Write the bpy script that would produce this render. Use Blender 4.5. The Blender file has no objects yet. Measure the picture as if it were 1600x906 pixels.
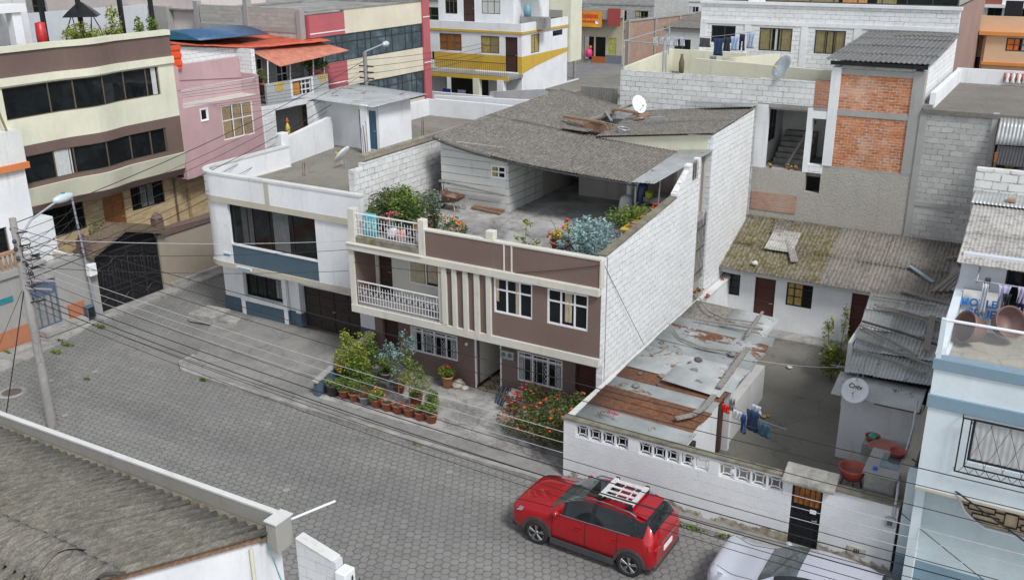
import bpy, math, random
from mathutils import Vector, Matrix
S = bpy.context.scene
rad = math.radians
RN = random.Random(11)

# ------------------------------------------------------------------ camera, world, sun, exposure
def make_camera():
    p, r, a, H = rad(20.3), rad(-.42), rad(30.5), 14.7
    F = Vector((0, math.cos(p), -math.sin(p))); R0 = Vector((1, 0, 0)); U0 = R0.cross(F)
    Rv = R0 * math.cos(r) + U0 * math.sin(r); Uv = -R0 * math.sin(r) + U0 * math.cos(r)
    ex = Vector((math.cos(a), -math.sin(a), 0)); ey = Vector((math.sin(a), math.cos(a), 0)); ez = Vector((0, 0, 1))
    w = lambda v: Vector((v.dot(ex), v.dot(ey), v.dot(ez)))
    Rw, Uw, Bw = w(Rv), w(Uv), -w(F)
    m = Matrix(((Rw.x, Uw.x, Bw.x, 0), (Rw.y, Uw.y, Bw.y, 0), (Rw.z, Uw.z, Bw.z, H), (0, 0, 0, 1)))
    cam = bpy.data.cameras.new('camera'); o = bpy.data.objects.new('camera', cam)
    cam.sensor_width = 36; cam.lens = 36 * 1500 / 1600; cam.clip_end = 1500; cam.clip_start = .1
    o.matrix_world = m; S.collection.objects.link(o); S.camera = o
make_camera()
SUN_EL, SUN_AZ = rad(50), rad(118)      # azimuth measured from +Y towards +X
W = bpy.data.worlds.new('World'); S.world = W; W.use_nodes = True
nt = W.node_tree; nt.nodes.clear()
sky = nt.nodes.new('ShaderNodeTexSky'); sky.sky_type = 'NISHITA'; sky.sun_disc = False
sky.sun_elevation = SUN_EL; sky.sun_rotation = SUN_AZ; sky.air_density = 1.2; sky.dust_density = 4; sky.altitude = 2500
hs = nt.nodes.new('ShaderNodeHueSaturation'); hs.inputs['Saturation'].default_value = .3
bg = nt.nodes.new('ShaderNodeBackground'); bg.inputs[1].default_value = .13
wo = nt.nodes.new('ShaderNodeOutputWorld')
nt.links.new(sky.outputs[0], hs.inputs['Color']); nt.links.new(hs.outputs[0], bg.inputs[0]); nt.links.new(bg.outputs[0], wo.inputs[0])
sl = bpy.data.lights.new('sun', 'SUN'); sl.energy = 1.9; sl.angle = rad(14); sl.color = (1, .985, .97)
so = bpy.data.objects.new('sun', sl); S.collection.objects.link(so)
sd = Vector((math.sin(SUN_AZ) * math.cos(SUN_EL), math.cos(SUN_AZ) * math.cos(SUN_EL), math.sin(SUN_EL)))
so.rotation_euler = sd.to_track_quat('Z', 'Y').to_euler()
S.view_settings.view_transform = 'Standard'; S.view_settings.look = 'None'
S.view_settings.gamma = 1; S.view_settings.exposure = .55
S.cycles.max_bounces = 6; S.cycles.diffuse_bounces = 3; S.cycles.transparent_max_bounces = 6

# ------------------------------------------------------------------ objects and mesh building
def root_loc(o):
    while o.parent: o = o.parent
    return o.location.copy()
def tag(o, label, cat, group=None, kind=None):
    o['label'] = label; o['category'] = cat
    if group: o['group'] = group
    if kind: o['kind'] = kind
    return o
def thing(name, label, cat, loc=(0, 0, 0), group=None, rz=0):
    o = bpy.data.objects.new(name, None); S.collection.objects.link(o)
    o.location = loc; o.rotation_euler = (0, 0, rz); o.empty_display_size = .3
    return tag(o, label, cat, group)
def dup(root, loc=None, rz=None, label=None):
    r = root.copy(); S.collection.objects.link(r)
    if loc is not None: r.location = loc
    if rz is not None: r.rotation_euler = (0, 0, rz)
    if label: r['label'] = label
    for ch in list(root.children):
        c = ch.copy(); S.collection.objects.link(c); c.parent = r
        for g in list(ch.children):
            d = g.copy(); S.collection.objects.link(d); d.parent = c
    return r
def V(*a): return Vector(a)
class Fr:                                   # a facade frame: u along the wall, w up, n outwards
    def __init__(s, kind, c, sgn=1):
        s.k, s.c, s.s = kind, c, sgn
    def p(s, u, w, n=0):
        if s.k == 'y': return V(u, s.c - n * s.s, w)       # facade on plane Y=c facing -Y (sgn=1)
        return V(s.c + n * s.s, u, w)                       # facade on plane X=c facing +X (sgn=1)
SPLIT = {'wall', 'pillar', 'loose_timber', 'side_wall', 'floor_slab', 'terrace_post', 'yard_wall', 'party_wall', 'lean_to_wall', 'rafter', 'terrace_pole', 'inner_wall', 'concrete_frame', 'terrace_room', 'roof_slab', 'parapet', 'string_course', 'cornice', 'wall_panel', 'balcony_panel', 'pilaster', 'plinth', 'window', 'soffit', 'roof_stub', 'cream_tower', 'recess_wall', 'white_line', 'yellow_band', 'brick_panel', 'passage_wall', 'door_jamb', 'coping', 'parapet_top', 'orange_post', 'rail', 'window_surround', 'block_wall', 'step', 'pergola_beam', 'balcony_bars', 'painted_frame', 'shed_wall', 'balcony_edge', 'gable_roof', 'bumper_trim', 'terrace_side_wall', 'roller_shutter', 'balcony_floor', 'roof_frame', 'wheel_well', 'wheel_arch_trim', 'gate_pillar', 'shut_lines', 'insulators'}
class MB:
    def __init__(s): s.v = []; s.f = []; s.m = []; s.sm = []; s.j = True; s.ch = []
    def jit(s, vs):                          # flush faces of different pieces never share a plane
        if not s.j: return vs
        o = V(RN.uniform(-1, 1), RN.uniform(-1, 1), RN.uniform(-1, 1)) * .0012; return [Vector(q) + o for q in vs]
    def add(s, vs, fs, mi=0, sm=False):
        b = len(s.v); s.ch.append((b, len(s.f))); s.v += [Vector(q) for q in vs]
        for f in fs: s.f.append([b + i for i in f]); s.m.append(mi); s.sm.append(sm)
        return s
    def hexa(s, q, mi=0):                   # 4 bottom (ccw), 4 top
        return s.add(s.jit(q), [(3, 2, 1, 0), (4, 5, 6, 7), (0, 1, 5, 4), (1, 2, 6, 5), (2, 3, 7, 6), (3, 0, 4, 7)], mi)
    def box(s, x0, x1, y0, y1, z0, z1, mi=0):
        if x0 > x1: x0, x1 = x1, x0
        if y0 > y1: y0, y1 = y1, y0
        if z0 > z1: z0, z1 = z1, z0
        return s.hexa([(x0, y0, z0), (x1, y0, z0), (x1, y1, z0), (x0, y1, z0), (x0, y0, z1), (x1, y0, z1), (x1, y1, z1), (x0, y1, z1)], mi)
    def fb(s, fr, u0, u1, w0, w1, n0, n1, mi=0):
        a, b = fr.p(u0, w0, n0), fr.p(u1, w1, n1)
        return s.box(a.x, b.x, a.y, b.y, a.z, b.z, mi)
    def prism(s, pts, z0, z1, mi=0, sm=False):   # pts: ccw (x,y); z may be list
        n = len(pts)
        za = z0 if isinstance(z0, (list, tuple)) else [z0] * n
        zb = z1 if isinstance(z1, (list, tuple)) else [z1] * n
        vs = [(p[0], p[1], za[i]) for i, p in enumerate(pts)] + [(p[0], p[1], zb[i]) for i, p in enumerate(pts)]
        vs = s.jit(vs)
        if not sm: return s.add(vs, [tuple(range(n - 1, -1, -1)), tuple(range(n, 2 * n))] + [(i, (i + 1) % n, n + (i + 1) % n, n + i) for i in range(n)], mi)
        s.add(vs, [tuple(range(n - 1, -1, -1)), tuple(range(n, 2 * n))], mi)
        return s.add(vs, [(i, (i + 1) % n, n + (i + 1) % n, n + i) for i in range(n)], mi, sm)
    def fpoly(s, fr, pts, n0, n1, mi=0):    # polygon in (u,w) extruded along n
        k = len(pts)
        vs = [fr.p(u, w, n0) for u, w in pts] + [fr.p(u, w, n1) for u, w in pts]; vs = s.jit(vs)
        return s.add(vs, [tuple(range(k - 1, -1, -1)), tuple(range(k, 2 * k))] + [(i, (i + 1) % k, k + (i + 1) % k, k + i) for i in range(k)], mi)
    def tube(s, a, b, r0, r1=None, n=8, mi=0, cap=True, sm=True):
        a, b = Vector(a), Vector(b); r1 = r0 if r1 is None else r1
        d = (b - a)
        if d.length < 1e-6: return s
        d.normalize(); t = d.orthogonal().normalized(); u = d.cross(t)
        vs = []
        for c, r in ((a, r0), (b, r1)):
            for i in range(n):
                q = 2 * math.pi * i / n; vs.append(c + (t * math.cos(q) + u * math.sin(q)) * r)
        s.add(vs, [(i, (i + 1) % n, n + (i + 1) % n, n + i) for i in range(n)], mi, sm)
        if cap: s.add(vs, [tuple(range(n - 1, -1, -1)), tuple(range(n, 2 * n))], mi)
        return s
    def path(s, pts, r, n=6, mi=0, sm=True, close=False):
        pts = [Vector(p) for p in pts]; k = len(pts); vs = []
        rr = r if isinstance(r, (list, tuple)) else [r] * k
        t0 = None
        for i, p in enumerate(pts):
            d = (pts[(i + 1) % k] - pts[i - 1]) if close else (pts[min(i + 1, k - 1)] - pts[max(i - 1, 0)])
            d.normalize()
            if t0 is None: t0 = d.orthogonal().normalized()
            t0 = (t0 - d * t0.dot(d))
            if t0.length < 1e-4: t0 = d.orthogonal()
            t0.normalize(); u = d.cross(t0)
            for j in range(n):
                q = 2 * math.pi * j / n; vs.append(p + (t0 * math.cos(q) + u * math.sin(q)) * rr[i])
        fs = []
        for i in range(k if close else k - 1):
            a, b = i * n, ((i + 1) % k) * n
            fs += [(a + j, a + (j + 1) % n, b + (j + 1) % n, b + j) for j in range(n)]
        s.add(vs, fs, mi, sm)
        if not close: s.add(vs, [tuple(range(n - 1, -1, -1)), tuple(range((k - 1) * n, k * n))], mi)
        return s
    def lathe(s, c, prof, n=16, mi=0, sm=True, axis=None):
        c = Vector(c); vs = []; k = len(prof)
        if axis is None: ax, t, u = V(0, 0, 1), V(1, 0, 0), V(0, 1, 0)
        else:
            ax = Vector(axis).normalized(); t = ax.orthogonal().normalized(); u = ax.cross(t)
        for r, z in prof:
            for i in range(n):
                q = 2 * math.pi * i / n; vs.append(c + ax * z + (t * math.cos(q) + u * math.sin(q)) * max(r, .0005))
        fs = []
        for j in range(k - 1):
            fs += [(j * n + i, j * n + (i + 1) % n, (j + 1) * n + (i + 1) % n, (j + 1) * n + i) for i in range(n)]
        return s.add(vs, fs, mi, sm)
    def ring(s, c, R_, r, axis=(0, 0, 1), n=14, k=5, mi=0):
        ax = Vector(axis).normalized(); t = ax.orthogonal().normalized(); u = ax.cross(t); c = Vector(c)
        return s.path([c + (t * math.cos(2 * math.pi * i / n) + u * math.sin(2 * math.pi * i / n)) * R_ for i in range(n)], r, k, mi, True, True)
    def blob(s, c, r, mi=0, n=8, jit=.15, sq=1):
        c = Vector(c); prof = []
        vs = []; fs = []; k = 6
        for j in range(k + 1):
            ph = math.pi * j / k - math.pi / 2
            for i in range(n):
                q = 2 * math.pi * i / n; rr = r * (1 + RN.uniform(-jit, jit))
                vs.append(c + V(math.cos(ph) * math.cos(q) * rr, math.cos(ph) * math.sin(q) * rr, math.sin(ph) * rr * sq))
        for j in range(k): fs += [(j * n + i, j * n + (i + 1) % n, (j + 1) * n + (i + 1) % n, (j + 1) * n + i) for i in range(n)]
        return s.add(vs, fs, mi, True)
    def clusters(s):
        ch = s.ch + [(len(s.v), len(s.f))]; n = len(s.ch); bb = []
        for i in range(n):
            vs = s.v[ch[i][0]:ch[i + 1][0]]; bb.append([(min(v[k] for v in vs) - .02, max(v[k] for v in vs) + .02) for k in range(3)])
        g = list(range(n))
        def fd(i):
            while g[i] != i: i = g[i]
            return i
        for i in range(n):
            for j in range(i):
                if all(bb[i][k][0] < bb[j][k][1] and bb[j][k][0] < bb[i][k][1] for k in range(3)): g[fd(i)] = fd(j)
        out = {}
        for i in range(n): out.setdefault(fd(i), []).append(i)
        res = []
        for ids in out.values():
            q = MB()
            for i in ids:
                (v0, f0), (v1, f1) = ch[i], ch[i + 1]; b = len(q.v); q.ch.append((b, len(q.f)))
                q.v += s.v[v0:v1]; q.f += [[k - v0 + b for k in f] for f in s.f[f0:f1]]; q.m += s.m[f0:f1]; q.sm += s.sm[f0:f1]
            res.append(q)
        return res
    def build(s, name, mats, parent=None, loc=None, bevel=0, solid=0, label=None):
        if parent and name in SPLIT and 1 < len(s.ch) < 60:
            cl = s.clusters()
            if len(cl) > 1:
                for q in cl: o = q.build(name, mats, parent, loc, bevel, solid, label)
                return o
        me = bpy.data.meshes.new(name)
        if parent: of = V(RN.uniform(-1, 1), RN.uniform(-1, 1), RN.uniform(-1, 1)) * .002; s.v = [q + of for q in s.v]
        L = root_loc(parent) if parent else (Vector(loc) if loc is not None else Vector((0, 0, 0)))
        if parent and parent.get('_local'): L = Vector((0, 0, 0))
        me.from_pydata([tuple(q - L) for q in s.v], [], s.f)
        mats = mats if isinstance(mats, (list, tuple)) else [mats]
        for m in mats: me.materials.append(m)
        me.polygons.foreach_set('material_index', s.m); me.polygons.foreach_set('use_smooth', s.sm)
        me.validate(); me.update()
        o = bpy.data.objects.new(name, me); S.collection.objects.link(o)
        if parent: o.parent = parent
        else: o.location = L
        if label: o['label'] = label
        if bevel:
            b = o.modifiers.new('bevel', 'BEVEL'); b.width = bevel; b.segments = 1; b.limit_method = 'ANGLE'
        if solid:
            b = o.modifiers.new('solid', 'SOLIDIFY'); b.thickness = solid; b.offset = 0
        return o
def split(mb, name, mat, par, bevel=0):     # every primitive of the builder becomes a part of its own
    ch = mb.ch + [(len(mb.v), len(mb.f))]
    for i in range(len(mb.ch)):
        (v0, f0), (v1, f1) = ch[i], ch[i + 1]; q = MB(); q.v = mb.v[v0:v1]; q.f = [[k - v0 for k in f] for f in mb.f[f0:f1]]; q.m = mb.m[f0:f1]; q.sm = mb.sm[f0:f1]
        q.build(name, mat, par, bevel=bevel)
def struct(name, mb, mat):
    o = mb.build(name, mat); o['kind'] = 'structure'; return o
def L(o, p):                                # mark meshes of a thing built round its own origin
    return p

# ------------------------------------------------------------------ materials
class NT:
    def __init__(s, name):
        s.m = bpy.data.materials.new(name); s.m.use_nodes = True; s.t = s.m.node_tree; s.t.nodes.clear()
        s.out = s.n('ShaderNodeOutputMaterial'); s.b = s.n('ShaderNodeBsdfPrincipled')
        s.l(s.b.outputs[0], s.out.inputs[0]); s.pos = s.n('ShaderNodeNewGeometry').outputs['Position']
    def n(s, t, **k):
        o = s.t.nodes.new(t)
        for a, b in k.items(): setattr(o, a, b)
        return o
    def l(s, a, b): s.t.links.new(a, b)
    def set(s, node, i, v):
        if isinstance(v, bpy.types.NodeSocket): s.l(v, node.inputs[i])
        else: node.inputs[i].default_value = v
    def math(s, op, a, b=0., c=0., clamp=False):
        o = s.n('ShaderNodeMath', operation=op, use_clamp=clamp)
        s.set(o, 0, a); s.set(o, 1, b); s.set(o, 2, c); return o.outputs[0]
    def vm(s, op, a, b=(0, 0, 0), out=0):
        o = s.n('ShaderNodeVectorMath', operation=op); s.set(o, 0, a); s.set(o, 1, b); return o.outputs[out]
    def noise(s, scale, detail=4, vec=None, rough=.6, dist=0):
        o = s.n('ShaderNodeTexNoise'); o.inputs['Scale'].default_value = scale; o.inputs['Detail'].default_value = detail
        o.inputs['Roughness'].default_value = rough; o.inputs['Distortion'].default_value = dist
        s.l(vec or s.pos, o.inputs['Vector']); return o.outputs[0]
    def ramp(s, f, a, b, c0=0, c1=1):
        o = s.n('ShaderNodeMapRange'); o.clamp = True; s.set(o, 0, f); s.set(o, 1, a); s.set(o, 2, b); s.set(o, 3, c0); s.set(o, 4, c1)
        return o.outputs[0]
    def mix(s, f, a, b, mode='MIX'):
        o = s.n('ShaderNodeMix', data_type='RGBA', blend_type=mode); s.set(o, 0, f)
        s.set(o, 6, a if isinstance(a, bpy.types.NodeSocket) else (*a[:3], 1)); s.set(o, 7, b if isinstance(b, bpy.types.NodeSocket) else (*b[:3], 1))
        return o.outputs[2]
    def scale(s, v): return s.vm('MULTIPLY', s.pos, v)
    def bump(s, h, strength=.3, dist=.01):
        o = s.n('ShaderNodeBump'); o.inputs['Strength'].default_value = strength; o.inputs['Distance'].default_value = dist
        s.l(h, o.inputs['Height']); s.l(o.outputs[0], s.b.inputs['Normal'])
    def fin(s, col, rough=.8, metal=0, spec=None, coat=0):
        s.set(s.b, 'Base Color', col if isinstance(col, bpy.types.NodeSocket) else (*col[:3], 1)); s.set(s.b, 'Roughness', rough); s.set(s.b, 'Metallic', metal)
        if spec is not None: s.set(s.b, 'Specular IOR Level', spec)
        if coat: s.set(s.b, 'Coat Weight', coat); s.set(s.b, 'Coat Roughness', .03)
        return s.m
def mul(c, k): return tuple(min(1, x * k) for x in c)
MC = {}
def plaster(name, c, dirt=.35, streak=.3, rough=.85, bump=.15, dcol=(.16, .145, .12), fine=.12):
    if name in MC: return MC[name]
    t = NT(name)
    a = t.noise(.7, 5); b = t.noise(9, 4); s = t.noise(1, 5, t.scale((2.6, 2.6, .28)), .7)
    col = t.mix(t.ramp(a, .35, .7), mul(c, .9), mul(c, 1.06))
    col = t.mix(t.ramp(b, .3, .8, 0, fine * 2), col, mul(c, .7))
    col = t.mix(t.ramp(s, .56, .78, 0, streak), col, dcol)
    col = t.mix(t.ramp(t.noise(2.3, 8, None, .75), .6, .76, 0, dirt), col, mul(dcol, 1.3))
    t.bump(t.noise(22, 5), bump, .02)
    MC[name] = t.fin(col, rough); return MC[name]
def plain(name, c, rough=.6, metal=0, var=.15, coat=0, sc=6, bump=0, spec=None):
    if name in MC: return MC[name]
    t = NT(name); a = t.noise(sc, 4)
    col = t.mix(t.ramp(a, .3, .7), mul(c, 1 - var), mul(c, 1 + var))
    if bump: t.bump(t.noise(sc * 4, 4), bump, .01)
    MC[name] = t.fin(col, rough, metal, spec, coat); return MC[name]
def blocks(name, c, mortar, bw=.4, bh=.2, mw=.012, var=.12, bump=.6, dirt=.3, dcol=(.12, .11, .1), c2=None, patch=0, fd0=0, fd1=.75):
    """masonry: courses follow world height, the run follows x+y so both wall directions work"""
    if name in MC: return MC[name]
    t = NT(name)
    sp = t.n('ShaderNodeSeparateXYZ'); t.l(t.pos, sp.inputs[0])
    wob = t.math('ADD', t.math('MULTIPLY', t.math('SUBTRACT', t.noise(2.5, 3), .5), .09), t.math('MULTIPLY', t.math('SUBTRACT', t.noise(16, 3), .5), .035))
    wo2 = t.math('ADD', t.math('MULTIPLY', t.math('SUBTRACT', t.noise(1.7, 3, t.vm('ADD', t.pos, (7, 3, 5))), .5), .06), t.math('MULTIPLY', t.math('SUBTRACT', t.noise(13, 3), .5), .03))
    u = t.math('ADD', t.math('ADD', sp.outputs[0], sp.outputs[1]), wob); v = t.math('ADD', sp.outputs[2], wo2)
    cb = t.n('ShaderNodeCombineXYZ'); t.l(u, cb.inputs[0]); t.l(v, cb.inputs[1])
    br = t.n('ShaderNodeTexBrick'); br.offset = .5
    t.l(cb.outputs[0], br.inputs['Vector'])
    c2 = c2 or mul(c, 1 - var * 2)
    for k_, v_ in (('Color1', (*c, 1)), ('Color2', (*c2, 1)), ('Mortar', (*mortar, 1)), ('Scale', 1.), ('Mortar Size', mw), ('Mortar Smooth', .4), ('Bias', -.1), ('Brick Width', bw), ('Row Height', bh)):
        br.inputs[k_].default_value = v_
    col = br.outputs[0]
    # mortar lines fade in and out
    fade = t.math('MAXIMUM', t.ramp(t.noise(1.3, 3), .4, .62, fd0, fd1), t.ramp(t.noise(6, 5, None, .7), .44, .56, fd0 * .6, 1))
    if patch: col = t.mix(t.ramp(t.noise(.8, 4, None, .6, 1), .5, .56, 0, patch), col, c)
    else: col = t.mix(t.math('MULTIPLY', fade, br.outputs[1]), col, c)
    col = t.mix(t.ramp(t.noise(5, 6, None, .7), .55, .8, 0, dirt), col, dcol); col = t.mix(t.ramp(t.noise(.9, 6, None, .7), .5, .72, 0, dirt * .6), col, mul(dcol, 2.4))
    s = t.noise(1, 5, t.scale((2.2, 2.2, .3)), .7)
    col = t.mix(t.ramp(s, .6, .85, 0, dirt), col, dcol)
    h = t.math('ADD', t.math('MULTIPLY', br.outputs[1], -1), t.math('MULTIPLY', t.noise(16, 5), .5))
    t.bump(h, bump, .015)
    MC[name] = t.fin(col, .9); return MC[name]
def hexpave():
    t = NT('hexagonal_pavers'); sc = 1 / .24
    p = t.vm('MULTIPLY', t.pos, (sc, sc, 0)); r = (1, 1.7320508, 1); h = (.5, .8660254, .5)
    fa = t.vm('SUBTRACT', t.vm('MULTIPLY', t.vm('FRACTION', t.vm('DIVIDE', p, r)), r), h)
    fb_ = t.vm('SUBTRACT', t.vm('MULTIPLY', t.vm('FRACTION', t.vm('DIVIDE', t.vm('SUBTRACT', p, h), r)), r), h)
    fa = t.vm('MULTIPLY', fa, (1, 1, 0)); fb_ = t.vm('MULTIPLY', fb_, (1, 1, 0))
    la = t.vm('LENGTH', fa, out=1); lb = t.vm('LENGTH', fb_, out=1)
    pick = t.math('LESS_THAN', la, lb)
    mx = t.n('ShaderNodeMix', data_type='VECTOR'); t.l(pick, mx.inputs[0]); t.l(fb_, mx.inputs[4]); t.l(fa, mx.inputs[5])
    g = mx.outputs[1]; idv = t.vm('SUBTRACT', p, g); ga = t.vm('ABSOLUTE', g)
    d = t.math('MAXIMUM', t.vm('DOT_PRODUCT', ga, (.5, .8660254, 0), out=1), t.vm('DOT_PRODUCT', ga, (1, 0, 0), out=1))
    edge = t.math('SUBTRACT', .5, d)
    wn = t.n('ShaderNodeTexWhiteNoise'); t.l(idv, wn.inputs['Vector'])
    base = t.mix(t.ramp(wn.outputs[0], 0, 1), (.19, .188, .178), (.25, .246, .232))
    base = t.mix(t.ramp(wn.outputs[0], .993, .995, 0, .3), base, (.5, .5, .48))
    base = t.mix(t.ramp(t.noise(.35, 6, None, .65), .35, .7, 0, .55), base, (.155, .154, .148))
    base = t.mix(t.ramp(t.noise(.6, 6, t.scale((.25, 1.3, 1)), .65), .5, .68, 0, .5), base, (.29, .285, .27))
    base = t.mix(t.ramp(t.noise(1.1, 6, None, .8), .62, .7, 0, .55), base, (.09, .088, .082))
    base = t.mix(t.ramp(t.noise(14, 5, None, .7), .5, .8, 0, .5), base, (.27, .265, .25))
    dirtc = t.mix(t.ramp(t.noise(.5, 5, None, .7), .55, .68), (.075, .073, .065), (.09, .1, .05))
    jag = t.math('MULTIPLY', t.math('SUBTRACT', t.noise(7, 6), .5), .24)
    ed = t.math('ADD', edge, jag)
    col = t.mix(t.ramp(ed, .0, .1, .62, 0), base, dirtc)
    col = t.mix(t.ramp(t.noise(.28, 4, t.scale((1, 2.6, 1)), .6), .53, .7, 0, .5), col, (.2, .2, .195))
    hh = t.math('ADD', t.ramp(ed, .0, .1), t.math('MULTIPLY', t.noise(30, 4), .25))
    t.bump(hh, .7, .02)
    return t.fin(col, .88)
def concrete(name, c=(.3, .295, .28), dark=(.13, .125, .115), rough=.9, big=.5, moss=0):
    if name in MC: return MC[name]
    t = NT(name)
    col = t.mix(t.ramp(t.noise(big, 7, None, .65, .5), .36, .62), mul(dark, 1.15), c)
    col = t.mix(t.ramp(t.noise(7, 6, None, .75), .42, .8, 0, .55), col, mul(c, 1.25))
    col = t.mix(t.ramp(t.noise(2.2, 6, t.scale((1, .5, 1)), .7, 1), .55, .72, 0, .5), col, dark)
    if moss: col = t.mix(t.ramp(t.noise(1.6, 6, None, .75), .52, .62, 0, moss), col, (.11, .1, .03))
    v = t.n('ShaderNodeTexVoronoi', feature='DISTANCE_TO_EDGE'); v.inputs['Scale'].default_value = .45
    tn = t.n('ShaderNodeTexNoise'); tn.inputs['Scale'].default_value = 1.5; t.l(t.pos, tn.inputs[0])
    t.l(t.vm('ADD', t.pos, t.vm('MULTIPLY', tn.outputs[1], (.8, .8, .8))), v.inputs[0])
    col = t.mix(t.ramp(v.outputs[0], 0, .012, .5, 0), col, mul(dark, .6))
    t.bump(t.noise(35, 5), .35, .01)
    MC[name] = t.fin(col, rough); return MC[name]
def fibre(name, c=(.2, .185, .16), light=(.36, .34, .31), moss=0, along='y', dark=(.085, .08, .07)):
    """weathered fibre-cement sheet: lichen flecks drawn out across the waves; streak mode paints rib shade"""
    if name in MC: return MC[name]
    t = NT(name)
    sc = (7, 2.2, 7) if along == 'y' else (2.2, 7, 7)
    if along == 'streak': sc = (8, .45, 8)  # streaks along the ribs put the contrast of shaded valleys into the colour
    col = t.mix(t.ramp(t.noise(.8, 6, None, .7), .35, .68), mul(c, .8), mul(c, 1.15))
    col = t.mix(t.ramp(t.noise(2.6, 9, t.scale(sc), .95), .47, .66, 0, .9), col, light)
    col = t.mix(t.ramp(t.noise(30, 5, None, .8), .5, .72, 0, .55), col, light)
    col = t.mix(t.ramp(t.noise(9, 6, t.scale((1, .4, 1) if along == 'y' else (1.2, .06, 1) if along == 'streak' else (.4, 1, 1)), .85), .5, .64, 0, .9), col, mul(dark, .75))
    col = t.mix(t.ramp(t.noise(1.4, 7, None, .8, .5), .52, .62, 0, .45), col, mul(dark, 1.2))
    if moss:
        m = t.math('MULTIPLY', t.ramp(t.noise(.4, 3), .36, .5), t.ramp(t.noise(6, 6, None, .8), .44, .56))
        col = t.mix(t.math('MULTIPLY', m, moss, clamp=False), col, (.1, .085, .014))
    if name != 'dark_fibre_cement': t.bump(t.noise(40, 5), .4, .01)
    MC[name] = t.fin(col, .92); return MC[name]
def tin(name, c=(.42, .47, .5), rust=.3, rough=.45):
    if name in MC: return MC[name]
    t = NT(name)
    col = t.mix(t.ramp(t.noise(1.5, 5), .3, .7), mul(c, .8), mul(c, 1.15))
    r = t.ramp(t.noise(1.1, 7, None, .75, .4), .62 - rust * .3, .68 - rust * .3)
    rc = t.mix(t.ramp(t.noise(8, 5), .3, .7), (.085, .037, .02), (.2, .09, .045))
    col = t.mix(r, col, rc)
    MC[name] = t.fin(col, t.ramp(r, 0, 1, rough, .9), t.ramp(r, 0, 1, .35, 0)); return MC[name]
def leafmat(name, c, c2=None, tr=.25):
    if name in MC: return MC[name]
    t = NT(name); c2 = c2 or mul(c, .5)
    a = t.noise(4.5, 3); b = t.noise(40, 2)
    col = t.mix(t.ramp(a, .35, .65), c2, c); col = t.mix(t.ramp(b, .4, .7, 0, .6), col, mul(c, 1.5))
    MC[name] = t.fin(col, .55, 0, .35)
    t.set(t.b, 'Subsurface Weight', 0); return MC[name]
def glassmat(name, c=(.007, .009, .01), rough=.05, spec=.32):
    if name in MC: return MC[name]
    t = NT(name)
    col = t.mix(t.ramp(t.noise(1.1, 4, None, .6, .6), .45, .7), c, mul(c, 2.2))
    t.bump(t.noise(1.3, 2), .05, .05)
    MC[name] = t.fin(col, rough, 0, spec); return MC[name]
def wood(name, c, c2, plank=.0, rough=.8, sc=(1, 1, 14)):
    if name in MC: return MC[name]
    t = NT(name)
    col = t.mix(t.ramp(t.noise(3, 6, t.scale(sc), .7), .35, .7), c, c2)
    col = t.mix(t.ramp(t.noise(4, 6), .58, .8, 0, .5), col, mul(c2, .5))
    t.bump(t.noise(6, 5, t.scale(sc)), .3, .01)
    MC[name] = t.fin(col, rough); return MC[name]
def cloth(name, c, rough=.9): return plain(name, c, rough, 0, .12, 0, 12, .2)

WHITE = plaster('white_paint', (.76, .775, .785), .3, .3)
WHITE2 = plaster('clean_white_paint', (.78, .795, .81), .2, .28)
OFFW = plaster('old_white_paint', (.66, .66, .64), .5, .5)
CREAM = plaster('cream_paint', (.62, .6, .52), .3, .4)
CREAM2 = plaster('pale_cream_paint', (.68, .67, .53), .12, .16)
BROWN = plaster('taupe_brown_paint', (.185, .125, .105), .1, .12, dcol=(.3, .27, .24))
DBROWN = plaster('dark_taupe_paint', (.15, .1, .085), .08, .1, dcol=(.3, .27, .24))
NAVY = plaster('slate_blue_paint', (.07, .115, .155), .12, .14, dcol=(.3, .3, .3))
GREY = plaster('bare_render', (.34, .335, .32), .6, .5)
GREY2 = plaster('grey_render_rough', (.46, .435, .385), .8, .35, bump=2.2, fine=.4, dcol=(.22, .2, .17))
PINK = plaster('mauve_pink_paint', (.5, .33, .34), .15, .18)
RED = plaster('rose_red_paint', (.46, .115, .13), .12, .12)
YEL = plaster('mustard_yellow_paint', (.58, .38, .05), .15, .2)
ORG = plaster('apricot_paint', (.72, .5, .32), .12, .15)
ICE = plaster('ice_blue_paint', (.66, .74, .77), .1, .1)
ICE2 = plaster('pale_blue_paint', (.55, .65, .67), .1, .1)
SKYB = plaster('dusty_blue_paint', (.2, .3, .37), .1, .12)
BEIGE = plaster('beige_trim_paint', (.5, .46, .38), .15, .2)
WBLK = blocks('whitewashed_blocks', (.76, .775, .775), (.2, .2, .19), .42, .2, .011, .04, .9, .3, fd0=.2, fd1=.85)
WBLK2 = blocks('old_whitewashed_blocks', (.68, .685, .67), (.14, .135, .12), .42, .21, .013, .08, 1, .5, fd0=.1, fd1=.8)
GBLK = blocks('grey_concrete_blocks', (.46, .46, .44), (.2, .195, .18), .42, .21, .016, .12, .9, .25)
BRICK = blocks('orange_brick', (.56, .21, .08), (.52, .48, .42), .26, .11, .017, .2, .9, .55, (.36, .33, .28), (.33, .12, .06), fd1=.3)
BRICK2 = blocks('faded_brick', (.42, .25, .18), (.36, .32, .28), .24, .11, .014, .2, .9, .35, (.3, .27, .23), (.3, .2, .15))
STONE = blocks('honey_stone_cladding', (.5, .38, .22), (.4, .33, .22), .34, .17, .012, .2, .7, .1, c2=(.36, .26, .14))
ROUGHST = plaster('pebble_dash', (.36, .31, .25), .5, .2, bump=1.6)
CONC = concrete('concrete_floor')
CONC2 = concrete('worn_terrace_concrete', (.42, .41, .39), (.105, .1, .098), big=.75)
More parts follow.
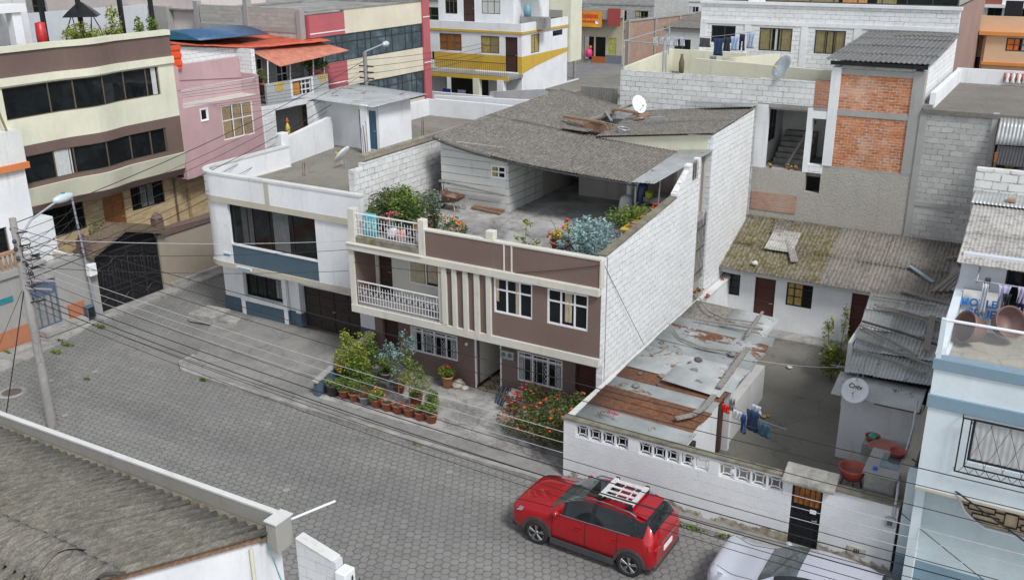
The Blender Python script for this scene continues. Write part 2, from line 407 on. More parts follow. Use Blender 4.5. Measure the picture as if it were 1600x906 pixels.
CONC3 = concrete('courtyard_concrete', (.19, .182, .155), (.12, .115, .097), big=.3)
CONC4 = concrete('roof_slab_concrete', (.23, .215, .18), (.13, .12, .1), big=.45)
PAVE = concrete('pavement_concrete', (.27, .262, .245), (.15, .147, .14), big=.8)
KERB = concrete('kerb_concrete', (.36, .35, .33), (.17, .165, .15), big=1.3)
MOSSC = concrete('mossy_coping', (.24, .22, .17), (.1, .095, .07), big=1.6, moss=.7)
GLASS = glassmat('dark_window_glass')
GLASSB = glassmat('bluish_window_glass', (.05, .075, .09), .05, .8)
ALU = plain('white_window_frame', (.78, .78, .8), .45, 0, .05)
ALUG = plain('grey_metal_frame', (.3, .31, .32), .5, .3, .1)
BRONZE = plain('bronze_window_frame', (.13, .105, .07), .5, .2, .15)
BLACKM = plain('black_ironwork', (.018, .018, .02), .5, .3, .3)
DARKM = plain('dark_steel', (.06, .06, .065), .6, .4, .3)
GALV = plain('galvanised_steel', (.42, .44, .46), .45, .5, .2)
RUSTM = plain('rusty_steel', (.16, .08, .05), .85, .1, .4, 0, 20)
DOORB = wood('dark_brown_door', (.035, .016, .012), (.07, .03, .022))
DOORR = wood('red_brown_door', (.06, .02, .014), (.1, .035, .025))
WOODV = wood('varnished_wood', (.2, .07, .02), (.34, .14, .04), rough=.4)
WOODG = wood('grey_weathered_timber', (.17, .155, .14), (.33, .31, .28), sc=(4, 4, 4))
WOODO = wood('fresh_orange_timber', (.17, .095, .06), (.34, .21, .13), sc=(4, 4, 4))
TERRA = plain('terracotta_pot', (.34, .1, .05), .8, 0, .2, 0, 9)
SOIL = plain('potting_soil', (.07, .05, .035), .95, 0, .4, 0, 40, .6)
FIBRE = fibre('weathered_fibre_cement', (.105, .095, .078), (.46, .43, .38))
FIBREX = fibre('weathered_fibre_cement_x', (.19, .172, .145), (.38, .35, .31), 0, 'y')
FIBREM = fibre('mossy_fibre_cement', (.2, .175, .14), (.38, .345, .3), 1.0)
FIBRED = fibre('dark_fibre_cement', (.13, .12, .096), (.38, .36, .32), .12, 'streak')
FIBREL = fibre('light_fibre_cement', (.42, .4, .37), (.56, .55, .52), 0, 'x')
FIBREG = fibre('grey_tower_sheeting', (.15, .155, .155), (.27, .27, .265), 0, 'x')
TIN = tin('galvanised_sheet', (.35, .375, .37), .16)
TINR = tin('half_rusted_sheet', (.4, .43, .44), .55)
TINRR = tin('rusted_sheet', (.3, .12, .06), .95)
TINW = tin('pale_sheet', (.46, .48, .475), .1)
G1 = leafmat('leaf_green', (.075, .14, .025)); G2 = leafmat('leaf_bright', (.17, .24, .03)); G3 = leafmat('leaf_yellowgreen', (.26, .27, .03), (.13, .15, .02))
G4 = leafmat('leaf_dark', (.04, .075, .02)); GB = leafmat('leaf_bluegrey', (.2, .3, .3), (.1, .17, .17)); GO = leafmat('leaf_olive', (.12, .14, .05), (.06, .07, .03))
GR = leafmat('leaf_reddish', (.3, .08, .03), (.12, .1, .03))
FRED = plain('red_petals', (.62, .04, .02), .6); FPINK = plain('pink_petals', (.7, .06, .16), .6); FORG = plain('orange_petals', (.75, .2, .02), .6); FYEL = plain('yellow_petals', (.7, .5, .04), .6)
BARK = plain('bark', (.16, .12, .09), .9, 0, .3, 0, 30, .5)
CURT = plain('beige_curtain', (.4, .34, .23), .8, 0, .15, .9); CURTW = plain('white_net_curtain', (.5, .51, .5), .8, 0, .1, .9)
CURTO = plain('olive_curtain', (.22, .18, .08), .8, 0, .2, .8); CURTG = plain('grey_curtain', (.2, .21, .22), .8, 0, .2, .8)
CURTB = plain('brown_paper', (.3, .22, .12), .8, 0, .2, .6); CURTY = plain('ochre_curtain', (.36, .26, .07), .8, 0, .25, .8)

# ------------------------------------------------------------------ building pieces
def wall(fr, par, u0, u1, w0, w1, ops=(), t=.2, mat=None, name='wall', n0=0, mb=None, mi=0):
    m = mb or MB(); m.j = False
    us = sorted({u0, u1} | {q for o in ops for q in o[:2] if u0 < q < u1}); ws = sorted({w0, w1} | {q for o in ops for q in o[2:4] if w0 < q < w1})
    for j in range(len(ws) - 1):
        st = None
        for i in range(len(us) - 1):
            cu, cw = (us[i] + us[i + 1]) / 2, (ws[j] + ws[j + 1]) / 2
            hole = any(o[0] < cu < o[1] and o[2] < cw < o[3] for o in ops)
            if not hole and st is None: st = us[i]
            if hole and st is not None: m.fb(fr, st, us[i], ws[j], ws[j + 1], n0 - t, n0, mi); st = None
        if st is not None: m.fb(fr, st, u1, ws[j], ws[j + 1], n0 - t, n0, mi)
    if mb is None: return m.build(name, mat, par)
def curtain(fr, par, u0, u1, w0, w1, n, mat):
    m = MB(); k = max(4, int((u1 - u0) / .035)); vs = []
    for i in range(k + 1):
        u = u0 + (u1 - u0) * i / k; d = .012 * math.sin(i * 1.9) + n
        vs += [fr.p(u, w0, d), fr.p(u, w1, d)]
    m.add(vs, [(2 * i, 2 * i + 2, 2 * i + 3, 2 * i + 1) for i in range(k)], 0, True)
    return m.build('curtain', mat, par)
def win(fr, par, u0, u1, w0, w1, cols=2, rows=(), fm=None, d=.1, fw=.05, curt=(), glass=None, proud=0, name='window', label=None, us=None):
    m = MB(); a, b = -d, -d + .05
    m.fb(fr, u0, u1, w0, w0 + fw, a, b); m.fb(fr, u0, u1, w1 - fw, w1, a, b)
    m.fb(fr, u0, u0 + fw, w0 + fw, w1 - fw, a, b); m.fb(fr, u1 - fw, u1, w0 + fw, w1 - fw, a, b)
    mm = fw * .45; us = us or [i / cols for i in range(1, cols)]
    for q in us:
        c = u0 + (u1 - u0) * q; m.fb(fr, c - mm, c + mm, w0 + fw, w1 - fw, a, b - .006)
    for q in rows:
        c = w0 + (w1 - w0) * q; m.fb(fr, u0 + fw, u1 - fw, c - mm, c + mm, a, b - .012)
    if proud:                                                   # painted surround standing off the wall
        e = proud
        m.fb(fr, u0 - e, u0, w0 - e, w1 + e, -.02, .035); m.fb(fr, u1, u1 + e, w0 - e, w1 + e, -.02, .035)
        m.fb(fr, u0, u1, w0 - e, w0, -.02, .04); m.fb(fr, u0, u1, w1, w1 + e, -.02, .035)
    o = m.build(name, fm or ALU, par, label=label)
    MB().fb(fr, u0 + .01, u1 - .01, w0 + .01, w1 - .01, a - .03, a + .012).build('pane', glass or GLASS, o)
    for c in curt:
        cu0, cu1 = u0 + fw + (u1 - u0 - 2 * fw) * c[0], u0 + fw + (u1 - u0 - 2 * fw) * c[1]
        bot = w0 + fw + (w1 - w0 - 2 * fw) * (c[3] if len(c) > 3 else 0)
        curtain(fr, o, cu0, cu1, bot, w1 - fw, a + .03, c[2])
    return o
def door(fr, par, u0, u1, w0, w1, mat, d=.1, panels=(1, 3), leaf=1, name='door', handle=True, pm=None):
    m = MB(); m.fb(fr, u0, u1, w0, w1, -d - .04, -d); e = .03
    for i in range(leaf):
        a = u0 + (u1 - u0) * i / leaf; b = u0 + (u1 - u0) * (i + 1) / leaf
        m.fb(fr, a + .005, a + .05, w0, w1, -d, -d + e); m.fb(fr, b - .05, b - .005, w0, w1, -d, -d + e)
        nx, nz = panels
        for k in range(nz + 1):
            c = w0 + (w1 - w0) * k / nz; m.fb(fr, a + .05, b - .05, max(w0, c - .05), min(w1, c + .05), -d, -d + e * .9)
        for k in range(1, nx):
            c = a + (b - a) * k / nx; m.fb(fr, c - .03, c + .03, w0, w1, -d, -d + e * .8)
    o = m.build(name, mat, par)
    if handle:
        h = MB(); c = w0 + (w1 - w0) * .48; ub = u1 - .1 if leaf == 1 else (u0 + u1) / 2 + .08
        h.tube(fr.p(ub, c, -d + .02), fr.p(ub, c, -d + .07), .02); h.tube(fr.p(ub, c, -d + .07), fr.p(ub - .1, c, -d + .07), .012); h.build('handle', GALV, o)
    return o
def grille(fr, par, u0, u1, w0, w1, n, mat, step=.2, scroll=True, r=.0065):
    m = MB()
    for w in (w0, w0 + (w1 - w0) * .82, w1): m.tube(fr.p(u0, w, n), fr.p(u1, w, n), r)
    k = max(2, int((u1 - u0) / step))
    for i in range(k + 1):
        u = u0 + (u1 - u0) * i / k; m.tube(fr.p(u, w0, n), fr.p(u, w1, n), r, n=5)
        if scroll and i < k and i % 2 == 0:
            cu = u + (u1 - u0) / k / 2; h = (w1 - w0)
            pts = [fr.p(cu + .05 * math.sin(q * math.pi * 4), w0 + h * (.1 + .65 * q), n + .01) for q in [j / 14 for j in range(15)]]
            m.path(pts, r, 5)
            m.path([fr.p(cu - .05 * math.sin(q * math.pi * 4), w0 + h * (.1 + .65 * q), n + .01) for q in [j / 14 for j in range(15)]], r, 5)
    return m.build('grille', mat, par)
def railing(fr, par, u0, u1, w0, w1, mat, n=-.03, step=.115, deco=True, name='railing'):
    m = MB(); h = w1 - w0
    m.fb(fr, u0, u1, w1 - .035, w1, n - .02, n + .02); m.fb(fr, u0, u1, w0, w0 + .02, n - .01, n + .01)
    if deco: m.fb(fr, u0, u1, w0 + h * .3, w0 + h * .3 + .015, n - .008, n + .008); m.fb(fr, u0, u1, w0 + h * .66, w0 + h * .66 + .015, n - .008, n + .008)
    k = int((u1 - u0) / step)
    for i in range(k + 1):
        u = u0 + (u1 - u0) * i / k
        m.tube(fr.p(u, w0, n), fr.p(u, w1 if (i % 4 == 0 or not deco) else w0 + h * .82, n), .009, n=5)
        if deco and i < k and i % 2 == 0:
            m.ring(fr.p(u + (u1 - u0) / k / 2, w0 + h * .48, n), .042, .008, fr.p(0, 0, 1) - fr.p(0, 0, 0), 10, 4)
    return m.build(name, mat, par)
def sheets(A, B, C, D, pitch=.17, amp=.022, sw=1.0, sl=1.8, jit=.012, mats=1, pick=None, sag=None, step=.014, trim=.0, q=5, kt=3):
    """rows of overlapping corrugated sheets over the quad A,B (eave) - D,C (top); waves run A->D"""
    A, B, C, D = map(Vector, (A, B, C, D)); m = MB()
    wd = ((B - A).length + (C - D).length) / 2; ln = ((D - A).length + (C - B).length) / 2
    ns = max(1, round(wd / sw)); nl = max(1, round(ln / sl)); nrm = (B - A).cross(D - A).normalized()
    if nrm.z < 0: nrm = -nrm
    P = lambda s, t: (A * (1 - s) + B * s) * (1 - t) + (D * (1 - s) + C * s) * t
    for i in range(ns):
        for j in range(nl):
            dz = RN.uniform(-jit, jit); tl = RN.uniform(-jit, jit); ds = RN.uniform(-jit, jit) / wd * 2
            s0, s1 = i / ns, (i + 1) / ns + .06 * sw / wd; t0 = j / nl - (.07 * sl / ln if j else 0); t1 = (j + 1) / nl
            t0 += RN.uniform(-jit, jit) * .8 / ln
            if i == ns - 1: s1 = 1
            ku = max(2, int((s1 - s0) * wd / pitch * q)); b = []
            for y in range(kt + 1):
                t = t0 + (t1 - t0) * y / kt
                for x in range(ku + 1):
                    s = s0 + (s1 - s0) * x / ku
                    z = amp * math.sin((s * wd) / pitch * 2 * math.pi) + dz + tl * (x / ku - .5) + step * (1 - y / kt) + (sag(s, t) if sag else 0)
                    b.append(P(s + ds * (y / kt), t) + nrm * z)
            mi = pick(i, j, ns, nl) if pick else RN.randrange(mats)
            m.add(b, [(y * (ku + 1) + x, y * (ku + 1) + x + 1, (y + 1) * (ku + 1) + x + 1, (y + 1) * (ku + 1) + x) for y in range(kt) for x in range(ku)], mi, True)
    return m
def planks(A, B, w, h, m=None, mi=0):          # a plank from A to B lying flat
    m = m or MB(); A, B = Vector(A), Vector(B); d = (B - A).normalized(); s = d.cross(V(0, 0, 1)).normalized() * w / 2; u = s.cross(d).normalized() * h
    if u.z < 0: u = -u
    return m.hexa([A - s, B - s, B + s, A + s, A - s + u, B - s + u, B + s + u, A + s + u], mi)
def leaves(m, blobs, n, size, nm=1, flat=.5, mi0=0, lift=0):
    """leaf faces spread through the volume of the blobs [(centre, rx, ry, rz)], uneven and with gaps"""
    tot = sum(b[1] * b[2] * b[3] for b in blobs)
    for (c, rx, ry, rz) in blobs:
        k = int(n * rx * ry * rz / tot); c = Vector(c)
        sub = [(V(RN.gauss(0, .5), RN.gauss(0, .5), RN.gauss(0, .5)), RN.uniform(.18, .42), RN.randrange(nm)) for _ in range(max(4, k // 40))]
        for _ in range(k):
            sc, sr, mi = RN.choice(sub)
            p = sc + V(RN.gauss(0, sr), RN.gauss(0, sr), RN.gauss(0, sr))
            if p.length > 1.25: p *= 1.1 / p.length
            q = c + V(p.x * rx, p.y * ry, p.z * rz)
            d = V(RN.gauss(0, 1), RN.gauss(0, 1), RN.gauss(0, flat)).normalized(); e = d.cross(V(RN.gauss(0, 1), RN.gauss(0, 1), RN.gauss(0, 1))).normalized()
            s = size * RN.uniform(.6, 1.3)
            if RN.random() < .15: mi = RN.randrange(nm)
            m.add([q - d * s, q + e * s * .42, q + d * s, q - e * s * .42], [(0, 1, 2, 3)], mi0 + mi)
    return m
def flowers(blobs, n, size):
    m = MB()
    for _ in range(n):
        c, rx, ry, rz = RN.choice(blobs); a = RN.uniform(0, 6.28); ph = RN.uniform(-.2, 1.4)
        q = Vector(c) + V(math.cos(a) * math.cos(ph) * rx, math.sin(a) * math.cos(ph) * ry, math.sin(ph) * rz) * RN.uniform(.85, 1.1)
        m.blob(q, size * RN.uniform(.7, 1.2), 0, 5, .35, .7)
    return m
def pot_mesh(r, h, c=(0, 0, 0), n=18):
    m = MB(); c = Vector(c)
    m.lathe(c, [(0, 0), (r * .7, 0), (r * .93, h * .84), (r * 1.04, h * .84), (r * 1.06, h), (r * .93, h), (r * .9, h * .86), (0, h * .86)], n); return m
CL = {}
def potted(name, label, loc, r=.16, h=.26, potmat=None, blobs=(), n=250, leaf=.04, lm=None, fl=None, cat='potted plant', group=None, stem=None, flat=.5, soil=True):
    t = thing(name, label, cat, loc, group); L_ = Vector(loc)
    if r: 
        pot_mesh(r, h, L_).build('pot', potmat or TERRA, t)
        MB().lathe(L_, [(0, h * .9), (r * .9, h * .9)], 14).build('soil', SOIL, t)
    if stem:
        m = MB()
        for s in stem: m.path([L_ + Vector(q) for q in s[:-1]], [s[-1] * (1 - .5 * i / max(1, len(s) - 2)) for i in range(len(s) - 1)], 6)
        m.build('stem', BARK, t)
    lm = lm or [G1, G2]
    if blobs:
        bl = [(L_ + Vector(b[0]), *b[1:]) for b in blobs]
        leaves(MB(), bl, n, leaf, len(lm), flat).build('foliage', lm, t)
        if fl: flowers(bl, fl[1], fl[2] if len(fl) > 2 else .03).build('flowers', fl[0], t)
    return t
def dish(name, label, base, aim, R_=.4, mast=.5, group=None, mat=None, tilt=None, text=None):
    base = Vector(base); t = thing(name, label, 'satellite dish', base, group); aim = Vector(aim).normalized()
    m = MB(); top = base + V(0, 0, mast); m.tube(base, top, .02); m.build('mast', GALV, t)
    c = top + aim * .08; m = MB()
    prof = [(0, 0), (R_ * .35, .012), (R_ * .7, .05), (R_, .105), (R_ * 1.01, .1), (R_ * .7, .042), (R_ * .35, .002), (0, -.012)]
    m.lathe(c, prof, 28, axis=aim); m.build('reflector', mat or WHITE2, t)
    m = MB(); f = c + aim * R_ * 1.0 + V(0, 0, -R_ * .35); lo = c + V(0, 0, -R_ * .9) + aim * .05
    m.tube(lo, f, .012); m.build('feed_arm', GALV, t)
    MB().tube(f, f - aim * .1 + V(0, 0, .03), .035, .028).build('receiver', FYEL, t)
    return t
def house(name, label, loc, cat='house', group=None): return thing(name, label, cat, loc, group)
# ================================================================== the setting
m = MB(); m.box(-400, 300, -150, 700, -1.2, -.006); struct('ground', m, concrete('town_ground', (.22, .215, .2), (.14, .135, .125)))
m = MB(); m.add([(-70, 5, 0), (60, 5, 0), (60, 21.1, 0), (-29.3, 21.1, 0), (-29.3, 62, 0), (-33.6, 62, 0), (-33.6, 21, 0), (-34, 5, 0)], [(0, 1, 2, 3, 4, 5, 6, 7)])
struct('road', m, hexpave())
m = MB()
m.prism([(-26.9, 21.5), (-26.3, 21.05), (-25, 20.95), (60, 20.95), (60, 21.12), (-24.9, 21.12), (-26.2, 21.25), (-26.7, 21.6), (-26.7, 22.2), (-26.9, 22.2)], -.05, .12)
struct('kerb', m, KERB)
m = MB()
m.prism([(-26.7, 22.2), (-26.7, 21.6), (-26.2, 21.25), (-24.9, 21.12), (60, 21.12), (60, 21.75), (-20.4, 21.75), (-20.4, 26.2), (-29.2, 26.2), (-28.4, 24.4)], -.05, .115)
struct('pavement', m, PAVE)
m = MB(); m.prism([(-20.4, 21.75), (-11, 21.75), (-11, 25), (-11, 30), (-20.4, 30)], -.05, .13); struct('front_patio_floor', m, CONC2)
m = MB(); m.prism([(-33.5, 22.8), (-32.7, 22.8), (-32.9, 31), (-33.5, 31)], -.05, .12); m.prism([(-33.5, 12), (-31.6, 16), (-32.3, 20.6), (-33.0, 22.8), (-33.5, 22.8)], -.05, .06); struct('side_pavement', m, KERB)
m = MB(); m.box(-11, -2, 21.6, 37.5, -.1, .004); struct('courtyard_floor', m, CONC3)
m = MB(); m.prism([(-60, 60), (-29, 60), (-29, 112), (-60, 160), (-66, 160), (-60, 112)], -.05, .0); m.prism([(-75, 100), (-20, 100), (-20, 108), (-75, 108)], -.05, .003)
struct('back_street', m, concrete('back_street_asphalt', (.2, .2, .2), (.13, .13, .13)))

# ================================================================== the main house
H = house('terraced_house', 'brown and cream two-storey house with a planted roof terrace under a sagging grey roof', (-15.8, 25, .12))
fU, fG = Fr('y', 23.9), Fr('y', 25.0); fR = Fr('x', -11.05)
X0, X1 = -20.45, -11.05
gw = [(-20.1, -19.4, .1, 1.95), (-18.9, -16.9, .93, 1.88), (-16.15, -15.17, .1, 2.3), (-14.55, -12.86, .8, 1.88), (-12.4, -11.7, .1, 1.9)]
wall(fG, H, X0, X1 - .01, .1, 2.54, gw, .22, BROWN)
door(fG, H, -20.1, -19.4, .12, 1.95, DOORB, .14, (1, 4)); door(fG, H, -12.4, -11.7, .12, 1.9, DOORR, .12, (1, 3))
o = win(fG, H, -18.9, -16.9, .93, 1.88, 4, (.84,), ALU, .08, .06, [(0, .1, CURTW), (.3, .42, CURTG, .1), (.86, 1, CURTG)]); grille(fG, o, -18.85, -16.95, .96, 1.85, -.01, ALU)
o = win(fG, H, -14.55, -12.86, .8, 1.88, 3, (.84,), ALU, .08, .06, [(0, .12, CURTG), (.86, 1, CURTG)]); grille(fG, o, -14.5, -12.9, .83, 1.85, -.01, ALU)
# passage between the two halves, with its tiled floor and white jambs
m = MB(); m.box(-16.35, -16.15, 25.22, 29, .12, 2.4); m.box(-15.17, -14.97, 25.22, 29, .12, 2.4); m.box(-16.35, -14.97, 29, 29.2, .12, 2.4); m.build('passage_wall', CREAM, H)
m = MB(); m.box(-16.2, -16.14, 24.985, 25.05, .12, 2.3); m.box(-15.2, -15.15, 24.985, 25.05, .12, 2.3); m.build('door_jamb', ALU, H)
tl = NT('patterned_floor_tiles'); ck = tl.vm('FRACTION', tl.vm('MULTIPLY', tl.pos, (2, 2, 0))); ck = tl.vm('ABSOLUTE', tl.vm('SUBTRACT', ck, (.5, .5, 0)))
sp = tl.n('ShaderNodeSeparateXYZ'); tl.l(ck, sp.inputs[0]); dd = tl.math('ADD', sp.outputs[0], sp.outputs[1]); ww = tl.math('ABSOLUTE', tl.math('SUBTRACT', sp.outputs[0], sp.outputs[1]))
pt = tl.math('ADD', tl.ramp(tl.math('ABSOLUTE', tl.math('SUBTRACT', dd, .42)), .05, .06, 1, 0), tl.math('MULTIPLY', tl.ramp(ww, .06, .08, 1, 0), tl.ramp(dd, .3, .32, 1, 0)))
TILE = tl.fin(tl.mix(tl.math('MINIMUM', pt, 1), (.5, .42, .3), (.05, .035, .03)), .3)
MB().box(-16.15, -15.17, 24.9, 29, .12, .136).build('passage_floor', TILE, H)
m = MB(); m.box(-16.14, -16.12, 25.0, 29, .136, .25); m.build('skirting', DOORB, H)
m = MB(); m.box(-15.12, -14.62, 24.86, 24.995, 1.55, 1.84); mm_ = m.build('meter_box', GALV, H)
for k in range(2): 
    q = MB(); q.lathe((-14.99 + k * .24, 24.86, 1.7), [(0, .02), (.07, .02), (.075, 0)], 12, axis=(0, -1, 0)); q.build('meter', GLASSB, mm_)
m = MB(); m.lathe((-16.5, 24.99, 1.72), [(0, .12), (.05, .1), (.06, .03), (.03, 0)], 10, axis=(0, -1, 0)); m.build('wall_lamp', WHITE2, H)
# lower cream band, projecting floor
m = MB(); m.box(X0 - .03, X1 + .0, 23.82, 23.9, 2.52, 2.8); m.box(X0 + .01, X1 - .21, 23.9, 25.3, 2.54, 2.78); m.build('cornice', CREAM, H, bevel=.012)
uw = [(-14.74, -13.36, 3.58, 4.75), (-12.85, -11.47, 3.58, 4.73)]
wall(fU, H, -16.66, X1 - .01, 2.8, 4.8, uw, .2, BROWN)
for i, (a, b) in enumerate(((-16.67, -16.48), (-16.27, -16.1), (-15.85, -15.67), (-15.43, -15.24), (-14.99, -14.81))):
    MB().fb(fU, a, b, 2.8 if i == 0 else 2.62, 4.79, .0, .085).build('pilaster', CREAM, H, bevel=.01)
c1 = [(0, .1, CURT, .3), (.56, .68, CURT)]; c2 = [(.42, .6, CURT, .1)]
win(fU, H, *uw[0], 3, (.66,), ALU, .07, .055, c1, proud=.0); win(fU, H, *uw[1], 3, (.66,), ALU, .07, .055, c2)
# balcony recess
b1 = [(-20.15, -19.55, 2.8, 4.7), (-18.85, -17.43, 3.48, 4.45)]
wall(fG, H, X0 + .15, -16.6, 2.78, 4.9, b1, .2, CREAM)
door(fG, H, *b1[0], DOORB, .1, (1, 3)); win(fG, H, *b1[1], 2, (), ALU, .08, .05, [(0, .45, CURT), (.55, .85, CURT, .1)])
m = MB(); m.box(X0, X0 + .18, 23.9, 25.2, 2.8, 4.8); m.build('balcony_side_wall', BROWN, H)
m = MB(); m.box(X0 - .02, X0 + .2, 23.84, 23.9, 2.8, 4.79); m.build('pilaster', CREAM, H)
m = MB(); m.box(-16.85, -16.67, 23.9, 25.0, 2.8, 4.9); m.build('balcony_side_wall', CREAM, H)
m = MB(); m.box(X0, -16.6, 23.9, 25.0, 2.78, 2.83); m.build('balcony_floor', CONC, H)
railing(fU, H, X0 + .24, -16.72, 2.9, 3.68, ALU, -.03)
# upper cornice, terrace slab, parapet
m = MB(); m.box(X0 - .04, X1 - .02, 23.76, 23.9, 4.79, 5.03); m.box(X0 - .04, -17.36, 23.72, 23.95, 5.0, 5.05); m.build('cornice', CREAM, H, bevel=.015)
m = MB(); m.box(X0 + .02, X1 - .2, 23.92, 37.85, 4.8, 5.08); m.build('terrace_floor', CONC2, H)
m = MB(); m.box(-17.3, X1 - .01, 23.88, 24.05, 5.03, 5.86); m.build('parapet', BROWN, H)
m = MB(); m.box(-17.34, X1 + .0, 23.86, 24.08, 5.86, 5.93); m.box(-17.36, -17.28, 23.85, 24.06, 5.03, 5.86); m.box(-11.11, -11.04, 23.85, 24.06, 5.03, 5.86)
for a in (-14.37, -14.1): m.box(a, a + .055, 23.86, 23.9, 5.03, 5.86)
m.build('parapet_trim', CREAM, H, bevel=.01)
m = MB(); m.box(X0 + .02, X0 + .3, 23.86, 24.14, 5.05, 6.2); m.box(-17.55, -17.3, 23.86, 24.1, 5.05, 6.22); m.box(-15.02, -14.74, 23.9, 24.15, 5.93, 6.2); split(m, 'terrace_post', CREAM, H, .015)
m = MB(); m.box(X0 + .3, -17.55, 23.88, 24.06, 5.05, 5.27); m.build('terrace_kerb', MOSSC, H, bevel=.02)
railing(fU, H, X0 + .3, -17.55, 5.3, 6.06, ALU, -.07)
# right-hand party wall: front part, recess, taller rear block
m = MB(); m.prism([(X1 - .2, 24.1), (X1, 24.1), (X1, 31.85), (X1 - .2, 31.85)], .1, [5.93, 5.93, 6.6, 6.6]); m.prism([(X1 - .2, 29.6), (X1, 29.6), (X1, 30.75), (X1 - .2, 30.75)], 6.3, [6.55, 6.55, 7.15, 7.15]); m.box(X1 - .2, X1, 23.9, 24.1, 2.54, 5.93)
m.prism([(X1 - .2, 30.7), (X1, 30.7), (X1, 31.05), (X1 - .2, 31.05)], 6.4, [7.28, 7.28, 7.3, 7.3]); m.prism([(X1 - .2, 31.05), (X1, 31.05), (X1, 31.65), (X1 - .2, 31.65)], 6.45, 6.62)
m.prism([(X1 - .2, 31.65), (X1, 31.65), (X1, 31.85), (X1 - .2, 31.85)], 6.5, 7.35); m.build('party_wall', WBLK, H)
m = MB(); m.prism([(X1 - .23, 24.1), (X1 + .03, 24.1), (X1 + .03, 29.6), (X1 - .23, 29.6)], [5.94, 5.94, 6.4, 6.4], [6.0, 6.0, 6.47, 6.47]); m.build('coping', MOSSC, H)
win(fR, H, 31.05, 31.65, 6.62, 7.28, 3, (), WOODG, .1, .05, (), None)
m = MB(); m.box(X1 - .18, X1 + .012, 24.2, 24.25, .2, 5.9); m.build('downpipe', GALV, H)
m = MB(); m.box(-12.0, -11.9, 31.85, 33.0, 1, 7.0); m.box(-12.0, X1 - .21, 33.0, 33.2, .1, 7.9); m.build('recess_wall', CREAM, H)
m = MB()
for k in range(8): m.tube((-11.12, 31.9 + k * .15, 2.6), (-11.12, 31.93 + k * .15, 4.7 + .06 * k), .009)
for z in (2.9, 3.8, 4.6): m.tube((-11.12, 31.85, z), (-11.12, 33.0, z + .05), .015)
m.build('recess_grille', DARKM, H)
# rear block: cream front, white block side
m = MB(); m.prism([(-16.2, 33.0), (X1 - .2, 33.0), (X1 - .2, 33.2), (-16.2, 33.2)], 5.08, [7.35, 7.93, 7.93, 7.35]); m.build('rear_wall', CREAM2, H); MB().box(-16.35, -11.3, 32.97, 33.0, 5.08, 7.15).build('rear_wall', plaster('grimy_shaded_wall', (.4, .38, .35), .5, .5), H)  # thin lower panel: grime plus the shade under the roof, both in its colour
m = MB(); m.prism([(X1 - .2, 33.0), (X1, 33.0), (X1, 37.85), (X1 - .2, 37.85)], .1, [7.93, 7.93, 8.12, 8.12]); m.box(-20.45, X1 - .2, 37.85, 38.05, .1, 7.55); m.build('party_wall', WBLK, H)
m = MB(); m.box(-20.5, -20.3, 25.2, 38, .1, 5.05); m.build('party_wall', OFFW, H)
# terrace shed of whitewashed boards
fS = Fr('y', 29.5); fSx = Fr('x', -17.5); so_ = [(-18.25, -17.6, 6.3, 6.78)]
def boards(fr, u0, u1, w0, wt0, wt1, ops=()):
    m = MB(); n = 9; hh = .3
    for i in range(n):
        a = w0 + i * hh
        for (ua, ub) in ([(u0, u1)] if not any(a < o[3] and a + hh > o[2] for o in ops) else [(u0, ops[0][0]), (ops[0][1], u1)]):
            ta = min(a + hh - .028, wt0 + (wt1 - wt0) * (ua - u0) / (u1 - u0)); tb = min(a + hh - .028, wt0 + (wt1 - wt0) * (ub - u0) / (u1 - u0))
            if ta <= a and tb <= a: continue
            j = RN.uniform(-.01, .01)
            m.fpoly(fr, [(ua, a + j), (ub, a - j), (ub, max(tb, a)), (ua, max(ta, a))], -.02 + RN.uniform(0, .01), .016)
    m.fpoly(fr, [(u0, w0), (u1, w0), (u1, wt1), (u0, wt0)] if not ops else [(u0, w0), (ops[0][0], w0), (ops[0][0], wt0 + (wt1 - wt0) * .75), (u0, wt0)], -.06, -.03)
    return m
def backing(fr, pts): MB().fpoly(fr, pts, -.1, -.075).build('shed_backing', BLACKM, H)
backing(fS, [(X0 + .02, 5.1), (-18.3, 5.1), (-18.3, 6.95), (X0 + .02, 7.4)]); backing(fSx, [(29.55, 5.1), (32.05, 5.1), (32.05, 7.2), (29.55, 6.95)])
PWOOD = plaster('whitewashed_boards', (.58, .59, .56), .6, .7, dcol=(.2, .2, .17), bump=.6)
boards(fS, X0, -17.5, 5.08, 7.5, 6.98, so_).build('shed_wall', PWOOD, H)
m = MB(); m.fb(fS, -18.25, -17.6, 5.1, 6.3, -.06, .0); m.fb(fS, -18.25, -17.6, 6.78, 6.95, -.06, .0); m.build('shed_wall', PWOOD, H)
boards(fSx, 29.5, 32.1, 5.08, 7.0, 7.3).build('shed_wall', PWOOD, H)
o = win(fS, H, -18.25, -17.6, 6.3, 6.78, 2, (.5,), WHITE, .05, .06, [(0, .35, CURTY)])
m = MB(); m.box(-17.6, -17.5, 32.1, 36.5, 5.08, 7.25); m.box(-17.6, -11.3, 36.5, 36.7, 5.08, 7.3); m.box(-20.4, -17.6, 36.5, 36.7, 5.08, 7.6); m.build('lean_to_wall', plaster('grimy_shaded_wall', (.4, .38, .35), .5, .5), H)
m = MB(); m.box(-16.35, -16.2, 33.0, 36.6, 5.08, 7.3); m.build('lean_to_wall', plaster('grimy_shaded_wall', (.4, .38, .35), .5, .5), H)
m = MB(); m.prism([(-12.9, 32.4), (X1 - .2, 32.4), (X1 - .2, 32.55), (-12.9, 32.55)], 5.08, [7.0, 7.2, 7.2, 7.0]); m.build('terrace_wall', plaster('pinkish_render', (.55, .46, .44), .5, .6), H)
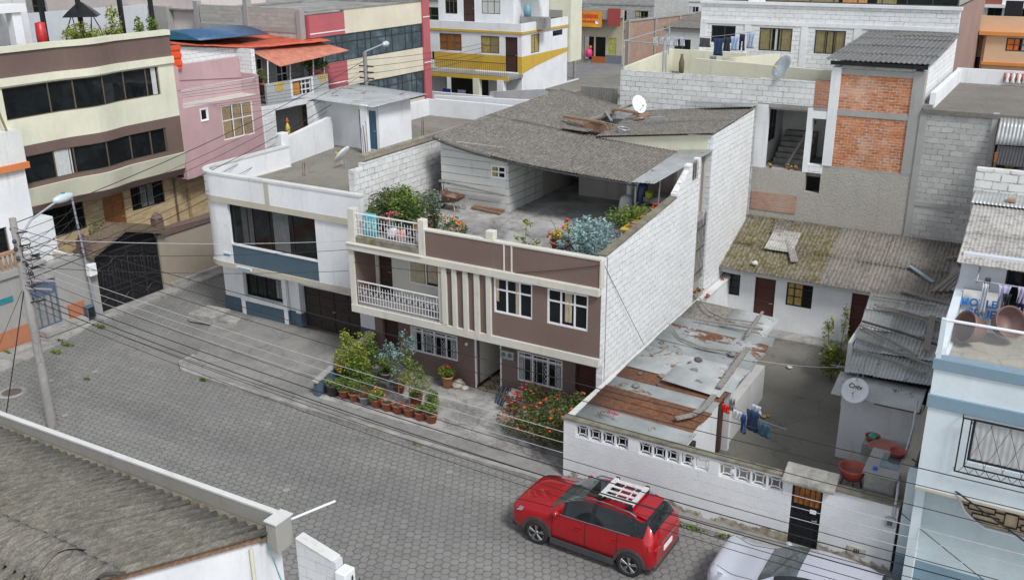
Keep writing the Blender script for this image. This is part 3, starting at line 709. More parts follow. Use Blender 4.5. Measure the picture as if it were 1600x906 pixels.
# the sagging roof
sagf = lambda s, t: -.24 * math.sin(math.pi * min(1, max(0, s)) ** .72) * (1 - t * .75)
Ar, Br = (-20.58, 29.2, 7.68), (-12.2, 28.95, 6.92)
Cr, Dr = (-12.2, 33.05, 7.22), (-20.58, 33.35, 7.87)
sheets(Ar, Br, Cr, Dr, .13, .016, 30, 30, 0, 1, None, sagf, step=.0, kt=10).build('roof', FIBRE, H, solid=.008)
sheets((-20.58, 33.25, 7.85), (-16.3, 33.12, 7.46), (-16.7, 37.6, 7.86), (-20.6, 39.6, 8.04), .13, .016, 30, 30, 0, step=.0, kt=10).build('roof', FIBRE, H, solid=.008)
sheets((-15.6, 32.85, 7.5), (-10.98, 32.85, 8.03), (-10.98, 37.9, 8.24), (-15.9, 37.7, 7.72), .13, .016, 30, 2.6, .004, step=.012, kt=8).build('roof', FIBRE, H, solid=.008)
m = MB()
pts = [Vector(Ar).lerp(Vector(Br), i / 16) + V(0, -.03, sagf(i / 16, 0) - .07) for i in range(17)]; m.path(pts, .035, 6); m.build('eaves_gutter', DARKM, H)
m = sheets((-12.3, 28.7, 7.0), (-11.45, 28.6, 7.06), (-10.95, 33.0, 7.42), (-12.25, 33.0, 7.3), .2, .006, 1.2, 5, .005); m.build('roof_sheet', TINW, H, solid=.006)
m = MB()

for (x, z) in ((-12.45, 6.85), (-14.7, 6.98), (-17.3, 7.0)): m.box(x, x + .1, 29.15, 33.0, z, z + .09)

m.build('rafter', WOODG, H)
sheets((-12.6, 37.3, 8.2), (-11.0, 37.3, 8.3), (-11.0, 38.0, 8.34), (-14.0, 38.0, 8.16), .13, .01, 30, 3, 0).build('roof_flashing', TIN, H, solid=.006)
m = MB(); m.tube((-12.35, 29.2, 5.08), (-12.35, 29.2, 6.95), .035); m.tube((-12.0, 30.3, 5.08), (-11.9, 30.3, 7.1), .03); m.build('terrace_pole', GALV, H)
m = MB(); m.lathe((-13.6, 31.6, 5.08), [(.11, 0), (.11, 1.75), (.15, 1.8), (.15, 1.9)], 12); m.build('column', WHITE, H)
# broken valley: black box added as the shade in the gap, and timbers
m = MB(); m.box(-16.2, -15.6, 34.0, 37.4, 7.15, 7.2); m.build('valley_board', WOODG, H)
m = MB(); planks((-17.6, 34.1, 7.84), (-15.7, 33.7, 7.82), .16, .09, m); planks((-16.3, 35.8, 7.98), (-15.2, 35.8, 7.92), .15, .1, m); planks((-17.3, 33.9, 7.75), (-16.5, 33.65, 7.68), .1, .06, m); m.box(-16.6, -15.4, 33.75, 33.85, 7.45, 7.8)
m.tube((-15.0, 35.4, 7.85), (-14.9, 36.2, 7.85), .12); m.build('loose_timber', WOODO, H, bevel=.01)
m = MB(); planks((-16.6, 34.3, 7.75), (-16.1, 37.3, 7.95), .12, .08, m); planks((-16.4, 35.4, 7.98), (-15.5, 34.0, 7.9), .1, .03, m); m.path([(-15.2, 34.2, 7.7), (-15.6, 33.6, 7.9), (-15.2, 33.1, 7.75)], .02); m.build('loose_timber', WOODG, H)
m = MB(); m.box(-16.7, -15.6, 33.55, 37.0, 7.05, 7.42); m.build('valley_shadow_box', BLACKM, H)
for (a, b) in (((-17.2, 33.3, 7.62), (-16.0, 33.2, 7.6)), ): planks(a, b, .5, .02).build('broken_sheet', FIBRE, H)

# ---- things on and around the house
m = MB()
for k in range(9):
    a = k * .05; m.path([(-14.6 + a, 34.3 + a * .6, 8.02 + .02 * (k % 3)), (-14.2 + a, 34.6 + a, 8.05), (-13.8 + a * .6, 34.5 + a, 7.98)], .008, 4)
tag(m.build('wire_bundle', GALV, loc=(-14.2, 34.5, 8)), 'crumpled bundle of grey wire lying on the small rear roof', 'wire')
m = MB(); m.ring((-14.75, 33.5, 7.75), .22, .03, (0.2, 0, 1)); tag(m.build('wire_coil', GALV, loc=(-14.75, 33.5, 7.7)), 'grey coil lying at the broken edge of the rear roof', 'coil')
dish('satellite_dish', 'white oval satellite dish on the main house roof, above the broken timbers', (-15.75, 37.0, 7.72), (.85, -.35, .4), .38, .32)
# low wall at the left of the front garden
t = thing('garden_wall', 'low slate-blue wall closing the left side of the potted front garden', 'wall', (-20.5, 23.4, .12))
m = MB(); m.prism([(-20.62, 21.8), (-20.46, 21.8), (-20.46, 24.98), (-20.62, 24.98)], .1, [.62, .62, 1.3, 1.3]); m.build('wall', NAVY, t)
m = MB(); m.prism([(-20.66, 21.75), (-20.42, 21.75), (-20.42, 24.9), (-20.66, 24.9)], [.63, .63, 1.31, 1.31], [.69, .69, 1.37, 1.37]); m.build('coping', KERB, t)
# rock at the passage
m = MB(); m.blob((-16.75, 24.75, .24), .22, 0, 10, .25, .8); m.blob((-16.45, 24.7, .2), .14, 0, 8, .25, .8); tag(m.build('rock', plain('pale_rock', (.5, .46, .38), .9, 0, .25), loc=(-16.7, 24.75, .12)), 'pale rock leaning against the brown wall beside the tiled passage', 'rock')
t = thing('rolled_mats', 'two dark blue rolled rubber mats standing beside the tiled passage', 'rolled mat', (-14.85, 24.4, .13))
for k in range(3): MB().tube((-15.0 + k * .13, 24.35 - .05 * k, .13), (-14.95 + k * .14, 24.75, .62 - .02 * k), .05).build('mat_roll', plain('blue_black_rubber', (.03, .045, .07), .5), t)
m = MB(); m.box(-14.75, -14.1, 24.6, 24.95, .13, .5); tag(m.build('box', WHITE, loc=(-14.45, 24.75, .13)), 'white box against the wall under the right-hand barred window', 'box')
# wheelbarrow and boards by the shed
def barrow():
    c = V(-19.55, 28.75, 5.08); t = thing('wheelbarrow', 'rusty wheelbarrow with a bent tray full of rubble in front of the white board shed', 'wheelbarrow', c)
    m = MB(); lo = [V(-.28, -.18, .33), V(.22, -.18, .3), V(.22, .18, .3), V(-.28, .18, .33)]; hi = [V(-.5, -.32, .62), V(.48, -.32, .55), V(.48, .32, .55), V(-.5, .32, .62)]
    m.add([c + q for q in lo + hi] , [(0, 1, 2, 3), (0, 4, 5, 1), (1, 5, 6, 2), (2, 6, 7, 3), (3, 7, 4, 0)]); m.build('tray', RUSTM, t, solid=.012)
    m = MB(); m.blob(c + V(0, 0, .5), .27, 0, 10, .3, .35); m.build('rubble', plain('rubble', (.2, .15, .12), .95, 0, .5, 0, 14, .8), t)
    m = MB(); m.ring(c + V(-.45, 0, .17), .15, .04, (0, 1, 0), 16, 6); m.build('tyre', plain('dusty_rubber', (.05, .045, .04), .9), t)
    m = MB(); m.tube(c + V(-.45, -.05, .17), c + V(-.45, .05, .17), .05); m.build('hub', GALV, t)
    m = MB()
    for s in (-1, 1): m.path([c + V(-.45, .07 * s, .17), c + V(-.1, .2 * s, .28), c + V(.5, .26 * s, .42), c + V(.95, .3 * s, .62)], .018)
    m.build('handles', GALV, t)
    for s in (-1, 1): MB().path([c + V(.25, .22 * s, .35), c + V(.32, .22 * s, 0), c + V(.48, .22 * s, .02), c + V(.42, .25 * s, .4)], .014).build('leg', GALV, t)
barrow()
m = planks((-18.9, 29.2, 5.1), (-17.55, 29.0, 5.1), .13, .08); m.box(-18.9, -17.6, 29.25, 29.4, 5.08, 5.2); tag(m.build('timber', WOODO, loc=(-18.2, 29.2, 5.08)), 'two planks lying at the foot of the white board shed', 'timber')
m = planks((-20.4, 29.25, 5.95), (-17.6, 29.35, 5.7), .08, .06); tag(m.build('pole', WOODG, loc=(-19, 29.3, 5.7)), 'long grey pole leaning along the front of the white board shed', 'pole')
# bicycle against the shed corner
c = V(-20.15, 28.9, 5.08); t = thing('bicycle', 'dark bicycle parked at the left corner of the white board shed, half hidden by shrubs', 'bicycle', c)
for q in (-.25, .55):
    w_ = MB(); w_.ring(c + V(.05, q * .9 - .2, .32), .3, .018, (1, .2, 0), 20, 5); w_.ring(c + V(.05, q * .9 - .2, .32), .02, .02, (1, .2, 0), 6, 4)
    for k in range(8): a = k * .785; w_.tube(c + V(.05, q * .9 - .2, .32), c + V(.05, q * .9 - .2 + .29 * math.cos(a), .32 + .29 * math.sin(a)), .003, n=4)
    w_.build('wheel', DARKM, t)
m = MB(); m.path([c + V(.05, -.42, .32), c + V(.05, -.2, .62), c + V(.05, .2, .65), c + V(.05, .3, .32)], .016); m.path([c + V(.05, -.2, .62), c + V(.05, .0, .3), c + V(.05, .2, .65)], .016); m.tube(c + V(.05, 0, .3), c + V(.05, -.42, .32), .012); m.build('frame', NAVY, t)
m = MB(); m.box(c.x - .05, c.x + .12, c.y - .32, c.y - .1, c.z + .75, c.z + .8); m.tube(c + V(.05, -.2, .6), c + V(.05, -.21, .76), .012); m.build('saddle', BLACKM, t)
m = MB(); m.path([c + V(-.2, .25, .85), c + V(.05, .22, .88), c + V(.3, .25, .85)], .014); m.tube(c + V(.05, .2, .65), c + V(.05, .22, .88), .014); m.build('handlebar', DARKM, t)
# dog in the covered terrace
def skin(name, pts, edges, radii, mat, parent=None, loc=(0, 0, 0), sub=2, rot=0, scale=1):
    me = bpy.data.meshes.new(name); me.from_pydata([tuple(Vector(p) * scale) for p in pts], edges, []); o = bpy.data.objects.new(name, me); S.collection.objects.link(o)
    md = o.modifiers.new('skin', 'SKIN')
    for i, r in enumerate(radii): me.skin_vertices[0].data[i].radius = ((r if not isinstance(r, tuple) else r[0]) * scale, (r if not isinstance(r, tuple) else r[1]) * scale)
    me.skin_vertices[0].data[0].use_root = True
    s2 = o.modifiers.new('sub', 'SUBSURF'); s2.levels = sub; s2.render_levels = sub; md.use_smooth_shade = True
    me.materials.append(mat); o.location = loc; o.rotation_euler = (0, 0, rot)
    if parent: o.parent = parent
    return o
def needs_skin(me):
    if not me.skin_vertices: me.skin_vertices.new() if hasattr(me.skin_vertices, 'new') else None
DOGM = plain('black_fur', (.02, .018, .016), .8)
dp = [(0, 0, .42), (.2, 0, .43), (.38, 0, .4), (.5, 0, .36), (.62, 0, .3), (.72, 0, .24), (-.15, 0, .38), (-.3, 0, .3), (.33, .09, .28), (.33, .1, .15), (.33, .1, .02), (.38, .1, .01), (.33, -.09, .28), (.34, -.1, .15), (.36, -.1, .02), (.41, -.1, .01),
      (-.06, .1, .3), (-.0, .11, .2), (-.12, .11, .13), (-.08, .11, .02), (-.03, .11, .01), (-.06, -.1, .3), (-.02, -.11, .2), (-.14, -.11, .13), (-.1, -.11, .02), (-.05, -.11, .01), (.6, .06, .38), (.6, -.06, .38)]
de = [(0, 1), (1, 2), (2, 3), (3, 4), (4, 5), (0, 6), (6, 7), (2, 8), (8, 9), (9, 10), (10, 11), (2, 12), (12, 13), (13, 14), (14, 15), (0, 16), (16, 17), (17, 18), (18, 19), (19, 20), (0, 21), (21, 22), (22, 23), (23, 24), (24, 25), (4, 26), (4, 27)]
dr = [.11, .12, .12, .08, .075, .035, .04, .02, .05, .03, .022, .025, .05, .03, .022, .025, .065, .05, .03, .022, .025, .065, .05, .03, .022, .025, .02, .02]
def animal():
    me = bpy.data.meshes.new('dog'); me.from_pydata(dp, de, []); o = bpy.data.objects.new('dog', me); S.collection.objects.link(o)
    md = o.modifiers.new('skin', 'SKIN')
    if not me.skin_vertices:
        bpy.context.view_layer.objects.active = o; bpy.ops.mesh.customdata_skin_add()
    for i, r in enumerate(dr): me.skin_vertices[0].data[i].radius = (r, r)
    me.skin_vertices[0].data[0].use_root = True
    md.use_smooth_shade = True; s2 = o.modifiers.new('sub', 'SUBSURF'); s2.levels = 1; s2.render_levels = 1
    me.materials.append(DOGM); o.location = (-16.3, 33.6, 5.08); o.rotation_euler = (0, 0, rad(200))
    tag(o, 'black dog with its head lowered in the shade at the back of the covered terrace', 'dog')
animal()
# washing area under the sheet
t = thing('laundry_sink', 'grey concrete laundry sink on the roof terrace beside the white block wall', 'sink', (-12.2, 31, 5.08))
m = MB(); m.box(-12.75, -11.4, 30.2, 31.9, 5.08, 5.75); m.build('base', CONC, t, bevel=.02)
m = MB(); m.box(-12.8, -11.35, 31.0, 31.95, 5.75, 5.9)
for k in range(9): m.box(-12.75, -11.4, 31.05 + k * .1, 31.08 + k * .1, 5.9, 5.93)
m.build('washboard', CONC, t); MB().box(-12.5, -11.7, 30.35, 30.8, 5.751, 5.756).build('basin', BLACKM, t)
for nm, lb, x, y, z, w_, d_, h_, mt in (('bucket_stack', 'tall dark blue container on the terrace near the white column', -13.0, 31.4, 5.08, .42, .35, 1.3, plain('navy_plastic', (.02, .035, .12), .35)),
        ('sack', 'white bulging sack beside the white terrace column', -13.55, 31.2, 5.08, .5, .4, .75, WHITE2), ('sack', 'white sack on top of the washing things near the column', -13.3, 31.9, 5.9, .5, .3, .45, WHITE2)):
    m = MB(); m.lathe((x, y, z), [(0, 0), (w_ * .5, .02), (w_ * .55, h_ * .4), (w_ * .45, h_ * .85), (w_ * .2, h_), (0, h_)], 10); tag(m.build(nm, mt, loc=(x, y, z)), lb, 'container' if 'bucket' in nm else 'sack')
m = MB(); m.lathe((-12.55, 30.9, 5.9), [(0, 0), (.12, 0), (.15, .25), (.14, .25), (0, .05)], 14); tag(m.build('bucket', plain('lime_plastic', (.35, .5, .03), .4), loc=(-12.55, 30.9, 5.9)), 'lime green bucket on the terrace laundry sink', 'bucket')
# bench with plants along the terrace wall
t = thing('plant_table', 'yellow-topped metal table along the terrace wall holding pots', 'table', (-11.75, 28.2, 5.08))
MB().box(-12.0, -11.4, 27.2, 29.6, 5.8, 5.84).build('table_top', plain('yellow_board', (.6, .42, .05), .6), t)
for (x, y) in ((-11.97, 27.25), (-11.45, 27.25), (-11.97, 29.55), (-11.45, 29.55)): MB().box(x, x + .04, y, y + .04, 5.08, 5.8).build('leg', ALU, t)
Tb = [G1, G2]
potted('potted_plant', 'bushy bright green plant on the yellow terrace table', (-12.3, 28.5, 5.08), .22, .35, None, [((0, 0, .8), .62, .6, .42), ((.1, .5, .75), .45, .5, .35)], 1700, .05, [G2, G2, G1])
potted('potted_plant', 'small pot with red flowers at the back of the yellow terrace table', (-11.6, 29.3, 5.84), .11, .18, None, [((0, 0, .25), .16, .16, .12)], 90, .04, [G1], (FRED, 14, .04))
potted('potted_plant', 'peach-coloured pot at the front of the yellow terrace table', (-11.7, 27.5, 5.84), .14, .15, plain('peach_pot', (.6, .3, .2), .7), [((0, 0, .2), .12, .12, .06)], 60, .03, [GO])
potted('potted_plant', 'pink pot in the middle of the yellow terrace table', (-11.7, 28.5, 5.84), .13, .2, plain('pink_pot', (.6, .25, .2), .6), [((0, 0, .26), .14, .14, .08)], 60, .03, [G1])
potted('eucalyptus_shrub', 'round blue-grey shrub at the front right corner of the roof terrace', (-12.15, 25.25, 5.08), .26, .4, None, [((0, 0, .95), .72, .72, .6), ((.1, .5, .85), .55, .5, .5), ((-.3, -.3, .8), .5, .45, .45)], 3600, .058, [GB, GB, leafmat('leaf_paleblue', (.3, .42, .42), (.16, .25, .25))], stem=[[(0, 0, .3), (0, 0, .9), .04]], cat='shrub')
potted('potted_plant', 'wide terracotta bowl of red flowers and yellow spikes beside the blue-grey shrub', (-12.95, 25.0, 5.5), .36, .4, None, [((-.2, .0, .5), .3, .2, .2), ((.15, .1, .65), .14, .12, .45)], 330, .05, [GO, G3, FYEL], (FRED, 16, .05), stem=[[(-.1, 0, .3), (-.3, .1, .8), (-.45, .1, 1.0), .012], [(-.1, 0, .3), (-.2, .1, .75), .012]])
potted('potted_plant', 'thin leggy green plant on the terrace behind the brown parapet', (-13.95, 24.6, 5.08), .16, .25, None, [((0, 0, 1.25), .2, .15, .2), ((-.2, 0, .9), .2, .15, .15), ((.3, 0, .8), .15, .15, .1), ((0, 0, .6), .3, .2, .2)], 300, .055, [G1, G2, G3], stem=[[(0, 0, .2), (-.05, 0, .8), (0, 0, 1.3), .012], [(0, 0, .3), (.3, 0, .8), .01]])
potted('potted_plant', 'bushy green plant with orange flowers between the terrace railing and the brown parapet', (-16.9, 24.75, 5.08), .22, .3, None, [((0, 0, .72), .5, .4, .36), ((.25, 0, .65), .35, .3, .28)], 1200, .045, [G1, G1, G4], (FORG, 26, .04))
# row of plants behind the terrace railing
tr = [((-20.0, 25.1), 'dark green bushy shrub at the left end behind the terrace railing', [((0, 0, .85), .45, .5, .5), ((.1, .4, 1.0), .5, .5, .45)], [G1, G4, GO], None, 2200),
      ((-19.75, 25.9), 'yellow-green leafy shrub behind the dark shrub on the terrace', [((0, 0, 1.0), .55, .5, .55)], [G2, G3, G1], None, 1200),
      ((-19.2, 25.5), 'tall rounded green shrub in the middle behind the terrace railing', [((0, 0, 1.0), .58, .55, .55), ((.1, .2, .75), .5, .45, .45)], [G1, G2, G4], None, 2900),
      ((-18.75, 26.4), 'dark blue-green shrub in front of the bicycle on the terrace', [((0, 0, .85), .4, .4, .5)], [G4, GO, GB], None, 1100)]
for (x, y), lb, bl, lm, fl, n in tr: potted('terrace_shrub', lb, (x, y, 5.08), .24, .4, plain('black_plastic_pot', (.03, .03, .035), .6), bl, n, .055, lm, fl, 'shrub', 'shrubs behind the terrace railing', [[(0, 0, .3), (0, 0, 1.0), .03]])
potted('potted_plant', 'orange-leaved plant next to the terrace post, behind the railing', (-17.85, 24.6, 5.08), .16, .3, WHITE2, [((0, 0, .75), .3, .25, .3)], 420, .045, [GR, GO, FORG], None)
potted('potted_plant', 'plant with pink and red flowers behind the left part of the terrace railing', (-19.2, 24.75, 5.08), .16, .3, plain('pale_pot', (.5, .52, .52), .6), [((0, 0, .7), .3, .25, .25)], 420, .045, [G1, GO], (FPINK, 16, .045))
m = MB(); m.box(-20.1, -19.6, 24.25, 24.4, 5.2, 5.98); tag(m.build('towel', cloth('turquoise_cloth', (.1, .42, .45)), loc=(-19.85, 24.3, 5.2), bevel=.02), 'turquoise cloth hanging behind the left end of the terrace railing', 'cloth')
for i, (x, lb, mt) in enumerate(((-18.95, 'white cube planter behind the terrace railing, nearest the turquoise cloth', WHITE2), (-18.6, 'pink cube planter in the middle behind the terrace railing', plain('pink_plastic', (.7, .3, .28), .5)), (-17.75, 'white cube planter behind the terrace railing beside the cream post', WHITE2), (-18.2, 'black cube planter behind the terrace railing', BLACKM))):
    t = thing('planter', lb, 'planter', (x, 24.35, 5.27)); m = MB(); m.box(x - .12, x + .12, 24.25, 24.5, 5.3, 5.58); m.build('box', mt, t, bevel=.02); leaves(MB(), [(V(x, 24.38, 5.66), .16, .14, .1)], 70, .035, 1).build('foliage', [G1], t)
# ---- front garden pots
def cactus_top(L_): pass
row = [(-20.1, 22.15, .19, .34, 'large black pot with a low plant at the far left end of the pot row', plain('black_plastic_pot', (.03, .03, .035), .6), [((0, 0, .42), .17, .17, .08)], 160, [G2], None),
       (-19.65, 22.2, .155, .25, 'terracotta pot of green leaves, second in the front pot row from the left', TERRA, [((0, 0, .42), .2, .2, .18)], 330, [G2, G1], None),
       (-19.2, 22.18, .155, .25, 'terracotta pot of dense bright leaves, third in the front pot row from the left', TERRA, [((0, 0, .38), .22, .22, .14)], 420, [G2, G1], None),
       (-18.75, 22.16, .155, .25, 'grey pot with a dry brownish plant in the front pot row', plain('grey_plastic_pot', (.25, .26, .27), .6), [((0, 0, .42), .2, .2, .18)], 330, [GO, GR], None),
       (-18.27, 22.18, .16, .26, 'terracotta pot of orange-red geraniums in the front pot row beside the grey pot', TERRA, [((0, 0, .38), .2, .2, .14)], 380, [G1, G2], (FORG, 9, .04)),
       (-17.83, 22.18, .16, .26, 'terracotta pot of low pebbly succulents in the front pot row', TERRA, [((0, 0, .28), .13, .13, .05)], 60, [GB, G1], None)]
for x, y, r, h, lb, pm_, bl, n, lm, fl in row: potted('potted_plant', lb, (x, y, .13), r * 1.28, h * 1.22, pm_, [((b[0][0], b[0][1], b[0][2] * 1.22), b[1] * 1.35, b[2] * 1.35, b[3] * 1.4) for b in bl], int(n * 1.5), .035, lm, fl, group='pots in a row along the front garden edge')
potted('potted_tree', 'slim potted tree with a blue-grey crown, leaning left in the front pot row', (-17.4, 22.2, .13), .205, .32, None, [((-.3, .5, 1.65), .36, .36, .42), ((-.75, .7, 1.85), .2, .2, .36), ((-.1, .8, 2.15), .28, .28, .45), ((-1.05, .7, 1.55), .25, .2, .16)], 1250, .05, [GB, GB, GO], None, 'tree', None, [[(0, 0, .2), (-.03, .1, .7), (-.15, .35, 1.4), (-.2, .6, 2.2), .022], [(-.1, .3, 1.2), (-.6, .6, 1.8), .012]])
potted('potted_tree', 'slim potted tree with an airy olive-green crown in the front pot row', (-16.95, 22.2, .13), .205, .32, None, [((.0, .1, 1.45), .42, .38, .45), ((.2, .2, 1.2), .4, .35, .3), ((-.2, .2, 1.8), .25, .25, .3)], 1050, .042, [GO, G1, G3], (FYEL, 5, .03), 'tree', None, [[(0, 0, .2), (.0, .02, .7), (.02, .05, 1.5), .02], [(0, 0, .9), (.2, .1, 1.3), .01]])
row2 = [(-16.5, 22.18, 'terracotta pot with a single red flower, second from the right end of the pot row', [((0, 0, .38), .17, .17, .12)], 240, (FRED, 3, .04)), (-16.08, 22.2, 'terracotta pot with a tall bushy green plant at the right end of the pot row', [((0, 0, .6), .24, .24, .34), ((.05, 0, .95), .16, .16, .2)], 800, None)]
for x, y, lb, bl, n, fl in row2: potted('potted_plant', lb, (x, y, .13), .2, .31, TERRA, bl, int(n * 1.6), .04, [G1, G2], fl, group='pots in a row along the front garden edge')
potted('potted_plant', 'ribbed clay urn of red geraniums against the brown wall between barred window and passage', (-17.05, 24.55, .13), .2, .44, plain('ochre_clay', (.5, .22, .08), .7), [((0, 0, .62), .27, .25, .18)], 700, .04, [G1, G2], (FRED, 9, .055))
potted('potted_plant', 'terracotta pot with pink flowers in the middle of the front garden', (-18.25, 23.4, .13), .2, .32, None, [((0, 0, .5), .26, .26, .2)], 560, .04, [G1, G2], (FPINK, 6, .035))
potted('potted_plant', 'terracotta pot of leafy green in the garden behind the airy olive tree', (-17.25, 23.0, .13), .22, .33, None, [((0, 0, .45), .2, .2, .14)], 300, .04, [G1, G2], (FYEL, 4, .03))
potted('leafy_shrub', 'dense green shrub behind the front pot row at the left of the garden', (-19.35, 22.75, .13), .2, .3, plain('black_plastic_pot', (.03, .03, .035), .6), [((0, 0, .75), .5, .35, .42), ((-.3, .1, .95), .35, .3, .4), ((.3, .1, .6), .35, .3, .3)], 1700, .05, [G1, G2, G4], None, 'shrub')
potted('leafy_shrub', 'low spreading green shrub against the slate-blue garden wall', (-20.1, 23.6, .13), .2, .3, plain('black_plastic_pot', (.03, .03, .035), .6), [((0, 0, .7), .4, .5, .4), ((.1, .5, .8), .35, .4, .4)], 1100, .055, [G1, G2, GO], None, 'shrub')
potted('tall_shrub', 'tall yellow-green shrub with upright branches at the left of the front garden', (-19.9, 22.95, .13), .24, .3, plain('black_plastic_pot', (.03, .03, .035), .6), [((0, 0, 1.0), .55, .45, .7), ((-.35, .3, 1.6), .28, .25, .35), ((.1, .3, 1.6), .22, .2, .3), ((.45, .5, 1.75), .22, .2, .24), ((.35, 0, .8), .35, .3, .45)], 2900, .052, [G3, G2, G3], None, 'shrub', None, [[(0, 0, .2), (-.1, .1, .8), (-.35, .3, 1.5), .02], [(0, 0, .2), (.1, .2, .9), (.1, .3, 1.8), .02], [(.05, .1, .4), (.3, .3, 1.2), (.48, .5, 1.95), .018]])
potted('potted_plant', 'green leafy plant in a dark pot by the brown door of the front garden', (-19.25, 24.0, .13), .24, .3, plain('grey_plastic_pot', (.25, .26, .27), .6), [((0, 0, .6), .42, .4, .26)], 800, .055, [G1, G2], None)
t = thing('bottle', 'large white and blue plastic bottle among the pots by the brown door', 'bottle', (-18.75, 23.7, .13)); m = MB(); m.lathe((-18.75, 23.7, .13), [(0, 0), (.09, 0), (.09, .3), (.04, .4), (.04, .44), (0, .44)], 12); m.build('body', WHITE2, t); MB().lathe((-18.75, 23.7, .2), [(.093, 0), (.093, .12)], 12).build('label_band', plain('blue_plastic', (.03, .12, .5), .4), t)
for i, (x, y, r, lb, mt) in enumerate(((-18.95, 23.25, .22, 'brown clay bowl among the pots at the left of the garden', plain('brown_clay', (.12, .09, .06), .8)), (-18.45, 24.0, .24, 'wide grey-brown stone bowl behind the white bottle', plain('stone_bowl', (.28, .24, .18), .9)), (-18.7, 22.9, .17, 'small black basin on the patio among the pots', BLACKM), (-19.35, 22.6, .12, 'small blue bowl with white contents beside the tall shrub', plain('blue_plastic', (.03, .12, .5), .4)))):
    m = MB(); m.lathe((x, y, .13), [(0, 0), (r * .7, 0), (r, .16), (r * .9, .16), (r * .6, .04), (0, .04)], 16); tag(m.build('bowl', mt, loc=(x, y, .13)), lb, 'bowl')
potted('potted_plant', 'spindly reddish plant above the large black pot at the far left of the garden', (-20.2, 22.75, .13), .13, .2, plain('grey_plastic_pot', (.25, .26, .27), .6), [((0, 0, .85), .2, .15, .2)], 130, .05, [GR, GO], (FPINK, 3, .03), stem=[[(0, 0, .15), (0, 0, .9), .012]])
# big flowering bush at the right of the garden
t = thing('flowering_bush', 'large rambling bush with orange-red flowers filling the right end of the front garden', 'bush', (-12.3, 22.7, .13))
bl = [(V(-12.2, 22.7, .95), .95, .62, .55), (V(-11.6, 22.5, 1.0), .5, .55, .6), (V(-13.0, 22.6, .75), .75, .5, .4), (V(-12.3, 23.4, .85), .8, .5, .45)]
leaves(MB(), bl, 8200, .045, 4).build('foliage', [G4, GO, G1, leafmat('leaf_brownred', (.2, .1, .04), (.1, .08, .03))], t); flowers(bl, 34, .05).build('flowers', [plain('vermilion_petals', (.66, .09, .02), .6)], t)
m = MB(); m.path([(-12.3, 22.6, .1), (-12.25, 22.6, .6), (-12.5, 22.7, 1.0)], [.05, .04, .02]); m.path([(-12.25, 22.6, .5), (-11.8, 22.6, 1.0)], .025); m.path([(-12.3, 22.6, .3), (-13.0, 22.6, .8)], .02); m.build('stem', BARK, t)
potted('potted_plant', 'green plant with pink flowers under the right-hand barred window', (-13.75, 24.5, .13), .2, .3, None, [((0, 0, .62), .4, .3, .28)], 800, .045, [G1, G2, GO], (FPINK, 14, .05))
potted('potted_plant', 'red-leaved plant in a terracotta pot left of the big bush', (-14.1, 24.0, .13), .2, .3, plain('red_pot', (.4, .06, .04), .6), [((0, 0, .5), .36, .25, .24)], 420, .05, [GR, G4, plain('dull_red_leaf', (.3, .04, .03), .6)], (FRED, 7, .045))
potted('potted_plant', 'red-flowered plant behind the big bush near the right-hand door', (-12.7, 24.3, .13), .2, .3, None, [((0, 0, .7), .4, .3, .3)], 700, .045, [G1, GO], (FRED, 8, .05))
potted('potted_plant', 'feathery olive plant in the corner by the right-hand door', (-11.75, 24.2, .13), .2, .3, None, [((0, 0, .8), .42, .35, .4)], 700, .05, [GO, G1, G3], (FRED, 3, .04))
t = thing('garden_post', 'white-topped post at the right end of the front garden', 'post', (-11.1, 21.95, .12)); MB().box(-11.14, -11.04, 21.9, 22.0, .1, 1.55).build('post', WHITE, t); MB().box(-11.15, -11.03, 21.89, 22.01, .1, .5).build('base_band', plain('ochre_band', (.5, .25, .05), .8), t)
# ================================================================== white corner house with the slate-blue bands
H = house('corner_house', 'white rounded-corner house with slate-blue bands, a long dark upper window and an open roof slab', (-25, 26.3, .12))
fU, fG = Fr('y', 25.3), Fr('y', 26.3)
XL, XR = -29.25, -21.0
gw = [(-28.1, -26.0, .93, 1.88), (-25.1, -22.2, .12, 1.88)]
wall(fG, H, -29.35, XR, .7, 2.6, gw, .25, WHITE)
wall(fG, H, -29.4, XR, .1, .7, [(-25.1, -22.2, .1, .7)], .28, NAVY, n0=.04)
m = MB(); m.box(-29.35, -29.1, 26.55, 43.9, .7, 5.3); m.build('side_wall', WHITE, H); m = MB(); m.box(-29.39, -29.1, 26.5, 43.9, .1, .7); m.build('side_wall', NAVY, H)
m = MB(); m.box(XR - .2, XR, 26.3, 43.9, .1, 5.3); m.box(-29.1, XR - .2, 43.7, 43.9, .1, 5.3); m.build('side_wall', WBLK2, H)
for a in (-28.32, -26.0): MB().fb(fG, a, a + .22, .1, 1.98, .03, .16).build('window_surround', WHITE if True else NAVY, H, bevel=.01)
m = MB(); m.fb(fG, -28.32, -25.78, .72, .93, .05, .18); m.fb(fG, -28.32, -25.78, 1.98, 2.1, .05, .18); m.build('window_surround', WHITE, H, bevel=.01)
m = MB(); m.fb(fG, -28.35, -25.75, .12, .7, .05, .15); m.build('window_surround', NAVY, H)
o = win(fG, H, *gw[0], 4, (), BLACKM, .08, .045, [(.78, .98, CURTG, .1)]); grille(fG, o, -28.05, -26.05, .97, 1.84, -.01, BLACKM, .25, False)
m = MB(); m.fb(fG, -25.35, -25.1, .7, 2.4, .0, .14); m.build('pilaster', WHITE, H); MB().fb(fG, -25.36, -25.09, .12, .7, .04, .16).build('pilaster', NAVY, H)
door(fG, H, -25.1, -22.2, .12, 1.88, wood('carved_dark_gate', (.025, .018, .016), (.05, .035, .03)), .18, (2, 4), 2, 'gate')

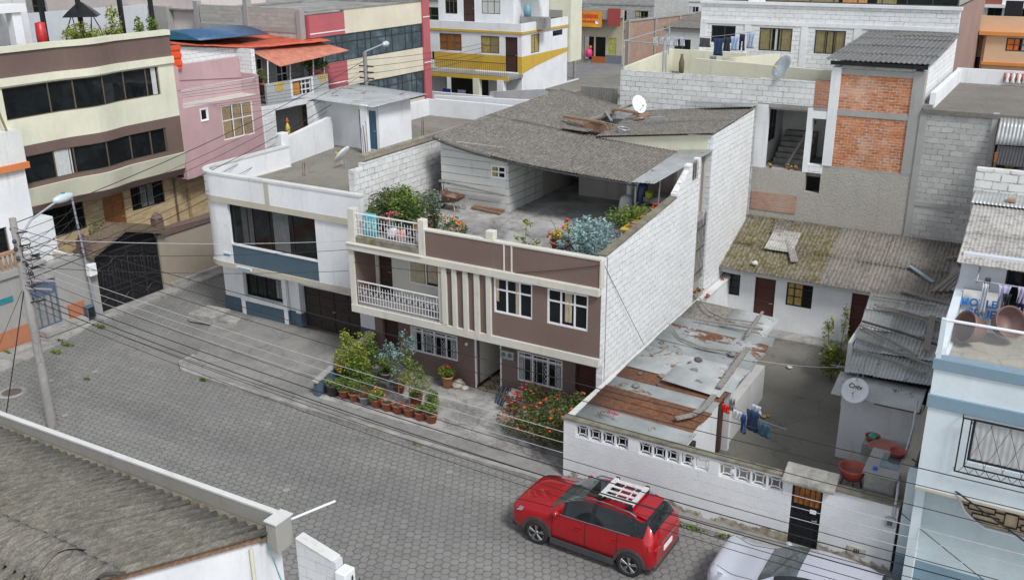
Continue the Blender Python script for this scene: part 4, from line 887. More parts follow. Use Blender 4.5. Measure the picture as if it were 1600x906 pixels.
# upper storey: curved left corner
def rc(x0, x1, y0, y1, r, k=8):                # plan with a rounded front-left corner
    pts = [(x1, y0), (x1, y1), (x0, y1)]
    for i in range(k + 1):
        a = math.pi + math.pi / 2 * i / k; pts.append((x0 + r + r * math.cos(a), y0 + r + r * math.sin(a)))
    return pts
uo = (-27.6, -23.2, 3.48, 5.08)
def rwall(x0, x1, y0, y1, r, z0, z1, mat, t_=.2, name='wall', ops=()):
    m = MB(); k = 10
    P = [(x0, y1)] + [(x0 + r + r * math.cos(math.pi + math.pi / 2 * i / k), y0 + r + r * math.sin(math.pi + math.pi / 2 * i / k)) for i in range(k + 1)]
    Q = [(x0 + t_, y1)] + [(x0 + r + (r - t_) * math.cos(math.pi + math.pi / 2 * i / k), y0 + r + (r - t_) * math.sin(math.pi + math.pi / 2 * i / k)) for i in range(k + 1)]
    for i in range(len(P) - 1):
        m.prism([P[i], P[i + 1], Q[i + 1], Q[i]], z0, z1, 0, False)
    wall(Fr('y', y0), H, x0 + r, x1, z0, z1, ops, t_, mat, mb=m)
    return m.build(name, mat, H)
rwall(XL, XR, 25.3, 26.9, 1.0, 2.66, 5.1, WHITE, .25, ops=[uo, (-27.6, -23.2, 2.66, 3.42)])
m = MB(); m.fb(fU, -27.6, -23.2, 2.66, 3.42, -.25, -.03); m.build('wall_panel', NAVY, H)
win(fU, H, *uo, 5, (), BLACKM, .16, .05, [(.5, .68, plain('grey_dark_curtain', (.09, .1, .105), .8, 0, .2, .8)), (.12, .26, plain('dark_curtain', (.04, .043, .045), .8, 0, .3, .8))], us=[.2, .45, .72])
rwall(XL - .03, XR + .02, 25.25, 26.9, 1.03, 2.46, 2.66, BEIGE, .3, 'string_course')
rwall(XL - .03, XR + .02, 25.22, 30.5, 1.03, 5.1, 5.33, BEIGE, .3, 'string_course')
rwall(XL - .02, XR + .02, 25.24, 30.5, 1.02, 5.33, 6.18, WHITE2, .2, 'parapet')
rwall(XL - .05, XR + .05, 25.21, 30.5, 1.05, 6.18, 6.26, OFFW, .26, 'coping')
MB().fb(Fr('y', 25.24), -25.5, -25.28, 5.33, 6.18, .0, .02).build('parapet_strip', BEIGE, H)
m = MB(); m.prism([(XL, 26.9), (-28.2, 25.5), (XR, 25.5), (XR, 43.9), (-31.2, 43.9), (-31.2, 34.8), (-30.4, 30.4), (XL + .05, 30.4)], 5.08, 5.32); m.build('roof_slab', CONC4, H)
m = MB(); m.box(XL + .05, XR, 26.3, 26.8, 2.35, 2.5); m.box(XL + .25, XR, 25.55, 26.3, 2.5, 2.6); m.build('soffit', WHITE, H)
m = MB(); m.box(-29.65, -29.3, 30.3, 30.75, 5.3, 6.75); m.build('parapet_pier', WHITE, H, bevel=.02)
m = MB(); m.prism([(-29.6, 30.75), (-29.4, 30.75), (-29.95, 34.4), (-30.2, 34.4)], 5.3, [6.5, 6.5, 6.8, 6.8]); m.build('parapet', WHITE, H)
m = MB(); m.box(-31.2, -30.6, 43.7, 43.9, 5.3, 6.2); m.box(-30.6, XR, 43.7, 43.9, 5.3, 6.25); m.prism([(-31.2, 37.3), (-31.0, 37.3), (-31.0, 43.7), (-31.2, 43.7)], 5.3, 6.2); m.build('parapet', WHITE, H)
# block wall along the main house
m = MB(); m.box(-21.55, -21.3, 24.75 + .65, 25.9, 5.33, 7.05); m.prism([(-21.5, 25.9), (-21.3, 25.9), (-21.3, 31), (-21.5, 31)], 5.33, 7.22); m.prism([(-21.5, 31), (-21.3, 31), (-21.3, 43.7), (-21.5, 43.7)], 5.33, 7.3); m.build('block_wall', WBLK2, H)
m = MB(); m.box(-21.52, -21.28, 26.0, 43.7, 7.3, 7.48); m.build('block_wall', blocks('brown_blocks', (.3, .26, .2), (.15, .13, .1), .42, .2, .016), H)
def steps(): pass
t = thing('concrete_steps', 'broken concrete slab step on the pavement at the corner of the white and slate-blue house', 'step', (-29, 25.3, .12))
m = MB(); m.prism([(-29.7, 24.5), (-28.4, 24.7), (-28.5, 25.7), (-29.7, 25.6)], .05, .42); m.build('slab', KERB, t, bevel=.03); m = MB(); m.prism([(-28.4, 24.9), (-27.6, 25.1), (-27.8, 25.6), (-28.5, 25.5)], .05, .25); m.build('slab', KERB, t, bevel=.03)
for (x, y, n, h, lb) in ((-27.4, 29.4, 3, .6, 'short rusty rods sticking up from the front of the white corner house roof'), (-25.5, 31.1, 4, 2.2, 'tall rusty rods standing by the roof block wall next to the satellite dish'), (-24.6, 34.0, 3, 2.1, 'tall rusty rods standing behind the roof hut corner')):
    m = MB()
    for k in range(n): m.path([(x + .12 * (k % 2), y + .12 * (k // 2), 5.32), (x + .12 * (k % 2) + .02, y + .12 * (k // 2), 5.32 + h * .5), (x + .12 * (k % 2) + RN.uniform(-.08, .08), y + .12 * (k // 2), 5.32 + h * RN.uniform(.85, 1))], .011, 5)
    tag(m.build('rebar', RUSTM, loc=(x, y, 5.32)), lb, 'rebar')
dish('satellite_dish', 'white round satellite dish with a yellow receiver on the white corner house roof', (-26.7, 31.3, 5.32), (-.7, -.1, .55), .46, .5)
# street name plates
for (u, w_) in ((-28.05, 2.95), (-27.4, 2.5)):
    pass
t = thing('street_plate', 'small white and blue street name plate on the rounded corner of the white house', 'sign', (-27.85, 25.25, 2.95)); MB().fb(fU, -28.1, -27.7, 2.93, 3.08, .0, .02).build('plate', WHITE2, t); MB().fb(fU, -28.08, -27.72, 2.94, 3.0, .021, .024).build('band', plain('plate_blue', (.05, .2, .45), .4), t)
t = thing('street_plate', 'long pale street name plate below the slate-blue panel of the white corner house', 'sign', (-27.0, 25.2, 2.5)); MB().fb(Fr('y', 25.25), -27.4, -26.6, 2.5, 2.62, .0, .02).build('plate', WHITE2, t); MB().fb(Fr('y', 25.25), -27.35, -26.65, 2.52, 2.56, .021, .024).build('band', plain('plate_blue', (.05, .2, .45), .4), t)
# hut on the roof
t = house('roof_hut', 'small white hut with a tin roof and blue door, on the corner house roof', (-29, 34.9, 5.32), 'hut')
f1, f2 = Fr('y', 34.9), Fr('x', -27.6)
wall(f1, t, -31.1, -27.6, 5.32, 7.5, [(-28.75, -27.75, 5.35, 7.15)], .15, WHITE2); wall(f2, t, 34.9, 37.4, 5.32, 7.45, (), .15, WHITE2)
m = MB(); m.box(-31.1, -30.95, 34.9, 37.4, 5.32, 7.4); m.box(-31.1, -27.7, 37.3, 37.4, 5.32, 7.4); m.build('wall', WHITE2, t)
door(f1, t, -28.75, -27.75, 5.35, 7.15, plain('blue_door', (.04, .12, .2), .4, 0, .1), .06, (1, 1))
m = MB(); m.box(-27.95, -27.55, 34.0, 34.15, 5.32, 7.55); m.build('column', WHITE2, t, bevel=.01)
sheets((-31.7, 34.0, 7.62), (-27.2, 33.9, 7.5), (-27.0, 38.0, 7.56), (-31.5, 38.1, 7.72), .13, .012, 1.1, 4.2, .006).build('roof', TINW, t, solid=.006)
m = MB(); m.box(-31.1, -30.7, 34.0, 34.9, 5.32, 7.5); m.build('wall', WHITE2, t)

# ================================================================== cream and brown apartment house facing the side street (plane X=-36)
H = house('apartment_house', 'cream and brown apartment house with two long dark rippling window bands', (-36, 26.5, 0))
def prof(off=0, y0=14, y1=30.75):             # the facade swells outwards once
    ys = [y0] + [24.6 + i * .28 for i in range(13)] + [y1]
    ys = [y0] + [q for q in ys[1:-1] if y0 < q < y1] + [y1]
    f = lambda y: .0 if y < 24.6 else (.3 * math.sin(math.pi * min(1, (y - 24.6) / 3.36)) ** 2 * (1 if y < 27.96 else 0))
    return [(-36 + off + f(y), y) for y in ys]
def band(z0, z1, off, mat, name, par=H, y0=14, y1=30.75, th=.25):
    P = prof(off, y0, y1); m = MB()
    for i in range(len(P) - 1): m.prism([(P[i][0], P[i][1]), (P[i + 1][0], P[i + 1][1]), (P[i + 1][0] - th, P[i + 1][1]), (P[i][0] - th, P[i][1])], z0, z1)
    return m.build(name, mat, par)
band(9.62, 10.56, -.02, DBROWN, 'parapet'); band(10.56, 10.78, .06, CREAM2, 'coping', th=.35); band(9.32, 9.62, .1, CREAM2, 'string_course', th=.4)
band(9.25, 9.32, 0, CREAM2, 'wall'); band(6.92, 8.0, 0, CREAM2, 'wall'); band(6.5, 6.92, 0, DBROWN, 'wall'); band(5.2, 5.36, 0, DBROWN, 'wall')
band(5.36, 6.5, 0, DBROWN, 'wall', y0=29.85); band(8.0, 9.25, 0, CREAM2, 'wall', y0=29.88); band(8.0, 9.25, 0, CREAM2, 'wall', y0=14, y1=22.4) if False else None
def plainb(y0, y1, z0, z1, mat): MB().box(-36.25, -36, y0, y1, z0, z1).build('wall', mat, H)
plainb(14, 22.35, 8.0, 9.25, CREAM2); plainb(14, 22.35, 5.36, 6.5, DBROWN)
def skirt(z0, z1, o0, o1, mat, name):
    P = prof(0); m = MB()
    for i in range(len(P) - 1):
        (xa, ya), (xb, yb) = P[i], P[i + 1]
        m.add([(xa + o0, ya, z0), (xb + o0, yb, z0), (xb + o1, yb, z1), (xa + o1, ya, z1), (xa - 1.2, ya, z0), (xb - 1.2, yb, z0), (xb - 1.2, yb, z1), (xa - 1.2, ya, z1)], [(0, 1, 2, 3), (5, 4, 7, 6), (4, 5, 1, 0), (3, 2, 6, 7), (1, 5, 6, 2), (4, 0, 3, 7)])
    return m.build(name, mat, H)
skirt(4.42, 5.2, -.12, .12, CREAM2, 'skirt_wall'); skirt(4.1, 4.42, -.22, -.04, DBROWN, 'skirt_trim')
def ribbon(z0, z1, cols, y0, y1, curt, name='window_band'):
    P = [p for p in prof(-.1, y0, y1)]; m = MB(); g = MB()
    for i in range(len(P) - 1):
        a, b = P[i], P[i + 1]
        g.add([(a[0], a[1], z0), (b[0], b[1], z0), (b[0], b[1], z1), (a[0], a[1], z1)], [(0, 1, 2, 3)], 0, True)
        for z in (z0, z1 - .04): m.prism([(a[0] + .03, a[1]), (b[0] + .03, b[1]), (b[0] - .03, b[1]), (a[0] - .03, a[1])], z, z + .04)
    def xat(y):
        for i in range(len(P) - 1):
            if P[i][1] <= y <= P[i + 1][1]: k = (y - P[i][1]) / (P[i + 1][1] - P[i][1]); return P[i][0] * (1 - k) + P[i + 1][0] * k
        return P[0][0]
    for y in [y0 + .03, y1 - .03] + cols: m.box(xat(y) - .03, xat(y) + .035, y - .028, y + .028, z0 + .04, z1 - .04)
    o = m.build(name, BRONZE, H); g.build('pane', GLASS, o)
    for (ya, yb, mt) in curt: curtain(Fr('x', xat((ya + yb) / 2)), o, ya, yb, z0 + .04, z1 - .04, .02, mt)
ribbon(8.0, 9.25, [24.35, 25.4, 26.75, 28.0, 29.2], 22.35, 29.88, [(29.5, 29.75, CURTW)]); ribbon(5.36, 6.5, [24.1, 25.0, 26.45, 27.9, 29.0], 22.35, 29.85, [(24.13, 24.97, CURTW)])
m = MB(); m.box(-48, -36.25, 30.45, 30.7, 4.15, 10.5); m.box(-48, -47.8, 14, 30.7, 0, 10.5); m.box(-47.8, -36.25, 14, 14.2, 0, 10.5); m.build('side_wall', CREAM2, H)
m = MB(); m.box(-47.8, -36.25, 14.2, 30.45, 9.5, 9.7); m.build('roof_terrace', CONC, H)
f = Fr('x', -37.1); go = [(23.3, 25.8, 2.6, 4.0), (26.75, 27.9, 1.6, 3.75), (28.3, 30.2, 2.75, 3.85)]
wall(f, H, 14, 31.5, 0, 4.4, go, .25, STONE)
o = win(f, H, *go[0], 3, (), BLACKM, .12, .05); grille(f, o, 23.35, 25.75, 2.65, 3.95, -.02, BLACKM, .2)
door(f, H, *go[1], WOODV, .1, (2, 2)); o = win(f, H, *go[2], 4, (), BLACKM, .12, .05, [(.3, .7, CURTG)]); grille(f, o, 28.35, 30.15, 2.8, 3.8, -.02, BLACKM, .2)
MB().tube((-37.0, 30.75, 1), (-37.0, 30.75, 4.3), .05).build('downpipe', BRONZE, H)
m = MB(); m.box(-37.0, -33.7, 14, 31, .0, 1.55); m.build('front_yard', CONC, H)
# roof terrace things
m = MB(); m.box(-43.2, -43.0, 20, 35.5, 9.7, 11.4); m.build('terrace_back_wall', plaster('cool_white_wall', (.5, .54, .57), .1, .15), H)
m = MB(); m.box(-38.4, -37.4, 14, 24.9, 11.9, 12.2); m.box(-43.0, -38.4, 14, 24.9, 11.95, 12.15); m.box(-37.9, -37.5, 24.3, 24.7, 9.7, 11.9); m.box(-39.5, -39.3, 24.7, 26.2, 9.7, 12.1); m.build('terrace_room', WHITE2, H)
for i, (y, x, n_) in enumerate(((26.6, -38.9, 1), (28.05, -38.4, 1), (29.5, -37.5, 1), (31.0, -37.3, 1))):
    MB().box(x - .08, x + .08, y - .08, y + .08, 9.7, 13.2).build('pergola_post', BLACKM, H)
m = MB(); m.box(-43, -36.8, 26.3, 26.45, 12.35, 12.5); m.box(-43, -38, 24.9, 25.1, 12.35, 12.5); m.build('pergola_beam', BLACKM, H)
for i, (x, y, lb, bl, n, lm) in enumerate((
    (-36.9, 27.0, 'bright yellow-green bushy plant on the apartment house roof terrace', [((0, 0, 1.0), .6, .8, .55), ((0, .9, .9), .5, .6, .4)], 1500, [G3, G2]),
    (-36.75, 28.4, 'tall narrow conifer beside the swing chair on the apartment house roof', [((0, 0, 1.25), .28, .28, .9)], 800, [G3, G1, G2]),
    (-36.75, 30.05, 'small narrow conifer between the two right-hand posts on the apartment house roof', [((0, 0, .95), .2, .2, .65)], 500, [G2, G1]),
    (-36.6, 31.0 - .5, 'narrow conifer at the right end of the apartment house roof', [((0, 0, 1.05), .24, .24, .75)], 600, [G2, G1]))):
    y = (26.9, 28.45, 29.75, 30.35)[i]
    potted('terrace_plant' if i == 0 else 'conifer', lb, (x, y, 9.7), .25, .4, TERRA if i == 0 else WHITE2, bl, n, .07, lm, stem=[[(0, 0, .3), (0, 0, 1.2), .03]], cat='plant')
c = V(-38.6, 28.3, 9.7); t = thing('garden_swing', 'black garden swing with a pointed canopy on the apartment house roof terrace', 'garden swing', c)
MB().lathe(c, [(1.0, 1.75), (.7, 1.98), (.1, 2.35), (0, 2.36)], 4).build('canopy', BLACKM, t)
for s in (-1, 1):
    MB().path([c + V(-.6, .7 * s, 0), c + V(-.3, .62 * s, 1.2), c + V(0, .5 * s, 1.85), c + V(.3, .62 * s, 1.2), c + V(.6, .7 * s, 0)], .025).build('frame', BLACKM, t)
m = MB(); m.box(c.x - .3, c.x + .25, c.y - .5, c.y + .5, c.z + .45, c.z + .52); m.box(c.x - .3, c.x - .24, c.y - .5, c.y + .5, c.z + .52, c.z + 1.05); m.build('seat', DARKM, t)
t = thing('punch_bag', 'red and black punch bag hanging at the left of the apartment house roof terrace', 'punch bag', (-38.3, 26.0, 9.9)); MB().lathe((-38.3, 26.0, 10.3), [(0, 0), (.2, .03), (.22, .5), (.2, 1.05), (0, 1.1)], 14).build('bag', plain('red_vinyl', (.5, .03, .03), .4), t); MB().lathe((-38.3, 26.0, 9.95), [(0, 0), (.2, .03), (.22, .36)], 14).build('bag_base', BLACKM, t)
t = thing('planter', 'red cube planter at the foot of the bright plant on the apartment house roof', 'planter', (-37.3, 26.2, 9.7)); MB().box(-37.6, -37.1, 25.95, 26.45, 9.7, 10.4).build('box', plain('red_vinyl', (.5, .03, .03), .4), t)
# ---- gate, gate wall and the house at the far left
f = Fr('x', -33.5)
t = house('driveway_gate', 'wide dark scrolled metal gate under a small brown tiled gable roof', (-33.5, 24.9, 0), 'gate')
m = MB(); m.fb(f, 23.35, 26.5, .05, 2.5, -.1, -.04); m.build('gate_panel', BLACKM, t)
m = MB()
for k in range(5): u = 23.35 + 3.15 * k / 4; m.fb(f, u - .03, u + .03, .05, 2.5, -.04, .0)
for w_ in (.08, .75, 1.0, 2.45): m.fb(f, 23.35, 26.5, w_, w_ + .05, -.04, .005)
for k in range(9):
    u = 23.6 + k * .33; h = 1.55 + .45 * math.sin((k + .5) / 9 * math.pi); m.path([f.p(u, 1.05, .0), f.p(u, h, .0), f.p(u + .08, h + .12, .0), f.p(u + .16, h, .0), f.p(u + .16, 1.05, .0)], .018, 5); m.ring(f.p(u + .08, h - .2, .0), .05, .014, (1, 0, 0), 10, 4)
m.path([f.p(23.4 + 3.0 * q / 20, 1.85 + .4 * math.sin(q / 20 * math.pi) + .06 * math.sin(q * 1.3), .01) for q in range(21)], .022, 5); m.path([f.p(23.4 + 3.0 * q / 20, .45 + .15 * math.sin(q * .8), .01) for q in range(21)], .02, 5)
m.build('gate_scrollwork', plain('gunmetal', (.06, .06, .065), .4, .6), t)
ROOFT = wood('brown_roof_tiles', (.09, .065, .045), (.17, .13, .085), sc=(3, 3, 3))
m = MB()
m.add([(-33.1, 22.95, 2.66), (-33.1, 24.75, 3.4), (-34.2, 24.75, 3.55), (-34.2, 22.95, 2.8), (-33.1, 22.95, 2.56), (-33.1, 24.75, 3.28), (-34.2, 24.75, 3.4), (-34.2, 22.95, 2.7)], [(0, 1, 2, 3), (7, 6, 5, 4), (0, 4, 5, 1), (1, 5, 6, 2), (2, 6, 7, 3), (3, 7, 4, 0)])
m.add([(-33.1, 24.75, 3.4), (-33.1, 26.75, 2.78), (-34.2, 26.75, 2.95), (-34.2, 24.75, 3.55), (-33.1, 24.75, 3.28), (-33.1, 26.75, 2.66), (-34.2, 26.75, 2.85), (-34.2, 24.75, 3.4)], [(0, 1, 2, 3), (7, 6, 5, 4), (0, 4, 5, 1), (1, 5, 6, 2), (2, 6, 7, 3), (3, 7, 4, 0)])
m.build('gable_roof', ROOFT, t)
m = MB(); m.fpoly(f, [(23.35, 2.5), (26.5, 2.5), (26.5, 2.7), (24.75, 3.25), (23.35, 2.7)], -.3, -.1); m.build('gable_panel', BLACKM, t)
for y in (23.15, 26.68): MB().box(-33.75, -33.4, y - .16, y + .16, 0, 2.6).build('gate_pillar', GREY if y < 24 else ROUGHST, t)
for y in (23.1, 26.8):
    m = MB(); m.box(-33.85, -33.45, y - .2, y + .2, 2.75, 3.3); m.lathe((-33.65, y, 3.3), [(.3, 0), (.3, .06), (.12, .16), (.1, .24), (0, .26)], 4); m.build('pillar_cap', DBROWN, t, bevel=.02)
t = house('stone_wall', 'rough stone boundary wall with a brown coping beside the scrolled gate', (-33.5, 30, 0), 'wall')
MB().box(-33.8, -33.5, 26.85, 37, 0, 2.45).build('wall', ROUGHST, t); MB().box(-33.95, -33.42, 26.85, 37, 2.45, 2.72).build('coping', DBROWN, t, bevel=.02); MB().box(-33.5, -33.3, 26.85, 37, .1, .3).build('plinth', KERB, t)
# far left house
H = house('street_house', 'white and bare-rendered house with an orange cornice at the left edge, behind the pole', (-35, 19, 0))
m = MB(); m.box(-38, -33.6, 10, 20.4, 0, 2.75); m.box(-36.5, -33.62, 20.4, 21.6, 2.2, 2.75) ; m.build('wall', GREY, H)
m = MB(); m.box(-33.6, -33.54, 10, 20.45, .0, .75); m.build('plinth', plaster('flaking_orange_paint', (.42, .17, .09), .7, .6), H)
f = Fr('x', -33.6); wall(f, H, 20.4, 23.0, 0, 2.75, [(20.5, 21.6, .3, 2.65)], .25, GREY); door(f, H, 20.5, 21.6, .3, 2.05, plaster('weathered_blue_metal', (.09, .13, .2), .6, .6), .1, (4, 1), 1, 'door')
m = MB(); m.fb(f, 20.5, 21.6, 2.1, 2.65, -.12, -.08); m.build('door_overlight', CURTO, H); grille(f, H, 20.5, 21.6, 2.12, 2.62, -.04, RUSTM, .12)
m = MB(); m.box(-33.6, -33.5, 21.9, 22.6, .1, .9); m.build('plinth', plaster('flaking_orange_paint', (.42, .17, .09), .7, .6), H)
m = MB(); m.box(-33.6, -33.1, 20.5, 22.4, .1, .32); m.build('step', KERB, H)
f = Fr('x', -35.45)
wall(f, H, 10, 22.35, 2.7, 6.2, [(19.3, 21.15, 2.9, 4.1), (19.0, 20.9, 4.7, 5.9)], .25, WHITE2); win(f, H, 19.0, 20.9, 4.7, 5.9, 2, (.5,), DARKM, .1, .05)
win(f, H, 19.3, 21.15, 2.9, 4.1, 3, (), BRONZE, .12, .05, [(.1, .5, CURTO)])
m = MB(); m.box(-38, -33.5, 10, 20.6, 2.75, 2.9); m.box(-35.4, -33.5, 10, 21.3, 2.9, 3.0); m.build('balcony_floor', GREY, H)
m = MB()
for k in range(14): m.lathe((-33.65, 18 + k * .18, 3.0), [(.05, 0), (.03, .1), (.06, .25), (.03, .45), (.045, .6)], 8)
m.box(-33.75, -33.55, 17.9, 20.5, 3.6, 3.7); m.build('balustrade', plaster('tan_balusters', (.35, .2, .12), .3, .3), H)
m = MB(); m.box(-38, -35.3, 10, 22.5, 6.2, 6.45); m.build('cornice', plaster('orange_trim_paint', (.6, .2, .06), .2, .2), H)
m = MB(); m.box(-38, -35.4, 10, 22.45, 6.45, 7.7); m.box(-38, -35.45, 10, 22.3, 5.9, 6.2); m.build('parapet', OFFW, H)
m = MB(); m.tube((-35.6, 22.0, 7.7), (-35.6, 21.7, 9.0), .045); m.tube((-35.6, 20, 9.0), (-35.6, 21.9, 9.0), .045); m.tube((-35.6, 21.8, 8.3), (-35.6, 20.5, 8.35), .03); m.build('roof_frame', plain('ochre_pipe', (.25, .19, .09), .7), H)
m = MB(); m.box(-37.9, -35.5, 22.35, 23.2, 0, 4.0); m.build('side_wall', WHITE2, H)
m = MB(); m.box(-36.9, -33.7, 22.9, 23.1, 1.2, 2.6); m.build('yard_wall', CREAM, H)
t = thing('street_plate', 'teal street name plate on the bare-rendered wall at the left edge', 'sign', (-33.55, 19.5, 1.9)); MB().fb(Fr('x', -33.6), 19.0, 19.75, 1.8, 2.02, 0, .02).build('plate', plain('teal_plate', (.03, .2, .25), .4), t)
for (a, b) in ((-33.5, 20.9),): pass
potted('potted_plant', 'leafy plant in a white planter by the varnished door of the apartment house', (-36.3, 25.9, 1.55), .3, .5, WHITE2, [((0, 0, 1.0), .4, .45, .55)], 700, .06, [G1, GO])
t = thing('utility_box', 'dark blue utility box on the wall beside the scrolled gate', 'utility box', (-33.35, 22.7, .2)); MB().box(-33.5, -33.25, 22.5, 22.85, .12, .65).build('body', NAVY, t, bevel=.02); MB().box(-33.24, -33.22, 22.54, 22.8, .2, .6).build('lid', BLACKM, t)
# ================================================================== pink house, grey balcony house, red and cream block (all on the plane X=-36)
H = house('pink_house', 'mauve-pink house with a long glass balustrade, between the cream apartments and the grey balcony house', (-36, 33.3, 0))
f = Fr('x', -36.0); ops = [(32.0, 32.42, 6.45, 6.98), (33.3, 35.4, 5.27, 6.97), (31.3, 35.6, 7.5, 8.1)]
wall(f, H, 30.75, 36.0, 3.9, 7.2, ops[:2], .25, PINK); MB().box(-37.2, -36.9, 31.55, 36.0, 0, 3.9).build('ground_wall', STONE, H); MB().box(-37.2, -36.0, 30.75, 36.0, 3.86, 3.9).build('soffit', PINK, H)
m = MB(); m.fpoly(f, [(30.75, 7.2), (31.0, 7.2), (31.0, 9.1), (30.75, 9.2)], -.25, 0); m.fpoly(f, [(31.0, 8.4), (36, 7.95), (36, 8.15), (31.0, 9.1)], -1.2, -1.0); m.fpoly(f, [(35.8, 7.2), (36, 7.2), (36, 8.15), (35.8, 8.2)], -1.2, 0); m.build('parapet', PINK, H)
m = MB(); m.box(-44, -36, 30.8, 36, 7.1, 7.2); m.build('balcony_floor', CREAM, H); m = MB(); m.box(-44, -43.8, 30.8, 36, 0, 9.0); m.box(-43.8, -37.1, 30.75, 36, 7.2, 7.25); m.box(-37.2, -37.05, 31.0, 35.8, 7.2, 9.0); m.build('wall', PINK, H)
gl = NT('clear_glass'); gl.fin((.75, .8, .8), .05); gl.set(gl.b, 'Alpha', .07); GCL = gl.m
MB().fb(f, 31.0, 35.8, 7.22, 8.0, -.06, -.04).build('glass_balustrade', GCL, H); MB().fb(f, 31.0, 35.8, 8.0, 8.04, -.07, -.03).build('handrail', ALU, H)
win(f, H, *ops[0], 1, (), ALU, .06, .05, proud=.04); win(f, H, *ops[1], 3, (.55,), ALU, .08, .06, [(0, .3, CURTB), (.36, .62, CURTB), (.7, 1, CURTB)], us=[.35, .66])
H = house('grey_balcony_house', 'house with an orange corrugated roof and a grey balcony decorated with yellow shapes', (-36, 38.8, 0))
f = Fr('x', -36.0); fb2 = Fr('x', -37.4)
wall(f, H, 36.0, 41.3, 0, 6.5, [(36.9, 40.3, 4.55, 6.2)], .25, WHITE); m = MB(); m.box(-37.6, -37.4, 36.2, 40.5, 4.4, 6.4); m.build('loggia_wall', CURTO, H); curtain(fb2, H, 37.6, 40.2, 4.6, 6.2, .03, CURTG)
m = MB(); m.fb(f, 36.1, 36.95, 4.4, 6.5, 0, .02); m.build('block_panel', WBLK, H)
wall(f, H, 36.5, 41.25, 6.5, 7.6, [(38.35, 39.9, 6.75, 7.5)], .15, plaster('pale_grey_paint', (.4, .43, .43), .15, .2))
m = MB()
for (a, b, c_, d_) in ((38.25, 40.0, 6.62, 6.75), (38.25, 38.38, 6.75, 7.6), (39.87, 40.0, 6.75, 7.6), (38.25, 40, 7.5, 7.6)): m.fb(f, a, b, c_, d_, -.02, .03)
m.build('balcony_frame', WHITE2, H)
m = MB(); m.fb(f, 38.45, 39.0, 6.8, 7.4, -.1, -.05); m.build('balcony_panel', plain('orange_board', (.5, .22, .04), .6), H)
m = MB()
for y in (39.15, 39.45, 39.8): m.fb(f, y, y + .05, 6.75, 7.5, -.1, -.05)
for z in (6.95, 7.25): m.fb(f, 39.1, 39.85, z, z + .05, -.1, -.06)
m.build('balcony_bars', WHITE2, H)
for y in (37.1, 40.5):
    m = MB()
    for k in range(4): m.fb(f, y + k * .16, y + .08 + k * .16, 7.2 - .1 * (1.5 - abs(k - 1.5)), 7.52, 0, .03)
    m.fb(f, y - .08, y + .7, 7.48, 7.56, 0, .035); m.build('balcony_ornament', YEL, H)
m = MB(); m.box(-42, -36.1, 36.3, 41.3, 6.4, 6.55); m.build('balcony_floor', CONC, H)
f3 = Fr('x', -38.2); o3 = [(37.0, 38.6, 6.55, 8.6), (39.6, 40.5, 6.55, 8.6)]
wall(f3, H, 36.3, 43, 6.55, 8.9, o3, .2, plaster('pale_grey_paint', (.4, .43, .43), .15, .2)); win(f3, H, *o3[0], 4, (.35, .7), WHITE2, .08, .06); win(f3, H, *o3[1], 2, (.25, .5, .75), WHITE2, .08, .06)
m = MB(); m.box(-43.5, -36.2, 35.85, 36.1, 7.1, 9.4); m.prism([(-36.15, 31.9), (-36.0, 31.9), (-36.0, 36.1), (-36.15, 36.1)], [9.0, 9.0, 8.15, 8.15], [9.75, 9.75, 9.45, 9.45]) if False else None
m.build('wall', WBLK, H)
m = MB(); m.fpoly(Fr('x', -37.3), [(31.95, 8.9), (36.3, 7.9), (36.3, 9.35), (31.95, 9.85)], -.2, 0); m.build('block_wall', WBLK, H)
sheets((-37.2, 30.95, 8.9), (-37.2, 31.95, 8.85), (-37.2, 31.95, 9.9), (-37.2, 30.95, 9.95), .28, .04, 1.1, 1.1, .0, q=8).build('plastic_panel', plain('orange_plastic', (.75, .09, .02), .4), H) if False else None
m = MB()
for k in range(6): m.box(-37.0, -36.85 + .05 * (k % 2), 31.0, 32.0, 8.85 + k * .18, 9.03 + k * .18)
m.build('plastic_panel', plain('orange_plastic', (.75, .09, .02), .4), H)
OROOF = plain('orange_corrugated_roof', (.5, .1, .05), .5, 0, .3, 0, 3); OROOF2 = plain('faded_orange_roof', (.45, .17, .11), .6, 0, .25, 0, 3)
sheets((-37.1, 32.0, 9.95), (-37.0, 36.6, 9.35), (-42.5, 38.5, 9.75), (-42.5, 32.4, 10.1), .13, .015, 1.0, 3, .01).build('roof', OROOF, H, solid=.01)
sheets((-37.0, 36.6, 9.35), (-36.2, 41.9, 9.25), (-41.5, 43.5, 9.6), (-42.0, 38.4, 9.7), .13, .02, 1.0, 3, .02).build('roof', OROOF, H, solid=.01)
sheets((-35.4, 37.0, 8.45), (-35.2, 42.3, 8.75), (-37.2, 42.0, 9.2), (-37.1, 36.7, 9.2), .13, .015, 1.1, 3, .01).build('awning', OROOF2, H, solid=.01)
for y in (36.75, 38.4, 40.2, 41.1): MB().tube((-36.1, y, 7.6), (-36.0, y, 8.75), .035).build('awning_post', WHITE2, H)
for (y, lb, lm) in ((40.9, 'spiky palm-like plant in a pot at the right end of the grey balcony', [G1, G4]), (36.75, 'thin leafy plant at the left end of the grey balcony', [G3, GO])):
    potted('balcony_plant', lb, (-36.45, y, 7.1), .22, .5, TERRA, [((0, 0, 1.0), .6 if y > 40 else .25, .6 if y > 40 else .25, .4)], 400, .1 if y > 40 else .05, lm, flat=.25)
t = thing('loggia_figure', 'small colourful toy figure on the white loggia sill under the grey balcony', 'figurine', (-36.15, 37.5, 5.0))
